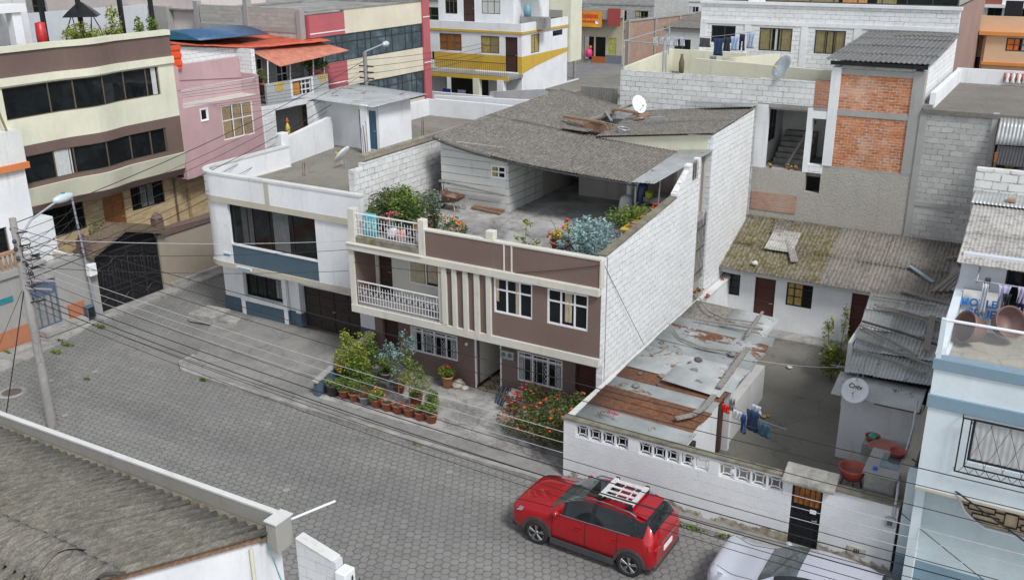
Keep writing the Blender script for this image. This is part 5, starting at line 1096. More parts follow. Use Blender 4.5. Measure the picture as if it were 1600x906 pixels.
m = MB(); m.lathe((-36.12, 37.9, 4.62), [(0, 0), (.16, .02), (.1, .3), (.14, .5), (.05, .75), (0, .8)], 10); m.build('body', plain('yellow_plastic', (.6, .45, .08), .5), t); m = MB(); m.lathe((-36.12, 37.9, 5.4), [(0, 0), (.1, .08), (0, .3)], 8); m.build('hat', FORG, t)
t = thing('blue_canopy', 'blue arched plastic canopy behind the orange roof', 'canopy', (-39.5, 36, 9.6))
m = MB(); k = 10
P = [(-1.6 + 3.2 * i / k, .9 * math.sin(math.pi * i / k)) for i in range(k + 1)]
vs = [(-38.9 + a * 1.1, 33.2 + .2 * a, 10.0 + b * .45) for a, b in P] + [(-40.2 + a * 1.1, 39.2 + .2 * a, 9.75 + b * .45) for a, b in P]
m.add(vs, [(i, i + 1, k + 2 + i, k + 1 + i) for i in range(k)], 0, True); m.build('canopy', plain('blue_plastic_sheet', (.04, .1, .2), .45, 0, .3), t, solid=.02); MB().add(vs[:k + 1], [tuple(range(k + 1))]).build('end_panel', plain('teal_sheet', (.02, .13, .22), .4), t, solid=.02)
H = house('office_block', 'rose-red and cream block with strips of bluish glazing', (-36, 45.8, 0), 'building')
f = Fr('x', -37.2); Y0, Y1 = 41.4, 52.0
CRM = plaster('ivory_paint', (.7, .64, .5), .1, .14)
for (z0, z1, g) in ((4.75, 6.45, 1), (6.45, 7.9, 0), (7.9, 9.4, 1), (9.4, 10.75, 0), (3.4, 4.75, 0), (0, 3.4, 0)):
    if not g: wall(f, H, 44.4, Y1, z0, z1, (), .3, CRM); wall(f, H, Y0, 44.4, z0, z1 - (.15 if z0 == 9.4 else 0), (), .3, RED)
    else:
        o = win(f, H, 44.4 if z0 < 6 else Y0 + .1, Y1, z0, z1, 9, (.7,), DARKM, .06, .06, glass=GLASSB, us=[.08, .2, .25, .38, .45, .5, .64, .7, .83, .9], name='window_band')
        if z0 < 6: wall(f, H, Y0, 44.4, z0, z1, (), .3, RED)
for z in (6.7, 9.58): MB().fb(f, Y0, 44.4, z, z + .06, 0, .02).build('white_line', WHITE2, H)
m = MB(); m.box(-37.7, -37.1, Y1, Y1 + .75, 0, 11.2); m.build('end_pilaster', RED, H)
for z in (4.1, 6.9, 9.75): MB().box(-37.1, -37.08, Y1, Y1 + .75, z, z + .06).build('white_line', WHITE2, H)
m = MB(); m.box(-48, -37.5, Y0 + .2, Y1, 10.4, 10.6); m.box(-39.5, -37.5, Y0, Y0 + .2, 0, 10.4); m.box(-48, -37.6, Y1 - .1, Y1 + .1, 0, 10.8); m.build('roof_slab', CONC, H)
m = MB(); m.box(-37.55, -37.15, Y0, Y1, 10.75, 10.82); m.build('coping', CONC, H)
# grey block building behind the orange roof
H = house('unfinished_house', 'unfinished grey block building with a concrete frame, behind the orange roof', (-41, 40.3, 0), 'building')
m = MB(); m.box(-45.2, -37.45, 41.0, 41.2, 6, 9.75); m.build('wall', blocks('pale_blocks', (.5, .5, .48), (.33, .32, .3), .42, .21, .016, .1, .6, .25), H)
m = MB(); m.box(-45.2, -37.45, 41.01, 41.2, 9.95, 11.0); m.build('wall', blocks('tan_grey_blocks', (.42, .41, .37), (.28, .27, .24), .42, .21, .016, .1, .6, .25), H)
m = MB(); m.box(-45.3, -37.45, 40.96, 41.25, 9.7, 9.97)
for x, zt in ((-45.6, 11.2), (-41.6, 12.4), (-37.7, 10.9)): m.box(x, x + .3, 40.92, 41.3, 6, zt)
m.build('concrete_frame', GREY, H)
MB().box(-52, -48.0, 41, 50, 0, 10.8).build('rear_wall', GREY, H); MB().box(-48, -45.3, 41.2, 50, 10.62, 10.7).build('roof_slab', CONC, H)
H = house('pale_pink_building', 'pale pinkish plastered building behind the apartment house roof', (-53, 41.5, 0), 'building')
m = MB(); m.box(-60, -46.2, 41.5, 47.5, 0, 11.6); m.build('wall', plaster('pale_pink_plaster', (.62, .55, .52), .2, .3), H); m = MB()
for k in range(18): m.box(-54 + k * .4, -53.85 + k * .4, 41.5, 41.55, 11.6, 12.6)
m.box(-54, -47, 41.48, 41.56, 12.5, 12.6); m.build('railing', BLACKM, H); MB().box(-60.1, -46.1, 41.4, 47.6, 11.5, 11.65).build('coping', CONC, H)
# ================================================================== courtyard property right of the main house
H = house('courtyard_front_wall', 'white peeling street wall with lattice blocks and a black metal door, behind the red car', (-6.5, 21.4, .12), 'wall')
f = Fr('y', 21.4); lat = [(-10.58, -8.98, 1.5, 1.9), (-8.68, -6.7, 1.5, 1.88), (-6.43, -4.75, 1.48, 1.9)]
wl = NT('peeling_white_wall'); sp = wl.n('ShaderNodeSeparateXYZ'); wl.l(wl.pos, sp.inputs[0])
low = wl.ramp(wl.math('ADD', sp.outputs[2], wl.math('MULTIPLY', wl.noise(1.4, 5, None, .7), 1.1)), .78, .84, 1, 0)
cc = wl.mix(wl.ramp(wl.noise(1.2, 5), .35, .7), (.66, .67, .68), (.76, .775, .79)); s_ = wl.noise(1, 5, wl.scale((3, 3, .4)), .7); cc = wl.mix(wl.ramp(s_, .6, .8, 0, .4), cc, (.3, .29, .27))
cc = wl.mix(wl.ramp(wl.noise(2.2, 8, None, .78), .62, .66, 0, .6), cc, (.42, .4, .37))
cc = wl.mix(low, cc, wl.mix(wl.ramp(wl.noise(5, 5), .4, .6), (.22, .19, .14), (.42, .37, .29))); wl.bump(wl.math('ADD', wl.math('MULTIPLY', low, -.7), wl.noise(18, 5)), .5, .02); PEEL = wl.fin(cc, .9)
wall(f, H, -10.95, -3.78 + 1.75, .1, 1.97, lat + [(-4.53, -3.78, .1, 1.82)], .16, PEEL)
for (a, b, z0, z1) in lat:
    m = MB(); k = round((b - a) / .4); s = (b - a) / k; h = z1 - z0
    for i in range(k):
        u = a + i * s
        m.fb(f, u, u + .025, z0, z1, -.13, -.02); m.fb(f, u + s - .025, u + s, z0, z1, -.13, -.02)
        m.fb(f, u + .025, u + s - .025, z0, z0 + .02, -.13, -.02); m.fb(f, u + .025, u + s - .025, z1 - .02, z1, -.13, -.02)
        cx, cz = u + s / 2, (z0 + z1) / 2
        for (du, dz) in ((-1, 0), (1, 0), (0, -1), (0, 1)):
            c0 = V(cx + du * s * .5, 0, cz + dz * h * .5); pts = []
            for q in range(7):
                a_ = math.pi * q / 6; 
                if du: pts.append(f.p(c0.x - du * s * .28 * math.sin(a_), c0.z + h * .48 * math.cos(a_), -.07))
                else: pts.append(f.p(c0.x + s * .48 * math.cos(a_), c0.z - dz * h * .28 * math.sin(a_), -.07))
            m.path(pts, .017, 4, sm=False)
    m.build('lattice_panel', WHITE, H)
m = MB(); m.box(-10.98, -4.8, 21.36, 21.6, 1.97, 2.03); m.box(-3.55, -2.0, 21.34, 21.62, 1.97, 2.04); m.build('coping', MOSSC, H)
m = MB(); m.prism([(-4.78, 21.22), (-3.5, 21.22), (-3.5, 21.75), (-4.78, 21.75)], [1.9, 1.9, 2.1, 2.1], [2.0, 2.0, 2.25, 2.25]); m.build('door_canopy', concrete('mossy_coping2', (.34, .33, .3), (.14, .135, .12), big=2, moss=.2), H, bevel=.02)
door(f, H, -4.53, -3.78, .12, 1.82, plain('black_metal_door', (.012, .014, .018), .45, .2), .08, (4, 2))
m = MB(); m.fb(f, -4.5, -3.81, 1.3, 1.8, -.07, -.055); m.build('door_glazing', plain('amber_glass', (.28, .1, .02), .25, 0, .5), H)
m = MB()
for k in range(6): m.tube(f.p(-4.48 + k * .13, 1.3, -.04), f.p(-4.48 + k * .13, 1.8, -.04), .008)
m.build('door_bars', BLACKM, H)
MB().fb(f, -4.05, -3.9, 1.12, 1.22, -.05, -.03).build('house_number', WHITE2, H)
m = MB(); m.box(-10.99, -10.75, 21.45, 35.2, .1, 1.95); m.build('side_wall', WHITE, H) if False else None
t = thing('boundary_wall', 'long low white wall running back between the main house and the rusty tin roofs', 'wall', (-10.9, 28, 0))
m = MB(); m.box(-10.98, -10.74, 21.6, 37.8, 0, 1.9); m.build('wall', WHITE, t); MB().box(-11.0, -10.7, 21.62, 37.8, 1.9, 1.96).build('coping', OFFW, t)
t = thing('drain_plate', 'cream rectangular drain grating low on the street wall, right of the black door', 'vent', (-2.9, 21.38, .5)); MB().fb(f, -3.05, -2.62, .36, .56, 0, .03).build('frame', plain('cream_plate', (.45, .43, .36), .7), t)
m = MB()
for k in range(3): m.fb(f, -2.9 + k * .05, -2.87 + k * .05, .4, .52, .03, .035)
m.build('grating', BLACKM, t)
t = thing('electric_meter', 'grey electric meter box on the street wall under the vertical pipe', 'meter', (-2.15, 21.3, 1.5)); MB().fb(f, -2.28, -2.06, 1.4, 1.66, 0, .12).build('case', plain('grey_plastic', (.4, .42, .42), .4), t, bevel=.02); MB().fb(f, -2.23, -2.11, 1.48, 1.6, .12, .125).build('glass', GLASSB, t)
m = MB(); m.path([(-2.12, 21.34, 1.7), (-2.12, 21.4, 2.3), (-2.2, 22.0, 2.4), (-2.3, 24.6, 2.5), (-2.32, 24.8, 3.2)], .035); tag(m.build('conduit', GALV, loc=(-2.1, 21.3, 1.7)), 'long grey conduit pipe rising from the meter along the blue house', 'pipe')
# tin-roofed sheds on the left of the courtyard
H = house('tin_shed', 'long shed roofed with rusty and grey tin sheets weighed down by stones and timbers', (-9, 27, 0), 'shed')
zz = lambda y: 1.98 + .2 * (y - 21.6) / 9
def rp(i, j, ns, nl): return {0: 1, 1: 2, 2: 2, 3: 0, 4: 2, 5: 0, 6: 3, 7: 0, 8: 4, 9: 2, 10: 3, 11: 4}.get(i, 0)
# waves run across the shed (X direction): eave = street side to back
cols = [(21.6, 22.35, TIN, 0), (22.35, 23.0, TINRR, .02), (23.0, 23.6, TINRR, .035), (23.6, 24.35, TIN, .02), (24.35, 25.05, TINRR, .03), (25.05, 25.9, TINW, .06), (25.9, 26.7, TINW, .05), (26.7, 27.4, TIN, .03), (27.4, 28.1, TIN, .05), (28.1, 28.8, TINR, .04), (28.8, 29.5, TIN, .02)]
for i, (a, b, mt, dz) in enumerate(cols):
    xr = -7.25 if a > 25 else -7.45
    sheets((-10.7, b + .05, zz(b) + dz + .06), (-10.7, a, zz(a) + dz + .06), (xr + RN.uniform(-.1, .1), a, zz(a) + dz - .03), (xr + RN.uniform(-.1, .1), b + .05, zz(b) + dz - .03), .1, .012, .9, 4, .006, q=4).build('roof_sheet', mt, H, solid=.004)
sheets((-9.3, 25.6, 2.28), (-9.3, 24.5, 2.26), (-7.5, 24.5, 2.13), (-7.5, 25.6, 2.15), .1, .012, 1.2, 4, .0, q=4).build('roof_sheet', TINW, H, solid=.004)
sheets((-10.7, 31.3, 2.25), (-10.7, 29.5, 2.2), (-9.2, 29.5, 2.15), (-9.2, 31.3, 2.2), .15, .02, 1.9, 4, 0).build('roof_sheet', FIBREX, H, solid=.008)
sheets((-9.2, 31.2, 2.26), (-9.2, 29.4, 2.22), (-7.6, 29.4, 2.15), (-7.6, 31.2, 2.18), .15, .018, .9, 4, .01).build('roof_sheet', TINW, H, solid=.006)
m = MB(); m.box(-10.7, -7.55, 21.62, 21.8, 0, 1.38); m.box(-7.75, -7.55, 21.8, 24.6, 0, 1.9); m.box(-7.6, -7.4, 25.3, 25.5, 0, 2.05); m.build('wall', WHITE, H)
m = MB(); m.box(-7.75, -7.6, 24.6, 25.3, 0, 1.85); m.build('door', DOORR, H); m = MB(); m.box(-7.8, -7.5, 25.5, 29.3, 0, 1.2); m.build('wall', OFFW, H)
m = MB(); m.box(-7.9, -7.0, 26.0, 28.5, 0, .02); m.box(-7.75, -7.3, 26.2, 28.3, .0, 1.15); m.build('lean_to_box', GREY, H) if False else None
m = MB(); m.box(-7.7, -7.45, 22.0, 22.5, 1.2, 1.7); m.build('shed_window', GLASS, H)
for i, (x, y, r, lb) in enumerate(((-9.9, 24.0, .15, 'yellowish stone on the rusty part of the shed roof, nearest the street'), (-10.1, 24.8, .1, 'small grey stone at the left of the shed roof'), (-9.45, 24.95, .17, 'dark rounded stone on the left edge of the white tin sheet'), (-8.35, 25.05, .17, 'grey flat stone in the middle of the white tin sheet'), (-8.9, 26.55, .16, 'tan stone on the shed roof above the white sheet'), (-9.6, 26.7, .13, 'dark stone on the shed roof near the wall'), (-8.1, 27.45, .17, 'black flat stone under the curved timber on the shed roof'), (-10.4, 27.2, .12, 'pale stone on the shed roof close to the boundary wall'), (-9.9, 27.2, .08, 'very small black stone on the shed roof'), (-8.75, 25.8, .13, 'pale flat stone between the two white tin sheets'), (-9.35, 24.4, .09, 'small greenish stone on the rust beside the white sheet'))):
    r *= .78; z = 2.1 + .02 * (y - 21.6); m = MB(); m.blob((x, y, z), r, 0, 9, .28, .55); tag(m.build('stone', plain('stone_%d' % (i % 3), ((.2, .2, .19), (.1, .1, .1), (.28, .25, .18))[i % 3], .9, 0, .3), loc=(x, y, z - r * .5)), lb, 'stone', 'stones weighing down the tin shed roof')
for (a, b, w_, h_, lb) in (((-7.65, 24.9, 2.22), (-7.75, 27.9, 2.32), .17, .05, 'straight grey board on the right edge of the tin shed roof'), ((-10.0, 29.3, 2.35), (-7.75, 29.5, 2.35), .09, .07, 'grey pole across the back of the tin shed roof'), ((-8.05, 28.7, 2.34), (-8.2, 31.0, 2.38), .09, .05, 'grey board standing off the back right edge of the shed roof')):
    tag(planks(a, b, w_, h_).build('timber', WOODG, loc=a), lb, 'timber')
m = MB(); P = [(-8.1, 22.6, 2.15), (-7.75, 22.9, 2.2), (-7.6, 23.5, 2.2), (-7.6, 24.3, 2.24)]
for i in range(3): planks(P[i], P[i + 1], .16, .05, m)
tag(m.build('timber', WOODG, loc=P[0]), 'curved grey board at the rusty front corner of the tin shed roof', 'timber')
m = MB(); m.path([(-10.6, 28.4, 2.4), (-9.9, 27.6, 2.32), (-9.0, 27.3, 2.3), (-7.8, 27.5, 2.3)], [.02, .035, .04, .03]); tag(m.build('branch', WOODG, loc=(-9.5, 27.6, 2.2)), 'long curved branch across the middle of the tin shed roof', 'branch')
m = MB(); m.path([(-10.5, 31.0, 2.5), (-9.9, 30.2, 2.4), (-9.2, 29.9, 2.36), (-7.9, 30.1, 2.34)], [.02, .035, .035, .02]); tag(m.build('branch', WOODG, loc=(-9.5, 30, 2.2)), 'bent branch at the back of the tin shed roof', 'branch')
m = MB(); leaves(m, [(V(-9.75, 21.85, 2.15), .35, .12, .12)], 110, .04, 2); tag(m.build('creeper', [GO, FPINK], loc=(-9.75, 21.85, 2.05)), 'small creeper with pink-purple flowers at the front of the tin shed roof', 'plant')
# courtyard room at the back
H = house('courtyard_room', 'low white single-storey row with two red-brown doors under a mossy corrugated roof', (-8, 35.2, 0))
f = Fr('y', 35.2); ops = [(-11.1, -10.3, 1.22, 2.1), (-9.7, -8.9, .15, 2.17), (-8.47, -7.48, 1.2, 2.15), (-6.05, -5.2, .15, 2.15)]
wall(f, H, -11.2, -2.1, 0, 2.3, ops, .2, WHITE); win(f, H, *ops[0], 2, (.33, .66), BLACKM, .08, .05, [(0, .5, CURTG)]); win(f, H, *ops[2], 3, (.4, .75), BLACKM, .08, .05, [(0, .6, CURTY)], us=[.3, .62])
door(f, H, *ops[1], DOORR, .08, (1, 4)); door(f, H, *ops[3], DOORR, .08, (1, 4))
m = MB(); m.box(-11.2, -4.9, 34.95, 35.18, 2.22, 2.36); m.build('eaves_board', OFFW, H, bevel=.01); m = MB(); m.box(-10.6, -3, 34.4, 35.18, .0, .12); m.build('step', KERB, H)
m = MB(); m.box(-11.2, -2.1, 38.0, 38.15, 0, 3.5); m.build('back_wall', OFFW, H) if False else None
msh = lambda i, j, ns, nl: 1 if i < ns * .42 else 0
sheets((-11.25, 34.7, 2.42), (-2.3, 34.7, 2.42), (-2.3, 38.15, 3.72), (-11.25, 38.15, 3.72), .15, .022, .95, 1.9, .018, 2, msh, step=.02).build('roof', [FIBRE if False else FIBREX, FIBREM], H, solid=.008)
for (a, b, w_, lb, mt) in (((-9.0, 36.9, 3.32), (-8.35, 35.5, 2.86), .28, 'weathered plank lying on the mossy courtyard roof', WOODG), ((-4.35, 36.3, 3.12), (-3.4, 35.6, 2.88), .12, 'light blue strip lying on the right of the courtyard roof', plain('pale_blue_strip', (.3, .4, .48), .5)), ((-4.3, 34.9, 2.62), (-2.3, 34.2, 2.6), .16, 'long grey board along the right eave of the courtyard roof', WOODG), ((-3.2, 37.0, 3.42), (-2.3, 37.3, 3.6), .14, 'short bent board at the far right of the courtyard roof', WOODG)):
    tag(planks(a, b, w_, .05).build('timber', mt, loc=a), lb, 'timber')
sheets((-9.7, 36.0, 3.05), (-8.6, 36.0, 3.05), (-8.6, 37.3, 3.52), (-9.7, 37.3, 3.52), .1, .012, 1.2, 1.4, 0).build('patch_sheet', FIBREL, H, solid=.008); sheets((-9.8, 37.1, 3.4), (-9.2, 37.1, 3.4), (-9.2, 37.9, 3.7), (-9.8, 37.9, 3.7), .15, .018, 1.2, 1.4, 0).build('patch_sheet', FIBRE, H, solid=.008)
sheets((-2.95, 35.3, 2.8), (-2.3, 35.3, 2.8), (-2.3, 37.0, 3.4), (-2.95, 37.0, 3.4), .08, .01, 1.2, 2, 0).build('patch_sheet', TIN, H, solid=.006)
m = MB()
for k in range(5): planks((-3.3 + .2 * k, 35.0 + .1 * k, 2.75), (-2.7 + .1 * k, 36.3, 3.22), .14, .04, m)
tag(m.build('timber_pile', WOODG, loc=(-2.8, 35.5, 2.8)), 'jumble of grey boards at the right corner of the courtyard roof', 'timber')
m = MB(); m.blob((-9.75, 35.1, 2.72), .12, 0, 8, .25, .8); tag(m.build('stone', OFFW, loc=(-9.75, 35.1, 2.62)), 'pale stone on the eave of the mossy courtyard roof', 'stone')
# right-hand tin roof and laundry hut
H = house('laundry_shed', 'white-walled laundry shed under a long grey tin roof covered with poles', (-3.4, 29, 0), 'shed')
for i in range(9):
    a = 26.9 + i * .93; mt = [TINW, TIN, TIN, TINW, TIN, TIN, TINW, TIN, TIN][i]
    sheets((-4.62 - .02 * i, a + 1.0, 2.48 + .012 * i), (-4.62 - .02 * i, a, 2.5 + .01 * i), (-2.25, a, 2.78 + .01 * i + .01), (-2.25, a + 1.0, 2.76 + .012 * i), .1, .011, 1, 3, .012, q=4).build('roof_sheet', mt, H, solid=.005) if False else None
sheets((-4.6, 27.2, 2.5), (-2.25, 27.2, 2.62), (-2.3, 34.9, 2.6), (-5.35, 34.9, 2.42), .12, .014, .8, 1.75, .012, 2, None, step=.02).build('roof', [TIN, TINW], H, solid=.005)
sheets((-4.75, 26.15, 2.2), (-2.35, 26.15, 2.2), (-2.35, 27.3, 2.45), (-4.75, 27.3, 2.45), .06, .008, 2.4, 1.3, 0, q=4).build('roof_sheet', TINW, H, solid=.005)
m = MB(); m.box(-4.4, -2.3, 26.6, 26.75, 0, 2.2); m.box(-4.5, -4.35, 26.6, 30.0, 0, 2.35); m.build('wall', WHITE, H); m = MB(); m.box(-3.6, -2.35, 26.5, 26.6, 2.0, 2.12); m.build('lintel_board', WOODO, H)
m = MB(); m.box(-5.1, -4.95, 30, 34.9, 0, 2.3); m.build('wall', WHITE, H)
for i, (a, b, lb) in enumerate((((-5.1, 33.9, 2.62), (-3.0, 33.6, 2.72), 'thin pole at the back of the laundry shed roof'), ((-4.9, 33.0, 2.64), (-2.4, 31.9, 2.76), 'pair of brown poles across the laundry shed roof'), ((-4.95, 31.3, 2.6), (-2.4, 30.0, 2.76), 'dark pole across the middle of the laundry shed roof'), ((-4.95, 30.9, 2.6), (-2.9, 28.9, 2.74), 'slanting dark pole on the laundry shed roof'), ((-4.8, 29.7, 2.6), (-2.4, 28.4, 2.72), 'long dark pole near the front of the laundry shed roof'), ((-4.7, 28.8, 2.6), (-2.5, 27.8, 2.7), 'front-most pole on the laundry shed roof'), ((-2.95, 32.3, 2.8), (-2.7, 29.2, 2.8), 'weathered board lying lengthwise on the laundry shed roof'))):
    m = MB()
    if i == 6: planks(a, b, .2, .05, m)
    else: m.path([Vector(a), Vector(a).lerp(Vector(b), .5) + V(0, .08, 0), Vector(b)], .045)
    if i == 1: m.path([Vector(a) + V(.1, -.15, 0), Vector(b) + V(0, -.18, 0)], .04)
    tag(m.build('pole', WOODG if i != 2 else wood('dark_pole', (.06, .055, .05), (.12, .11, .1)), loc=a), lb, 'pole')
t = thing('satellite_dish', 'white round satellite dish painted with black letters on the laundry shed roof', 'satellite dish', (-4.1, 26.2, 2.3))
aim = V(-.1, -.75, .62).normalized(); c = V(-4.05, 25.95, 2.55); m = MB(); m.lathe(c, [(0, 0), (.15, .01), (.28, .045), (.37, .09), (.375, .085), (.28, .035), (.15, -.005), (0, -.01)], 30, axis=aim); m.build('reflector', WHITE2, t)
m = MB(); m.tube((-4.05, 26.2, 2.25), c, .02); m.tube(c - aim * .0 + V(0, 0, .3), c + V(0, 0, .75), .012); m.build('mast', GALV, t); m = MB(); lo = c + V(0, 0, -.3); m.tube(c + V(0, 0, -.36), c + aim * .38 + V(0, 0, -.18), .01); m.build('feed_arm', GALV, t); MB().tube(c + aim * .36 + V(0, 0, -.18), c + aim * .28 + V(0, 0, -.14), .03).build('receiver', FYEL, t)
def text(par, s, mat, at, u, up, size, ext=.003, name='lettering', top=None):
    cu = bpy.data.curves.new(name, 'FONT'); cu.body = s; cu.size = size; cu.extrude = ext; cu.align_x = 'CENTER'; cu.align_y = 'CENTER'; cu.resolution_u = 3; cu.offset = size * .025; cu.materials.append(mat)
    ob = bpy.data.objects.new(name, cu); S.collection.objects.link(ob)
    u = Vector(u).normalized(); up = Vector(up); up = (up - u * up.dot(u)).normalized(); nn = u.cross(up)
    mt = Matrix((u, up, nn)).transposed().to_4x4(); mt.translation = Vector(at) - (root_loc(par) if par else Vector((0, 0, 0))); ob.matrix_world = mt
    dg = bpy.context.evaluated_depsgraph_get(); me = bpy.data.meshes.new_from_object(ob.evaluated_get(dg)); bpy.data.objects.remove(ob)
    o = bpy.data.objects.new(name, me); S.collection.objects.link(o); o.matrix_world = mt
    if not me.materials: me.materials.append(mat)
    if par: o.parent = par
    return o
text(t, 'Cntv', BLACKM, c + aim * .065 + V(0, 0, .12), (1, -.13, 0), (0, .6, .75), .19)
t = thing('antenna', 'thin television antenna with crossbars on the laundry shed roof', 'antenna', (-4.2, 26.5, 2.4)); m = MB(); m.tube((-4.0, 26.6, 2.4), (-4.0, 26.6, 3.3), .012); m.tube((-4.9, 26.5, 2.95), (-3.3, 26.7, 3.0), .009)
for k in range(6): m.tube((-4.7 + k * .22, 26.3, 2.97), (-4.7 + k * .22, 26.85, 2.97), .006)
m.build('mast', GALV, t)
m = MB(); m.box(-2.2, -1.95, 22.0, 34.9, 0, 2.55); t = thing('party_wall', 'narrow crumbling wall between the courtyard and the pale blue house', 'wall', (-2.1, 28, 0)); m.build('wall', ROUGHST, t)
# raised washing corner behind the street wall
t = house('washing_corner', 'raised concrete washing corner with a tank behind the street wall', (-2.9, 23, 0), 'washing tank')
MB().box(-3.6, -2.2, 21.6, 24.0, 0, 1.75).build('platform', CONC, t); m = MB(); m.box(-2.95, -2.22, 21.8, 23.0, 1.75, 2.42); m.build('tank', CONC, t, bevel=.02)
m = MB(); m.box(-3.0, -2.19, 21.75, 23.05, 2.42, 2.48); m.build('tank_rim', GREY, t); MB().box(-2.7, -2.28, 22.15, 22.9, 2.486, 2.49).build('basin_water', GLASSB, t)
def tub(nm, lb, c, r, h, mat, legs=False, tilt=None):
    t = thing(nm, lb, 'tub', c); c = Vector(c); ax = V(*tilt).normalized() if tilt else V(0, 0, 1); z0 = .28 if legs else 0
    m = MB(); m.lathe(c + ax * z0, [(0, 0), (r * .72, 0), (r, h * .85), (r * 1.05, h), (r * .98, h), (r * .93, h * .85), (r * .66, .04), (0, .04)], 24, axis=ax); m.build('bowl', mat, t)
    if legs:
        for k in range(4): a = k * 1.57 + .4; MB().tube(c + V(r * .8 * math.cos(a), r * .8 * math.sin(a), 0), c + V(r * .6 * math.cos(a), r * .6 * math.sin(a), .3), .02).build('leg', DARKM, t)
    return t
RP = plain('red_brown_plastic', (.32, .06, .04), .45, 0, .15); DP = plain('dusky_plastic', (.17, .1, .09), .5, 0, .1)
tub('wash_tub', 'large red plastic tub on a dark stand behind the street wall', (-3.28, 22.1, 1.75), .33, .3, RP, True)
tub('wash_tub', 'wide shallow red-brown basin on the washing tank', (-2.75, 23.35, 2.3), .4, .1, plain('faded_red_plastic', (.3, .1, .07), .5)); tub('wash_tub', 'small deep red basin on the rim of the washing tank near the pipe', (-2.4, 22.9, 2.48), .2, .16, RP)
t = tub('wash_tub', 'small red tub filled with green and blue washing on the courtyard ledge', (-3.2, 24.2, 2.05), .19, .16, RP); MB().blob((-3.2, 24.2, 2.19), .13, 0, 8, .3, .5).build('washing', plain('green_blue_cloth', (.05, .3, .25), .8, 0, .5, 0, 20), t); 
m = MB(); m.box(-3.4, -2.3, 23.9, 24.5, 0, 2.05); m.build('ledge', CONC, None, loc=(-3.3, 23.8, 1.35)); bpy.context.scene.collection.objects[-1]; tag(bpy.data.objects['ledge'], 'concrete ledge under the small tub of washing', 'ledge')
m = MB(); m.blob((-2.75, 21.95, 2.52), .06, 0, 8, .2, .7); tag(m.build('cloth', plain('bright_blue', (.02, .1, .6), .5), loc=(-2.75, 21.85, 2.18)), 'bright blue scrap on the corner of the washing tank', 'cloth')
# courtyard tree, washing line, toys
potted('young_tree', 'young tree with thin yellow-green upright shoots in the middle of the courtyard', (-5.85, 31.9, 0), 0, 0, None, [((0, 0, 1.0), .4, .4, .5), ((-.3, .1, 1.75), .16, .16, .5), ((.25, .0, 2.1), .14, .14, .65), ((.5, -.1, 1.4), .25, .2, .3), ((0, 0, .5), .35, .35, .35)], 2600, .055, [G3, GO, G2], None, 'tree', None, [[(0, 0, 0), (0, 0, .5), (-.2, .1, 1.2), (-.35, .1, 2.1), .03], [(0, 0, .4), (.2, 0, 1.2), (.28, 0, 2.6), .025], [(0, 0, .4), (.4, -.1, 1.1), (.65, -.1, 1.6), .015]])
potted('climbing_plant', 'climbing plant with orange-red flowers against the white wall beside the barred courtyard window', (-11.0, 34.6, 0), 0, 0, None, [((0, 0, 1.1), .25, .2, .35), ((.1, .1, 1.65), .14, .14, .4), ((.15, .2, .6), .3, .2, .35)], 620, .05, [G1, G2], (FRED, 16, .05))
potted('climbing_plant', 'low red-flowered plant at the back left corner of the tin shed', (-10.9, 32.3, 1.9), 0, 0, None, [((0, 0, .25), .3, .3, .2)], 150, .05, [G1], (FRED, 8, .05))
m = MB()
def sag(a, b, s, k=14): a, b = Vector(a), Vector(b); return [a.lerp(b, i / k) + V(0, 0, -s * 4 * (i / k) * (1 - i / k)) for i in range(k + 1)]
m.path(sag((-7.6, 27.6, 2.1), (-4.5, 28.4, 2.2), .1), .006, 4); tag(m.build('washing_line', WHITE2, loc=(-6, 28, 2)), 'pale washing line crossing the courtyard behind the hanging clothes', 'washing line')
m = MB(); m.path(sag((-7.5, 24.8, 1.9), (-5.4, 24.0, 1.9), .08), .008, 4); tag(m.build('washing_line', GALV, loc=(-6.5, 24.4, 1.9)), 'washing line carrying the red, white and blue clothes near the tin shed', 'washing line')
def garment(lb, c, w_, h_, col, kind='shirt', dirx=(1, 0, 0), name=None):
    c = Vector(c); d = Vector(dirx).normalized(); n_ = d.cross(V(0, 0, 1)); m = MB(); k = 8; rows = 7; vs = []
    for side in (0, 1):
        for j in range(rows + 1):
            t_ = j / rows; ww = w_ * (1 - .12 * math.sin(t_ * 3) + (.1 * t_))
            if kind == 'shirt' and t_ < .3: ww *= 1.35 - t_
            for i in range(k + 1):
                s = i / k - .5; vs.append(c + d * (s * ww) + V(0, 0, -h_ * t_) + n_ * ((.025 * math.sin(i * 1.7 + j * .5) + (.03 if side else -.01)) * (1 if t_ else .3)))
    N = (k + 1) * (rows + 1)
    for side in (0, 1):
        fs = []
        for j in range(rows):
            for i in range(k):
                if kind == 'trousers' and j > 2 and i in (3, 4): continue
                a = side * N + j * (k + 1) + i; fs.append((a, a + 1, a + k + 2, a + k + 1))
        m.add(vs, fs, 0, True); 
    return tag(m.build(name or kind, cloth(lb.split()[0] + '_cloth_' + kind, col), loc=c, solid=.006), lb, {'shirt': 'shirt', 'trousers': 'trousers', 'cloth': 'cloth'}[kind])
D = (1, -.38, 0)
garment('red small garment hanging at the left of the courtyard washing line', (-7.35, 24.7, 1.85), .25, .25, (.7, .03, .03), 'cloth', D); garment('white small garments next to the red one on the courtyard washing line', (-6.95, 24.55, 1.82), .3, .28, (.6, .6, .6), 'cloth', D)
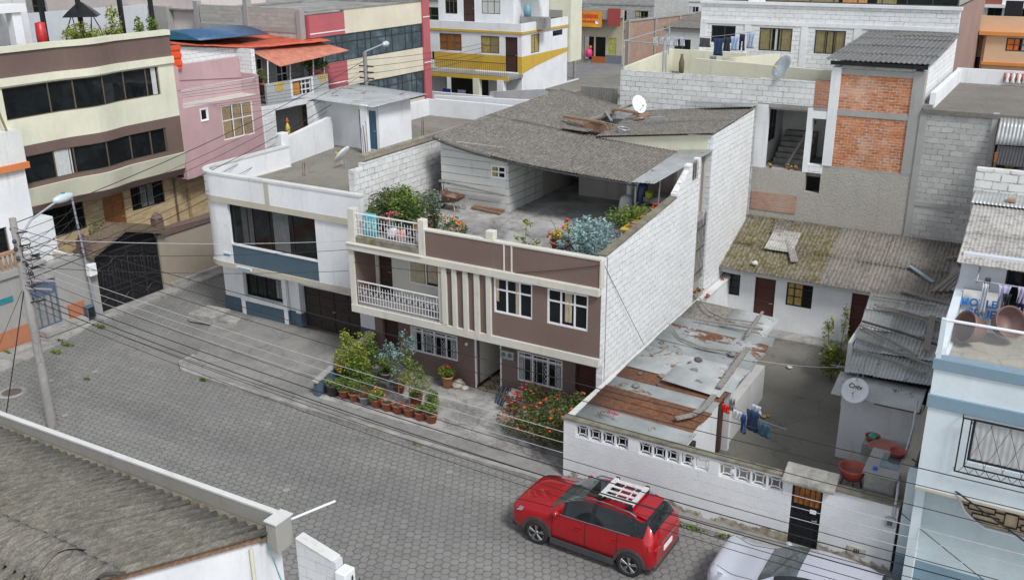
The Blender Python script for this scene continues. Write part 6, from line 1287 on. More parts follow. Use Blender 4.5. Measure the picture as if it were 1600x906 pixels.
garment('navy large shirt in the middle of the courtyard washing line', (-6.45, 24.4, 2.0), .36, .62, (.015, .04, .1), 'shirt', D); garment('blue slim trousers on the courtyard washing line', (-6.72, 24.45, 1.8), .14, .6, (.02, .07, .25), 'trousers', D); garment('denim bunched cloth at the right of the courtyard washing line', (-6.05, 24.2, 1.8), .38, .4, (.04, .1, .16), 'cloth', D)
garment('grey-white cloth hung in front of the tin shed door', (-7.25, 25.0, 1.95), .2, .4, (.35, .36, .38), 'cloth', D); garment('pale towel pinned above the navy shirt', (-6.4, 24.5, 2.15), .3, .25, (.5, .53, .58), 'cloth', D)
t = thing('plastic_bottle', 'blue and white plastic canister standing on the courtyard floor near the street wall', 'canister', (-6.5, 22.9, .0)); MB().lathe((-6.75, 23.9, 0), [(0, 0), (.1, .0), (.1, .22), (.04, .28), (0, .28)], 12).build('body', WHITE2, t); MB().lathe((-6.75, 23.9, .08), [(.103, 0), (.103, .1)], 12).build('label_band', plain('blue_plastic', (.03, .12, .5), .4), t)
m = MB(); m.blob((-7.05, 27.95, .06), .1, 0, 8, .3, .5); m.blob((-6.92, 28.0, .08), .06, 0, 8, .3, .7); tag(m.build('soft_toy', plain('tan_plush', (.4, .26, .08), .9), loc=(-7, 28, 0)), 'tan soft toy lying on the courtyard floor', 'soft toy')
m = MB(); m.blob((-7.35, 32.1, .05), .12, 0, 8, .4, .3); tag(m.build('rag', OFFW, loc=(-7.3, 32.1, 0)), 'white crumpled rag on the courtyard floor near the back step', 'rag')
# ================================================================== pale blue house at the right edge
H = house('pale_blue_house', 'pale blue house with a roof terrace and an ornamental rounded grille, at the right edge', (1, 21, .12))
fl_, fu_ = Fr('y', 21.3), Fr('y', 20.65)
wall(fl_, H, -1.95, 8, .75, 3.0, [(-.8, 1.6, 2.05, 2.62)], .25, ICE2)
wall(fl_, H, -1.95, 8, .1, .75, (), .27, SKYB, n0=.02)
m = MB(); k = 16; pts = [(-.8 + 2.4 * i / k, 2.62 - .56 * min(1, 1.25 * math.sin(math.pi * i / k) ** .6)) for i in range(k + 1)]
m.fpoly(fl_, pts, -.2, -.12); m.build('grille_panel', plain('peach_panel', (.62, .48, .32), .7), H)
m = MB(); 
for i in range(k): m.tube(fl_.p(*pts[i], -.0), fl_.p(*pts[i + 1], -.0), .03)
m.build('grille_rim', WHITE2, H)
cm = MB(); ops_ = [(-.8, 1.6, 2.05, 2.62)]
for i in range(k): a, b = pts[i], pts[i + 1]; cm.fpoly(fl_, [(a[0], 2.04), (b[0], 2.04), (b[0], b[1]), (a[0], a[1])], -.25, -.002)
cm.build('wall', ICE2, H)
m = MB()
for (a, b, c_, d_) in ((-.6, -.05, 2.42, 2.56), (-.5, .05, 2.2, 2.34), (.15, .42, 2.2, 2.54), (.55, 1.2, 2.42, 2.56), (.5, 1.05, 2.2, 2.34)):
    for (p, q) in (((a, c_), (b, c_)), ((b, c_), (b, d_)), ((b, d_), (a, d_)), ((a, d_), (a, c_))): m.tube(fl_.p(p[0], p[1], -.06), fl_.p(q[0], q[1], -.06), .018, n=4)
for (p, q) in (((-.75, 2.6), (1.55, 2.6)), ((-.05, 2.49), (.15, 2.49)), ((.42, 2.49), (.55, 2.49)), ((.05, 2.27), (.15, 2.27)), ((.42, 2.27), (.5, 2.27)), ((-.3, 2.34), (-.3, 2.42)), ((.8, 2.34), (.8, 2.42)), ((.28, 2.1), (.28, 2.2)), ((.8, 2.12), (.8, 2.2)), ((-.7, 2.49), (-.6, 2.49))): m.tube(fl_.p(*p, -.06), fl_.p(*q, -.06), .018, n=4)
m.build('ornamental_grille', BLACKM, H)
wall(fu_, H, -1.7, 8, 3.0, 5.05, [(-.78, 2.2, 3.95, 4.98)], .25, ICE)
o = win(fu_, H, -.78, 2.2, 3.95, 4.98, 2, (), BLACKM, .1, .05, [(0, .38, CURTW), (.62, 1, CURTW)], us=[.4])
m = MB(); e = .1
for (a, b, c_, d_) in ((-.98, -.95, 3.75, 5.05), (2.35, 2.38, 3.75, 5.05), (-.98, 2.38, 3.74, 3.77), (-.98, 2.38, 5.02, 5.05), (-.82, -.79, 3.9, 5.02), (-.82, 2.2, 3.9, 3.93)): m.fb(fu_, a, b, c_, d_, .18, .2)
for i in range(16): u = -.9 + i * .21; m.tube(fu_.p(u, 3.76, .19), fu_.p(u + .1, 3.92, .19), .007, n=4); m.tube(fu_.p(u + .1, 3.92, .19), fu_.p(u + .21, 3.76, .19), .007, n=4)
for i in range(9): m.tube(fu_.p(-.8 + i * .36, 3.92, .17), fu_.p(-.4 + i * .36, 5.0, .17), .006, n=4); m.tube(fu_.p(-.4 + i * .36, 3.92, .17), fu_.p(-.8 + i * .36, 5.0, .17), .006, n=4)
for (u, w_) in ((-.98, 3.75), (-.98, 5.03), (2.37, 3.75), (2.37, 5.03)): m.tube(fu_.p(u, w_, .19), fu_.p(u, w_, -.0), .01)
m.build('window_cage', BLACKM, H)
m = MB(); m.fb(fu_, -1.74, 8, 5.05, 5.35, -.25, .05); m.fb(fu_, -1.74, 8, 5.95, 6.2, -.25, .05); m.build('string_course', SKYB, H, bevel=.01)
wall(fu_, H, -1.7, 8, 5.35, 5.95, (), .25, ICE); m = MB(); m.fb(fu_, -1.7, 8, 3.0, 3.06, -.02, .03); m.build('drip_trim', BEIGE, H)
m = MB(); m.box(-1.7, -1.5, 20.9, 31, .1, 6.1); m.box(7.8, 8, 20.9, 31, .1, 6.1); m.build('side_wall', ICE, H); m = MB(); m.box(-1.72, 8, 20.7, 32, 5.9, 6.08); m.build('terrace_floor', concrete('terrace_tan', (.36, .33, .27), (.2, .19, .16)), H)
m = MB(); m.prism([(-1.74, 20.7), (-1.56, 20.7), (-1.56, 24.0), (-1.74, 24.0)], 6.08, [6.15, 6.15, 7.1, 7.1]); m.prism([(-1.7, 20.62), (-1.6, 20.62), (-1.6, 20.72), (-1.7, 20.72)], 6.2, 7.1); m.build('terrace_side_wall', ICE, H)
m = MB(); m.tube((-1.62, 20.72, 7.05), (8, 20.72, 7.05), .035); m.build('handrail', WHITE2, H); m = MB(); m.box(-1.58, 8, 20.7, 20.715, 6.2, 7.0); m.build('glass_balustrade', GCL, H)
fb_ = Fr('y', 23.4); wall(fb_, H, -1.7, 8, 6.08, 7.75, [(-.75, 1.6, 6.65, 7.5)], .2, plaster('light_grey_blue', (.6, .63, .67), .1, .2)); win(fb_, H, -.75, 1.6, 6.65, 7.5, 3, (), BLACKM, .08, .04)
m = MB(); m.tube((-1.3, 23.3, 7.55), (-1.3, 22.9, 7.25), .02); m.tube((-1.35, 22.9, 7.3), (4, 22.9, 7.3), .02); m.build('clothes_rail', GALV, H)
sheets((-1.78, 23.0, 7.62), (8, 23.0, 7.62), (8, 26.9, 8.15), (-1.9, 26.9, 8.15), .09, .011, 3.0, 2.0, .004, q=4).build('roof', FIBREL, H, solid=.008)
for q_ in (0,): 
    m = sheets((-1.95, 26.6, 8.15), (8, 26.6, 8.15), (8, 27.4, 8.3), (-1.95, 27.4, 8.3), .09, .01, 3.0, 2.0, .0, q=4); m.build('roof_flashing', TINW, H, solid=.006)
m = MB(); m.box(-1.15, -.95, 26.8, 27.0, 8.24, 8.32); tag(m.build('brick', BRICK2, loc=(-1.05, 26.9, 8.24)), 'single brick holding down the flashing of the light corrugated roof', 'brick')
m = MB(); m.prism([(-2.0, 27.4), (8, 27.4), (8, 27.6), (-2.0, 27.6)], 6, [8.9, 9.0, 9.0, 8.9]); m.box(-1.95, 8, 27.6, 37.9, 0, 6.0); m.build('block_wall', blocks('big_white_blocks', (.7, .7, .68), (.25, .24, .22), .4, .22, .02, .08, 1, .25), H)
# things on the terrace
t = thing('graffiti_board', 'white board painted with large blue letters, leaning on the terrace wall behind the tubs', 'board', (-1.2, 23.1, 6.08)); m = MB(); m.add([(-1.55, 22.85, 6.1), (-.72, 22.95, 6.1), (-.72, 23.3, 6.95), (-1.55, 23.2, 6.95), (-1.55, 22.88, 6.1), (-.72, 22.98, 6.1), (-.72, 23.33, 6.95), (-1.55, 23.23, 6.95)], [(0, 1, 2, 3), (7, 6, 5, 4), (0, 4, 5, 1), (3, 2, 6, 7), (0, 3, 7, 4), (1, 5, 6, 2)]); m.build('board', OFFW, t)
BL = plain('blue_marker', (.01, .2, .6), .6); bn = V(0, -.92, .38)
text(t, 'MOTLEY', BL, V(-1.12, 23.05, 6.72) + bn * .02, (1, .12, 0), (0, .38, .92), .24, .008); text(t, 'CRUE', BL, V(-1.12, 22.97, 6.5) + bn * .02, (1, .12, 0), (0, .38, .92), .26, .008)
tub('wash_tub', 'dusky brown tub tipped on its side at the left of the pale blue terrace', (-1.05, 22.1, 6.42), .36, .38, DP, False, (-.75, -.55, .3)); tub('wash_tub', 'dusky brown tub tipped against the wall behind the clothes on the pale blue terrace', (-.65, 22.65, 6.45), .36, .36, DP, False, (.5, -.6, .45))
garment('pale yellow and grey clothes at the left of the terrace clothes rail', (-1.1, 22.9, 7.28), .13, .75, (.6, .58, .45), 'cloth', (1, 0, 0)); garment('black socks hanging at the left end of the terrace clothes rail', (-1.08, 22.93, 7.4), .12, .25, (.06, .06, .07), 'cloth', (1, 0, 0)); garment('lilac long sleeved shirt on the terrace clothes rail', (-.72, 22.9, 7.3), .2, .55, (.42, .4, .6), 'shirt', (1, 0, 0)); garment('silver trousers hanging below the lilac shirt', (-.68, 22.86, 6.98), .18, .6, (.42, .46, .52), 'trousers', (1, 0, 0)); garment('dark blue trousers at the right of the terrace clothes rail', (-.35, 22.9, 7.15), .17, .65, (.015, .02, .07), 'trousers', (1, 0, 0)); garment('mauve top above the dark blue trousers', (-.36, 22.88, 7.32), .16, .38, (.4, .36, .5), 'shirt', (1, 0, 0)); garment('black vest over the silver trousers on the terrace rail', (-.64, 22.84, 7.12), .13, .32, (.02, .02, .02), 'shirt', (1, 0, 0)); garment('turquoise cloth at the far right of the terrace rail', (.02, 22.9, 7.0), .16, .35, (.02, .4, .5), 'cloth', (1, 0, 0))
# ================================================================== brick tower and the rear walls (plane Y=38.2)
H = house('brick_tower', 'tall narrow house end with two panels of orange brick and a dark lean-to roof', (-6.6, 38.2, 0), 'building')
f = Fr('y', 38.2)
m = MB(); m.box(-8.25, -4.95, 38.2, 38.6, 0, 6.0); m.build('wall', GREY2, H); 
m = MB(); m.box(-8.0, -5.35, 38.24, 38.6, 6.1, 8.1); m.box(-7.95, -5.3, 38.24, 38.6, 8.32, 9.65); m.build('brick_panel', BRICK, H)
m = MB(); m.box(-8.25, -4.95, 38.2, 38.6, 5.98, 6.1); m.box(-8.25, -4.95, 38.2, 38.6, 8.1, 8.32); m.box(-8.25, -4.95, 38.2, 38.6, 9.65, 9.85); m.box(-5.36, -4.95, 38.19, 38.6, 6.1, 9.9); m.build('concrete_frame', GREY, H)
m = MB(); m.box(-8.3, -7.94, 38.18, 38.6, 6.1, 9.9); m.build('corner_pillar', WHITE, H); m = MB(); m.box(-7.94, -5.36, 38.22, 38.6, 9.85, 10.1); m.build('block_course', GBLK, H)
m = MB(); m.prism([(-5.1, 38.6), (-4.93, 38.6), (-4.93, 46), (-5.1, 46)], 0, [9.95, 9.95, 10.35, 10.35]); m.prism([(-8.3, 38.6), (-8.1, 38.6), (-8.1, 46), (-8.3, 46)], 0, [9.95, 9.95, 10.35, 10.35]); m.build('side_wall', WBLK, H)
sheets((-8.55, 37.95, 10.18), (-4.8, 37.95, 10.2), (-4.8, 45.9, 10.6), (-8.55, 45.9, 10.6), .18, .022, 1.0, 2.0, .012).build('roof', FIBREG, H, solid=.01); m = MB(); m.box(-8.35, -4.9, 38.05, 38.12, 10.0, 10.14); m.build('eaves_beam', BLACKM, H)
m = MB(); m.box(-5.0, -4.6, 38.3, 46, 8.6, 8.72); m.build('ledge', CONC, H)
tag(planks((-7.2, 44.5, 10.62), (-5.0, 44.8, 10.62), .12, .06).build('timber', WOODG, loc=(-6, 44.6, 10.6)), 'thin pole lying on the dark tower roof', 'pole')
H = house('stair_house', 'rendered wall with an open stairwell and small openings left of the brick tower', (-9.7, 38.2, 0), 'building')
ops = [(-10.6, -9.05, 5.75, 8.1), (-8.85, -8.25, 6.08, 7.9), (-8.9, -8.3, 4.95, 5.85)]
wall(f, H, -11.05, -8.25, 0, 5.75, [ops[2]], .3, GREY2); m = MB(); m.box(-11.0, -9.15, 38.17, 38.2, 4.0, 4.75); m.build('brick_patch', BRICK2, H)
m = MB(); m.box(-11.05, -10.6, 38.2, 38.5, 5.75, 8.3); m.box(-9.05, -8.85, 38.2, 38.5, 5.75, 8.3); m.box(-8.85, -8.25, 38.2, 38.5, 7.9, 8.3); m.build('pillar', WHITE, H); m = MB(); m.box(-8.85, -8.25, 38.21, 38.5, 5.75, 6.08); m.build('wall', WBLK, H)
m = MB(); m.box(-8.85, -8.3, 38.19, 38.5, 8.35, 9.35); m.build('brick_panel', blocks('streaked_brick', (.4, .19, .1), (.4, .37, .33), .24, .1, .013, .2, .8, .6, (.12, .1, .09), (.3, .14, .09)), H)
m = MB(); m.box(-11.0, -8.25, 41.5, 41.7, 5, 8.3); m.box(-11.0, -10.85, 38.5, 41.5, 5.7, 8.3); m.build('inner_wall', OFFW, H); win(Fr('x', -10.85), H, 38.7, 40.2, 6.6, 8.1, 3, (.5,), DARKM, .0, .05)
m = MB()
for k in range(6): m.box(-10.6, -9.3, 39.6 + k * .3, 41.5, 5.7 + k * .18, 5.88 + k * .18)
m.build('steps', CONC, H); m = MB(); m.box(-10.9, -8.3, 38.5, 41.5, 5.55, 5.7); m.box(-11.05, -8.2, 38.2, 41.7, 8.2, 8.35); m.build('floor_slab', CONC, H)
tag(planks((-9.8, 38.8, 5.75), (-9.2, 40.3, 7.4), .12, .1).build('timber', WOODG, loc=(-9.8, 38.8, 5.75)), 'grey beam leaning in the open stairwell', 'timber')
for x, lb in ((-10.35, 'small terracotta pot on the stairwell sill at the left'), (-9.6, 'tiny yellow-flowered pot on the stairwell sill'), (-9.3, 'tiny yellow-flowered pot at the right end of the stairwell sill')):
    potted('potted_plant', lb, (x, 38.3, 5.75), .07, .12, None, [((0, 0, .15), .1, .08, .06)], 40, .03, [G2, FYEL])
H = house('rear_block_wall', 'long old whitewashed block wall with a rooftop yard behind it, behind the main house', (-14, 38.2, 0), 'wall')
m = MB(); m.box(-17.05, -8.86, 38.2, 38.4, 0, 9.2); m.build('wall', WBLK2, H) if False else None
wall(f, H, -17.05, -11.05, 0, 9.25, (), .2, WBLK2); wall(f, H, -11.05, -8.86, 8.35, 9.3, (), .2, WBLK2)
m = MB(); m.box(-17.1, -9.0, 38.4, 46, 8.1, 8.3); m.build('roof_slab', concrete('pale_slab', (.42, .41, .36), (.25, .24, .2)), H)
m = MB(); m.prism([(-17.1, 38.4), (-16.95, 38.4), (-17.7, 46), (-17.9, 46)], 0, 9.35); m.box(-17.8, -14.0, 45.8, 45.99, 8.3, 9.35); m.prism([(-15.0, 41.6), (-8.4, 40.0), (-8.4, 40.2), (-15.0, 41.8)], 8.3, 9.5); m.prism([(-14.9, 41.8), (-14.75, 41.8), (-12.4, 45.9), (-12.6, 45.9)], 8.3, 9.4); m.build('yard_wall', CREAM2, H)
for (x, y) in ((-17.0, 38.35), (-15.2, 38.35), (-17.6, 45.0)): MB().tube((x, y, 9.2), (x, y, 10.5), .04).build('rail_post', GALV, H)
MB().tube((-17.0, 38.35, 10.45), (-15.2, 38.35, 10.4), .03).build('rail', GALV, H); MB().tube((-17.6, 45.0, 10.45), (-17.0, 38.35, 10.45), .03).build('rail', GALV, H)
dish('satellite_dish', 'large grey satellite dish standing on the rear block wall left of the brick tower', (-10.15, 38.4, 9.25), (-.5, -.6, .45), .48, .45, mat=plain('grey_dish', (.38, .42, .45), .6))
for i, (x, y, z, w_, h_, col, kind, lb) in enumerate(((-14.9, 42.5, 10.3, .5, .4, (.02, .02, .03), 'cloth', 'black cloth at the left of the rooftop washing line'), (-14.3, 42.6, 10.3, .4, .75, (.02, .03, .06), 'shirt', 'navy shirt on the rooftop washing line'), (-13.95, 42.7, 10.35, .3, .6, (.03, .03, .04), 'shirt', 'charcoal shirt on the rooftop washing line'), (-13.6, 42.7, 10.4, .3, .6, (.3, .4, .6), 'shirt', 'light blue shirt on the rooftop washing line'), (-13.3, 42.8, 10.5, .25, .7, (.05, .02, .04), 'trousers', 'dark trousers on the rooftop washing line'), (-12.95, 42.9, 10.6, .3, .7, (.35, .42, .55), 'shirt', 'pale blue shirt at the right of the rooftop washing line'), (-14.3, 42.0, 9.6, .3, .5, (.2, .18, .22), 'cloth', 'patterned cloth hanging low in the rooftop yard'))): garment(lb, (x, y, z), w_, h_, col, kind)
m = MB(); m.path(sag((-15.4, 42.4, 10.3), (-12.5, 43.0, 10.7), .05), .012, 4); tag(m.build('washing_line', GALV, loc=(-14, 42.6, 10.3)), 'washing line over the rooftop yard behind the block wall', 'washing line'); MB()
t = thing('clothes_airer', 'grey clothes airer covered in pale washing on the far edge of the rooftop yard', 'clothes airer', (-17.3, 44.0, 8.3)); m = MB()
for k in range(6): m.tube((-17.9 + k * .25, 43.4, 10.1), (-17.6 + k * .25, 44.8, 10.1), .01)
m.tube((-17.3, 44, 8.3), (-17.3, 44, 10.1), .03); m.build('frame', GALV, t)
for k in range(5): garment(['white', 'grey', 'pale', 'cream', 'silver'][k] + ' item of washing on the rooftop airer', (-17.8 + k * .3, 43.8 + .1 * k, 10.1), .22, .4, (.45, .48, .55), 'cloth')
t = thing('bollard', 'small brown urn standing on the rooftop yard', 'urn', (-17.0, 45.3, 8.3)); MB().lathe((-17.0, 45.3, 8.3), [(0, 0), (.12, 0), (.14, .5), (.06, .8), (.08, .9), (0, .9)], 10).build('body', BARK, t)
# long white block building behind
H = house('long_block_building', 'long white block building with olive-curtained windows and a glazed top floor', (-11, 46, 0), 'building')
f = Fr('y', 46.0); ops = [(-15.85, -14.65, 9.75, 10.55), (-13.5, -11.95, 9.48, 10.53), (-10.92, -9.55, 9.47, 10.52)]
wall(f, H, -16.4, -4.95, 0, 11.6, ops, .25, WBLK)
win(f, H, *ops[0], 2, (), DARKM, .1, .05, us=[.55]); win(f, H, *ops[1], 3, (), DARKM, .1, .05, [(0, .38, CURTO), (.48, .56, CURTW), (.62, 1, CURTO)]); win(f, H, *ops[2], 3, (), DARKM, .1, .05, [(0, .36, CURTO), (.4, .6, CURTO), (.64, 1, CURTO)])
m = MB(); m.fb(f, -16.4, -4.95, 10.65, 10.82, 0, .04)
for x in (-16.4, -14.2, -11.55, -9.2): m.fb(f, x, x + .3, 8, 10.65, 0, .03)
m.fb(f, -16.45, -4.9, 11.55, 11.68, -.3, .08); m.build('painted_frame', WHITE, H)
m = MB(); m.box(-16.4, -4.95, 46.25, 56, 11.5, 11.6); m.box(-16.4, -16.2, 46.25, 56, 0, 11.5); m.build('roof_slab', CONC, H); m = MB(); m.box(-5.15, -4.95, 46.25, 56, 0, 11.6); m.build('side_wall', plaster('brown_side', (.3, .2, .17), .3, .3), H)
f2 = Fr('y', 46.3); win(f2, H, -15.8, -14.2, 11.68, 13.5, 3, (), DARKM, .0, .05); o = win(f2, H, -13.4, -5.1, 11.68, 13.5, 8, (.85,), DARKM, .0, .05, [(0, .4, CURTO), (.42, .55, plain('orange_curtain', (.5, .22, .08), .8, 0, .2, .8)), (.6, .7, CURTO)], name='glazed_gallery'); m = MB(); m.box(-16.4, -5.1, 46.5, 56, 11.7, 13.6); m.build('top_floor', GREY, H)
m = MB(); m.box(-14.2, -13.4, 46.2, 46.45, 11.68, 13.6); m.build('pillar', WBLK, H)
# right-hand rear: grey block wall, terrace with white parapets
H = house('grey_block_house', 'bare grey block house with a brown flat roof, right of the brick tower', (-3.6, 38.2, 0), 'building')
f = Fr('y', 38.2); wall(f, H, -4.93, -2.45, 0, 8.55, (), .25, GBLK); m = MB(); m.box(-4.95, -4.72, 38.15, 38.4, 0, 8.5); m.box(-2.55, -2.35, 38.12, 38.5, 5.6, 8.6); m.box(-4.72, -2.5, 38.17, 38.3, 4.95, 5.12); m.build('concrete_frame', GREY, H)
m = MB(); m.box(-4.9, 8, 38.1, 46, 8.45, 8.6); m.build('roof_slab', concrete('brown_slab', (.2, .18, .15), (.12, .11, .095), big=.25), H)
m = MB(); m.box(-4.75, -4.55, 38.5, 45.8, 8.6, 9.15); m.box(-4.75, 8, 45.8, 46, 8.6, 9.2); m.build('parapet', WHITE, H)
m = MB()
for k in range(7): m.lathe((-2.75 + k * .22, 45.72, 8.72), [(.06, 0), (.1, .02), (.05, .14), (.08, .3), (.05, .4)], 8)
m.build('balusters', WHITE2, H); m = MB(); m.box(-2.9, -1.2, 45.79, 45.8, 8.72, 9.12); m.build('red_panel', plain('salmon_panel', (.6, .18, .12), .6), H)
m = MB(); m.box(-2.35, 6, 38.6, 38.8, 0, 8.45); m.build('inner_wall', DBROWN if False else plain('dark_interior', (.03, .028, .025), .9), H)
m = MB(); m.box(-2.3, 6, 36.0, 38.6, 6.2, 6.35); m.build('yard_floor', CONC, H)
t = thing('scrap_yard', 'cluttered shelter with blue-grey tin, a yellow sheet and a black tyre at the right edge', 'shelter', (-1.5, 36.8, 6.3))
sheets((-2.3, 37.7, 7.6), (.5, 37.7, 7.7), (.5, 38.1, 8.5), (-2.3, 38.1, 8.5), .12, .015, 1, 2, 0).build('tin_panel', TIN, t, solid=.006); MB().box(-1.85, -1.0, 37.4, 37.5, 6.35, 7.1).build('yellow_sheet', plain('dirty_yellow', (.45, .36, .03), .6), t)
m = MB(); m.ring((-1.35, 36.9, 6.75), .26, .1, (0, 1, .2), 20, 8); m.build('tyre', BLACKM, t); m = MB(); m.box(-2.2, -2.1, 36.8, 36.9, 6.35, 7.5); m.box(-1.75, -1.67, 37.2, 37.28, 6.35, 7.3); m.build('orange_post', WOODV, t); sheets((-2.2, 36.7, 7.1), (.5, 36.9, 7.0), (.5, 37.8, 7.6), (-2.2, 37.6, 7.6), .1, .012, 1, 2, 0).build('dark_sheet', plain('dark_sheeting', (.04, .04, .045), .7), t, solid=.006)
m = MB(); m.tube((-2.3, 37.3, 7.35), (.5, 37.3, 7.4), .025); m.tube((-2.3, 37.2, 6.9), (.5, 37.2, 6.9), .02); m.build('rail', DARKM, t)
m = MB(); m.blob((-1.95, 37.0, 6.65), .25, 0, 8, .3); m.blob((-1.7, 37.1, 6.5), .2, 0, 8, .3); m.build('sacks', plain('dark_sack', (.07, .07, .08), .8, 0, .4), t)
# orange house and red-railed house beyond
H = house('apricot_house', 'apricot house with orange cornices and a white-framed window, beyond the brown flat roof', (-3, 56, 0))
f = Fr('y', 55.0); ops = [(-3.62, -2.2, 9.05, 9.7)]
wall(f, H, -4.55, 6, 0, 9.8, ops, .25, ORG); win(f, H, *ops[0], 4, (.5,), DARKM, .1, .06, [(0, .4, FORG), (.5, 1, CURTW)]); m = MB(); m.box(-4.9, 6, 54.8, 55.3, 9.8, 9.98); m.box(-4.6, 6, 54.85, 55.0, 8.35, 8.5); m.build('cornice', plaster('orange_cornice', (.7, .3, .08), .1, .1), H)
m = MB(); m.box(-6.0, -4.55, 56.0, 56.2, 0, 10.4); m.box(-5.4, 6, 55.25, 55.4, 9.98, 10.7); m.box(-4.7, -4.5, 55.25, 56, 0, 9.8); m.build('wall', ORG, H); m = MB(); m.box(-5.9, -5.3, 55.9, 56, 7.9, 8.7); m.box(-5.1, -4.6, 55.9, 56, 7.8, 8.6); m.build('window', GLASS, H); MB().box(-6, 6, 55.4, 64, 9.9, 10.0).build('roof_slab', CONC, H)
m = MB(); m.box(-4.0, -3.2, 56.0, 56.2, 10.3, 11.4); tag(m.build('black_tank', BLACKM, loc=(-3.6, 56, 10)), 'black square panel on the apricot house roof', 'panel')
H = house('balcony_block', 'white block with red-brown balconies behind the apricot house', (-5, 75, 0), 'building')
f = Fr('y', 75); wall(f, H, -9, 8, 0, 11, [(-6.4, -5.5, 8.2, 9.8), (-4.5, -2.5, 8.2, 9.8), (-1, 1, 8.2, 9.8)], .3, WHITE); 
for (a, b) in ((-6.4, -5.5), (-4.5, -2.5), (-1, 1)): win(f, H, a, b, 8.2, 9.8, 2, (), DARKM)
m = MB(); m.box(-8, 8, 73.6, 75, 9.9, 10.1); m.build('balcony_floor', WHITE, H); m = MB(); m.box(-7.6, -5.5, 73.7, 73.9, 10.1, 11.3); m.box(-3.2, 8, 73.7, 73.9, 10.1, 11.3); m.build('balcony_panel', plaster('terracotta_paint', (.35, .12, .08), .2, .2), H); MB().box(-9, 8, 75.3, 82, 10.9, 11).build('roof_slab', CONC, H)
# ================================================================== yellow and white house, shops and the town behind
H = house('yellow_white_house', 'white house with mustard-yellow bands and a long black balcony railing', (-38, 60, 0))
f, fx = Fr('y', 60.0), Fr('x', -34.4)
ops = [(-41.4, -39.45, 6.75, 7.95), (-37.8, -36.25, 6.72, 7.92), (-35.77, -34.75, 5.5, 7.92)]
wall(f, H, -42.5, -34.4, 6.6, 8.15, ops, .25, WHITE); wall(f, H, -42.5, -34.4, 5.5, 6.6, [(-35.77, -34.75, 5.5, 6.6), (-42.4, -41.9, 5.5, 6.6)], .25, YEL)
win(f, H, *ops[0], 3, (.5,), BRONZE, .1, .06, [(.35, .65, WOODV)], glass=WOODV); win(f, H, *ops[1], 2, (.45,), BRONZE, .1, .06, [(0, .5, CURTY), (.5, 1, CURTO)]); door(f, H, *ops[2], DOORB, .1, (1, 2)); m = MB()
m.box(-42.5, -34.35, 59.9, 60, 8.15, 8.3); m.box(-34.4, -34.3, 59.9, 67, 8.15, 8.3); m.build('yellow_band', YEL, H)
m = MB(); m.box(-42.5, -34.4, 59.95, 60.15, 8.3, 8.85); m.box(-34.55, -34.35, 60.15, 67, 8.3, 8.85); m.build('parapet', WHITE, H)
wall(fx, H, 60, 67, 6.6, 8.15, [(61.3, 62.6, 6.7, 8.0), (64.6, 66.2, 7.6, 8.0)], .25, WHITE); win(fx, H, 61.3, 62.6, 6.7, 8.0, 2, (), BRONZE, .1, .06, [(0, 1, CURTY)]); win(fx, H, 64.6, 66.2, 7.6, 8.0, 2, (), DARKM); m = MB(); m.fpoly(fx, [(60, 5.4), (61, 5.6), (62.5, 5.8), (67, 6.3), (67, 6.6), (60, 6.6)], -.25, 0); m.build('wall', YEL, H); m = MB(); m.fpoly(fx, [(60, 2), (67, 2), (67, 6.3), (62.5, 5.8), (60, 5.4)], -.25, -.01); m.build('wall', WHITE, H)
m = MB(); m.box(-43, -34.3, 58.0, 60, 5.2, 5.4); m.build('balcony_floor', CONC, H); m = MB(); m.box(-43, -34.3, 57.95, 58.0, 5.15, 5.42); m.build('balcony_edge', YEL, H)
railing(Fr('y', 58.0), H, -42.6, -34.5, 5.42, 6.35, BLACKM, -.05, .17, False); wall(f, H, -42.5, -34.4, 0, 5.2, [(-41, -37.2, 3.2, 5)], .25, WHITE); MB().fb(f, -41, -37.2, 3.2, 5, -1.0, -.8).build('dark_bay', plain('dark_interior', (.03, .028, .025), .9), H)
for x in (-41.6, -37.2, -35.2): MB().box(x, x + .5, 57.9, 58.3, 0, 5.2).build('pillar', CREAM2 if x < -37 else WHITE, H)
m = MB(); m.box(-43, -34, 56.4, 56.6, 0, 4.3); m.prism([(-34, 56.4), (-30, 60), (-30, 60.2), (-34, 56.6)], 0, [4.3, 5.4, 5.4, 4.3]); m.build('garden_wall', WHITE, H)
f2 = Fr('y', 61.6); wall(f2, H, -42.5, -36.0, 8.3, 11.5, [(-41.9, -40.8, 9.2, 11), (-40.3, -39.3, 8.4, 11), (-38.7, -37.1, 9.3, 11)], .2, WHITE); win(f2, H, -41.9, -40.8, 9.2, 11, 3, (.5,), BRONZE); door(f2, H, -40.3, -39.3, 8.4, 11, DOORB); win(f2, H, -38.7, -37.1, 9.3, 11, 3, (.5,), BRONZE, curt=[(0, 1, CURTW)])
m = MB(); m.box(-36.2, -36.0, 61.8, 67, 8.3, 11.5); m.box(-42.5, -34.5, 60.15, 67, 8.2, 8.3); m.build('wall', WHITE, H); m = MB(); m.box(-36.5, -34.2, 67.1, 69, 9.3, 12.5); m.box(-34.9, -34.2, 67.1, 69, 5.5, 9.3); m.build('cream_tower', CREAM2, H); m = MB(); m.box(-35.6, -33.6, 62.0, 62.8, 8.3, 9.15); m.build('roof_sink', CONC, H); MB().add([(-36.2, 62, 11.2), (-33.8, 62.4, 10.9), (-33.8, 65, 11.1), (-36.2, 65, 11.4)], [(0, 1, 2, 3)]).build('roof_canopy', TIN, H, solid=.02)
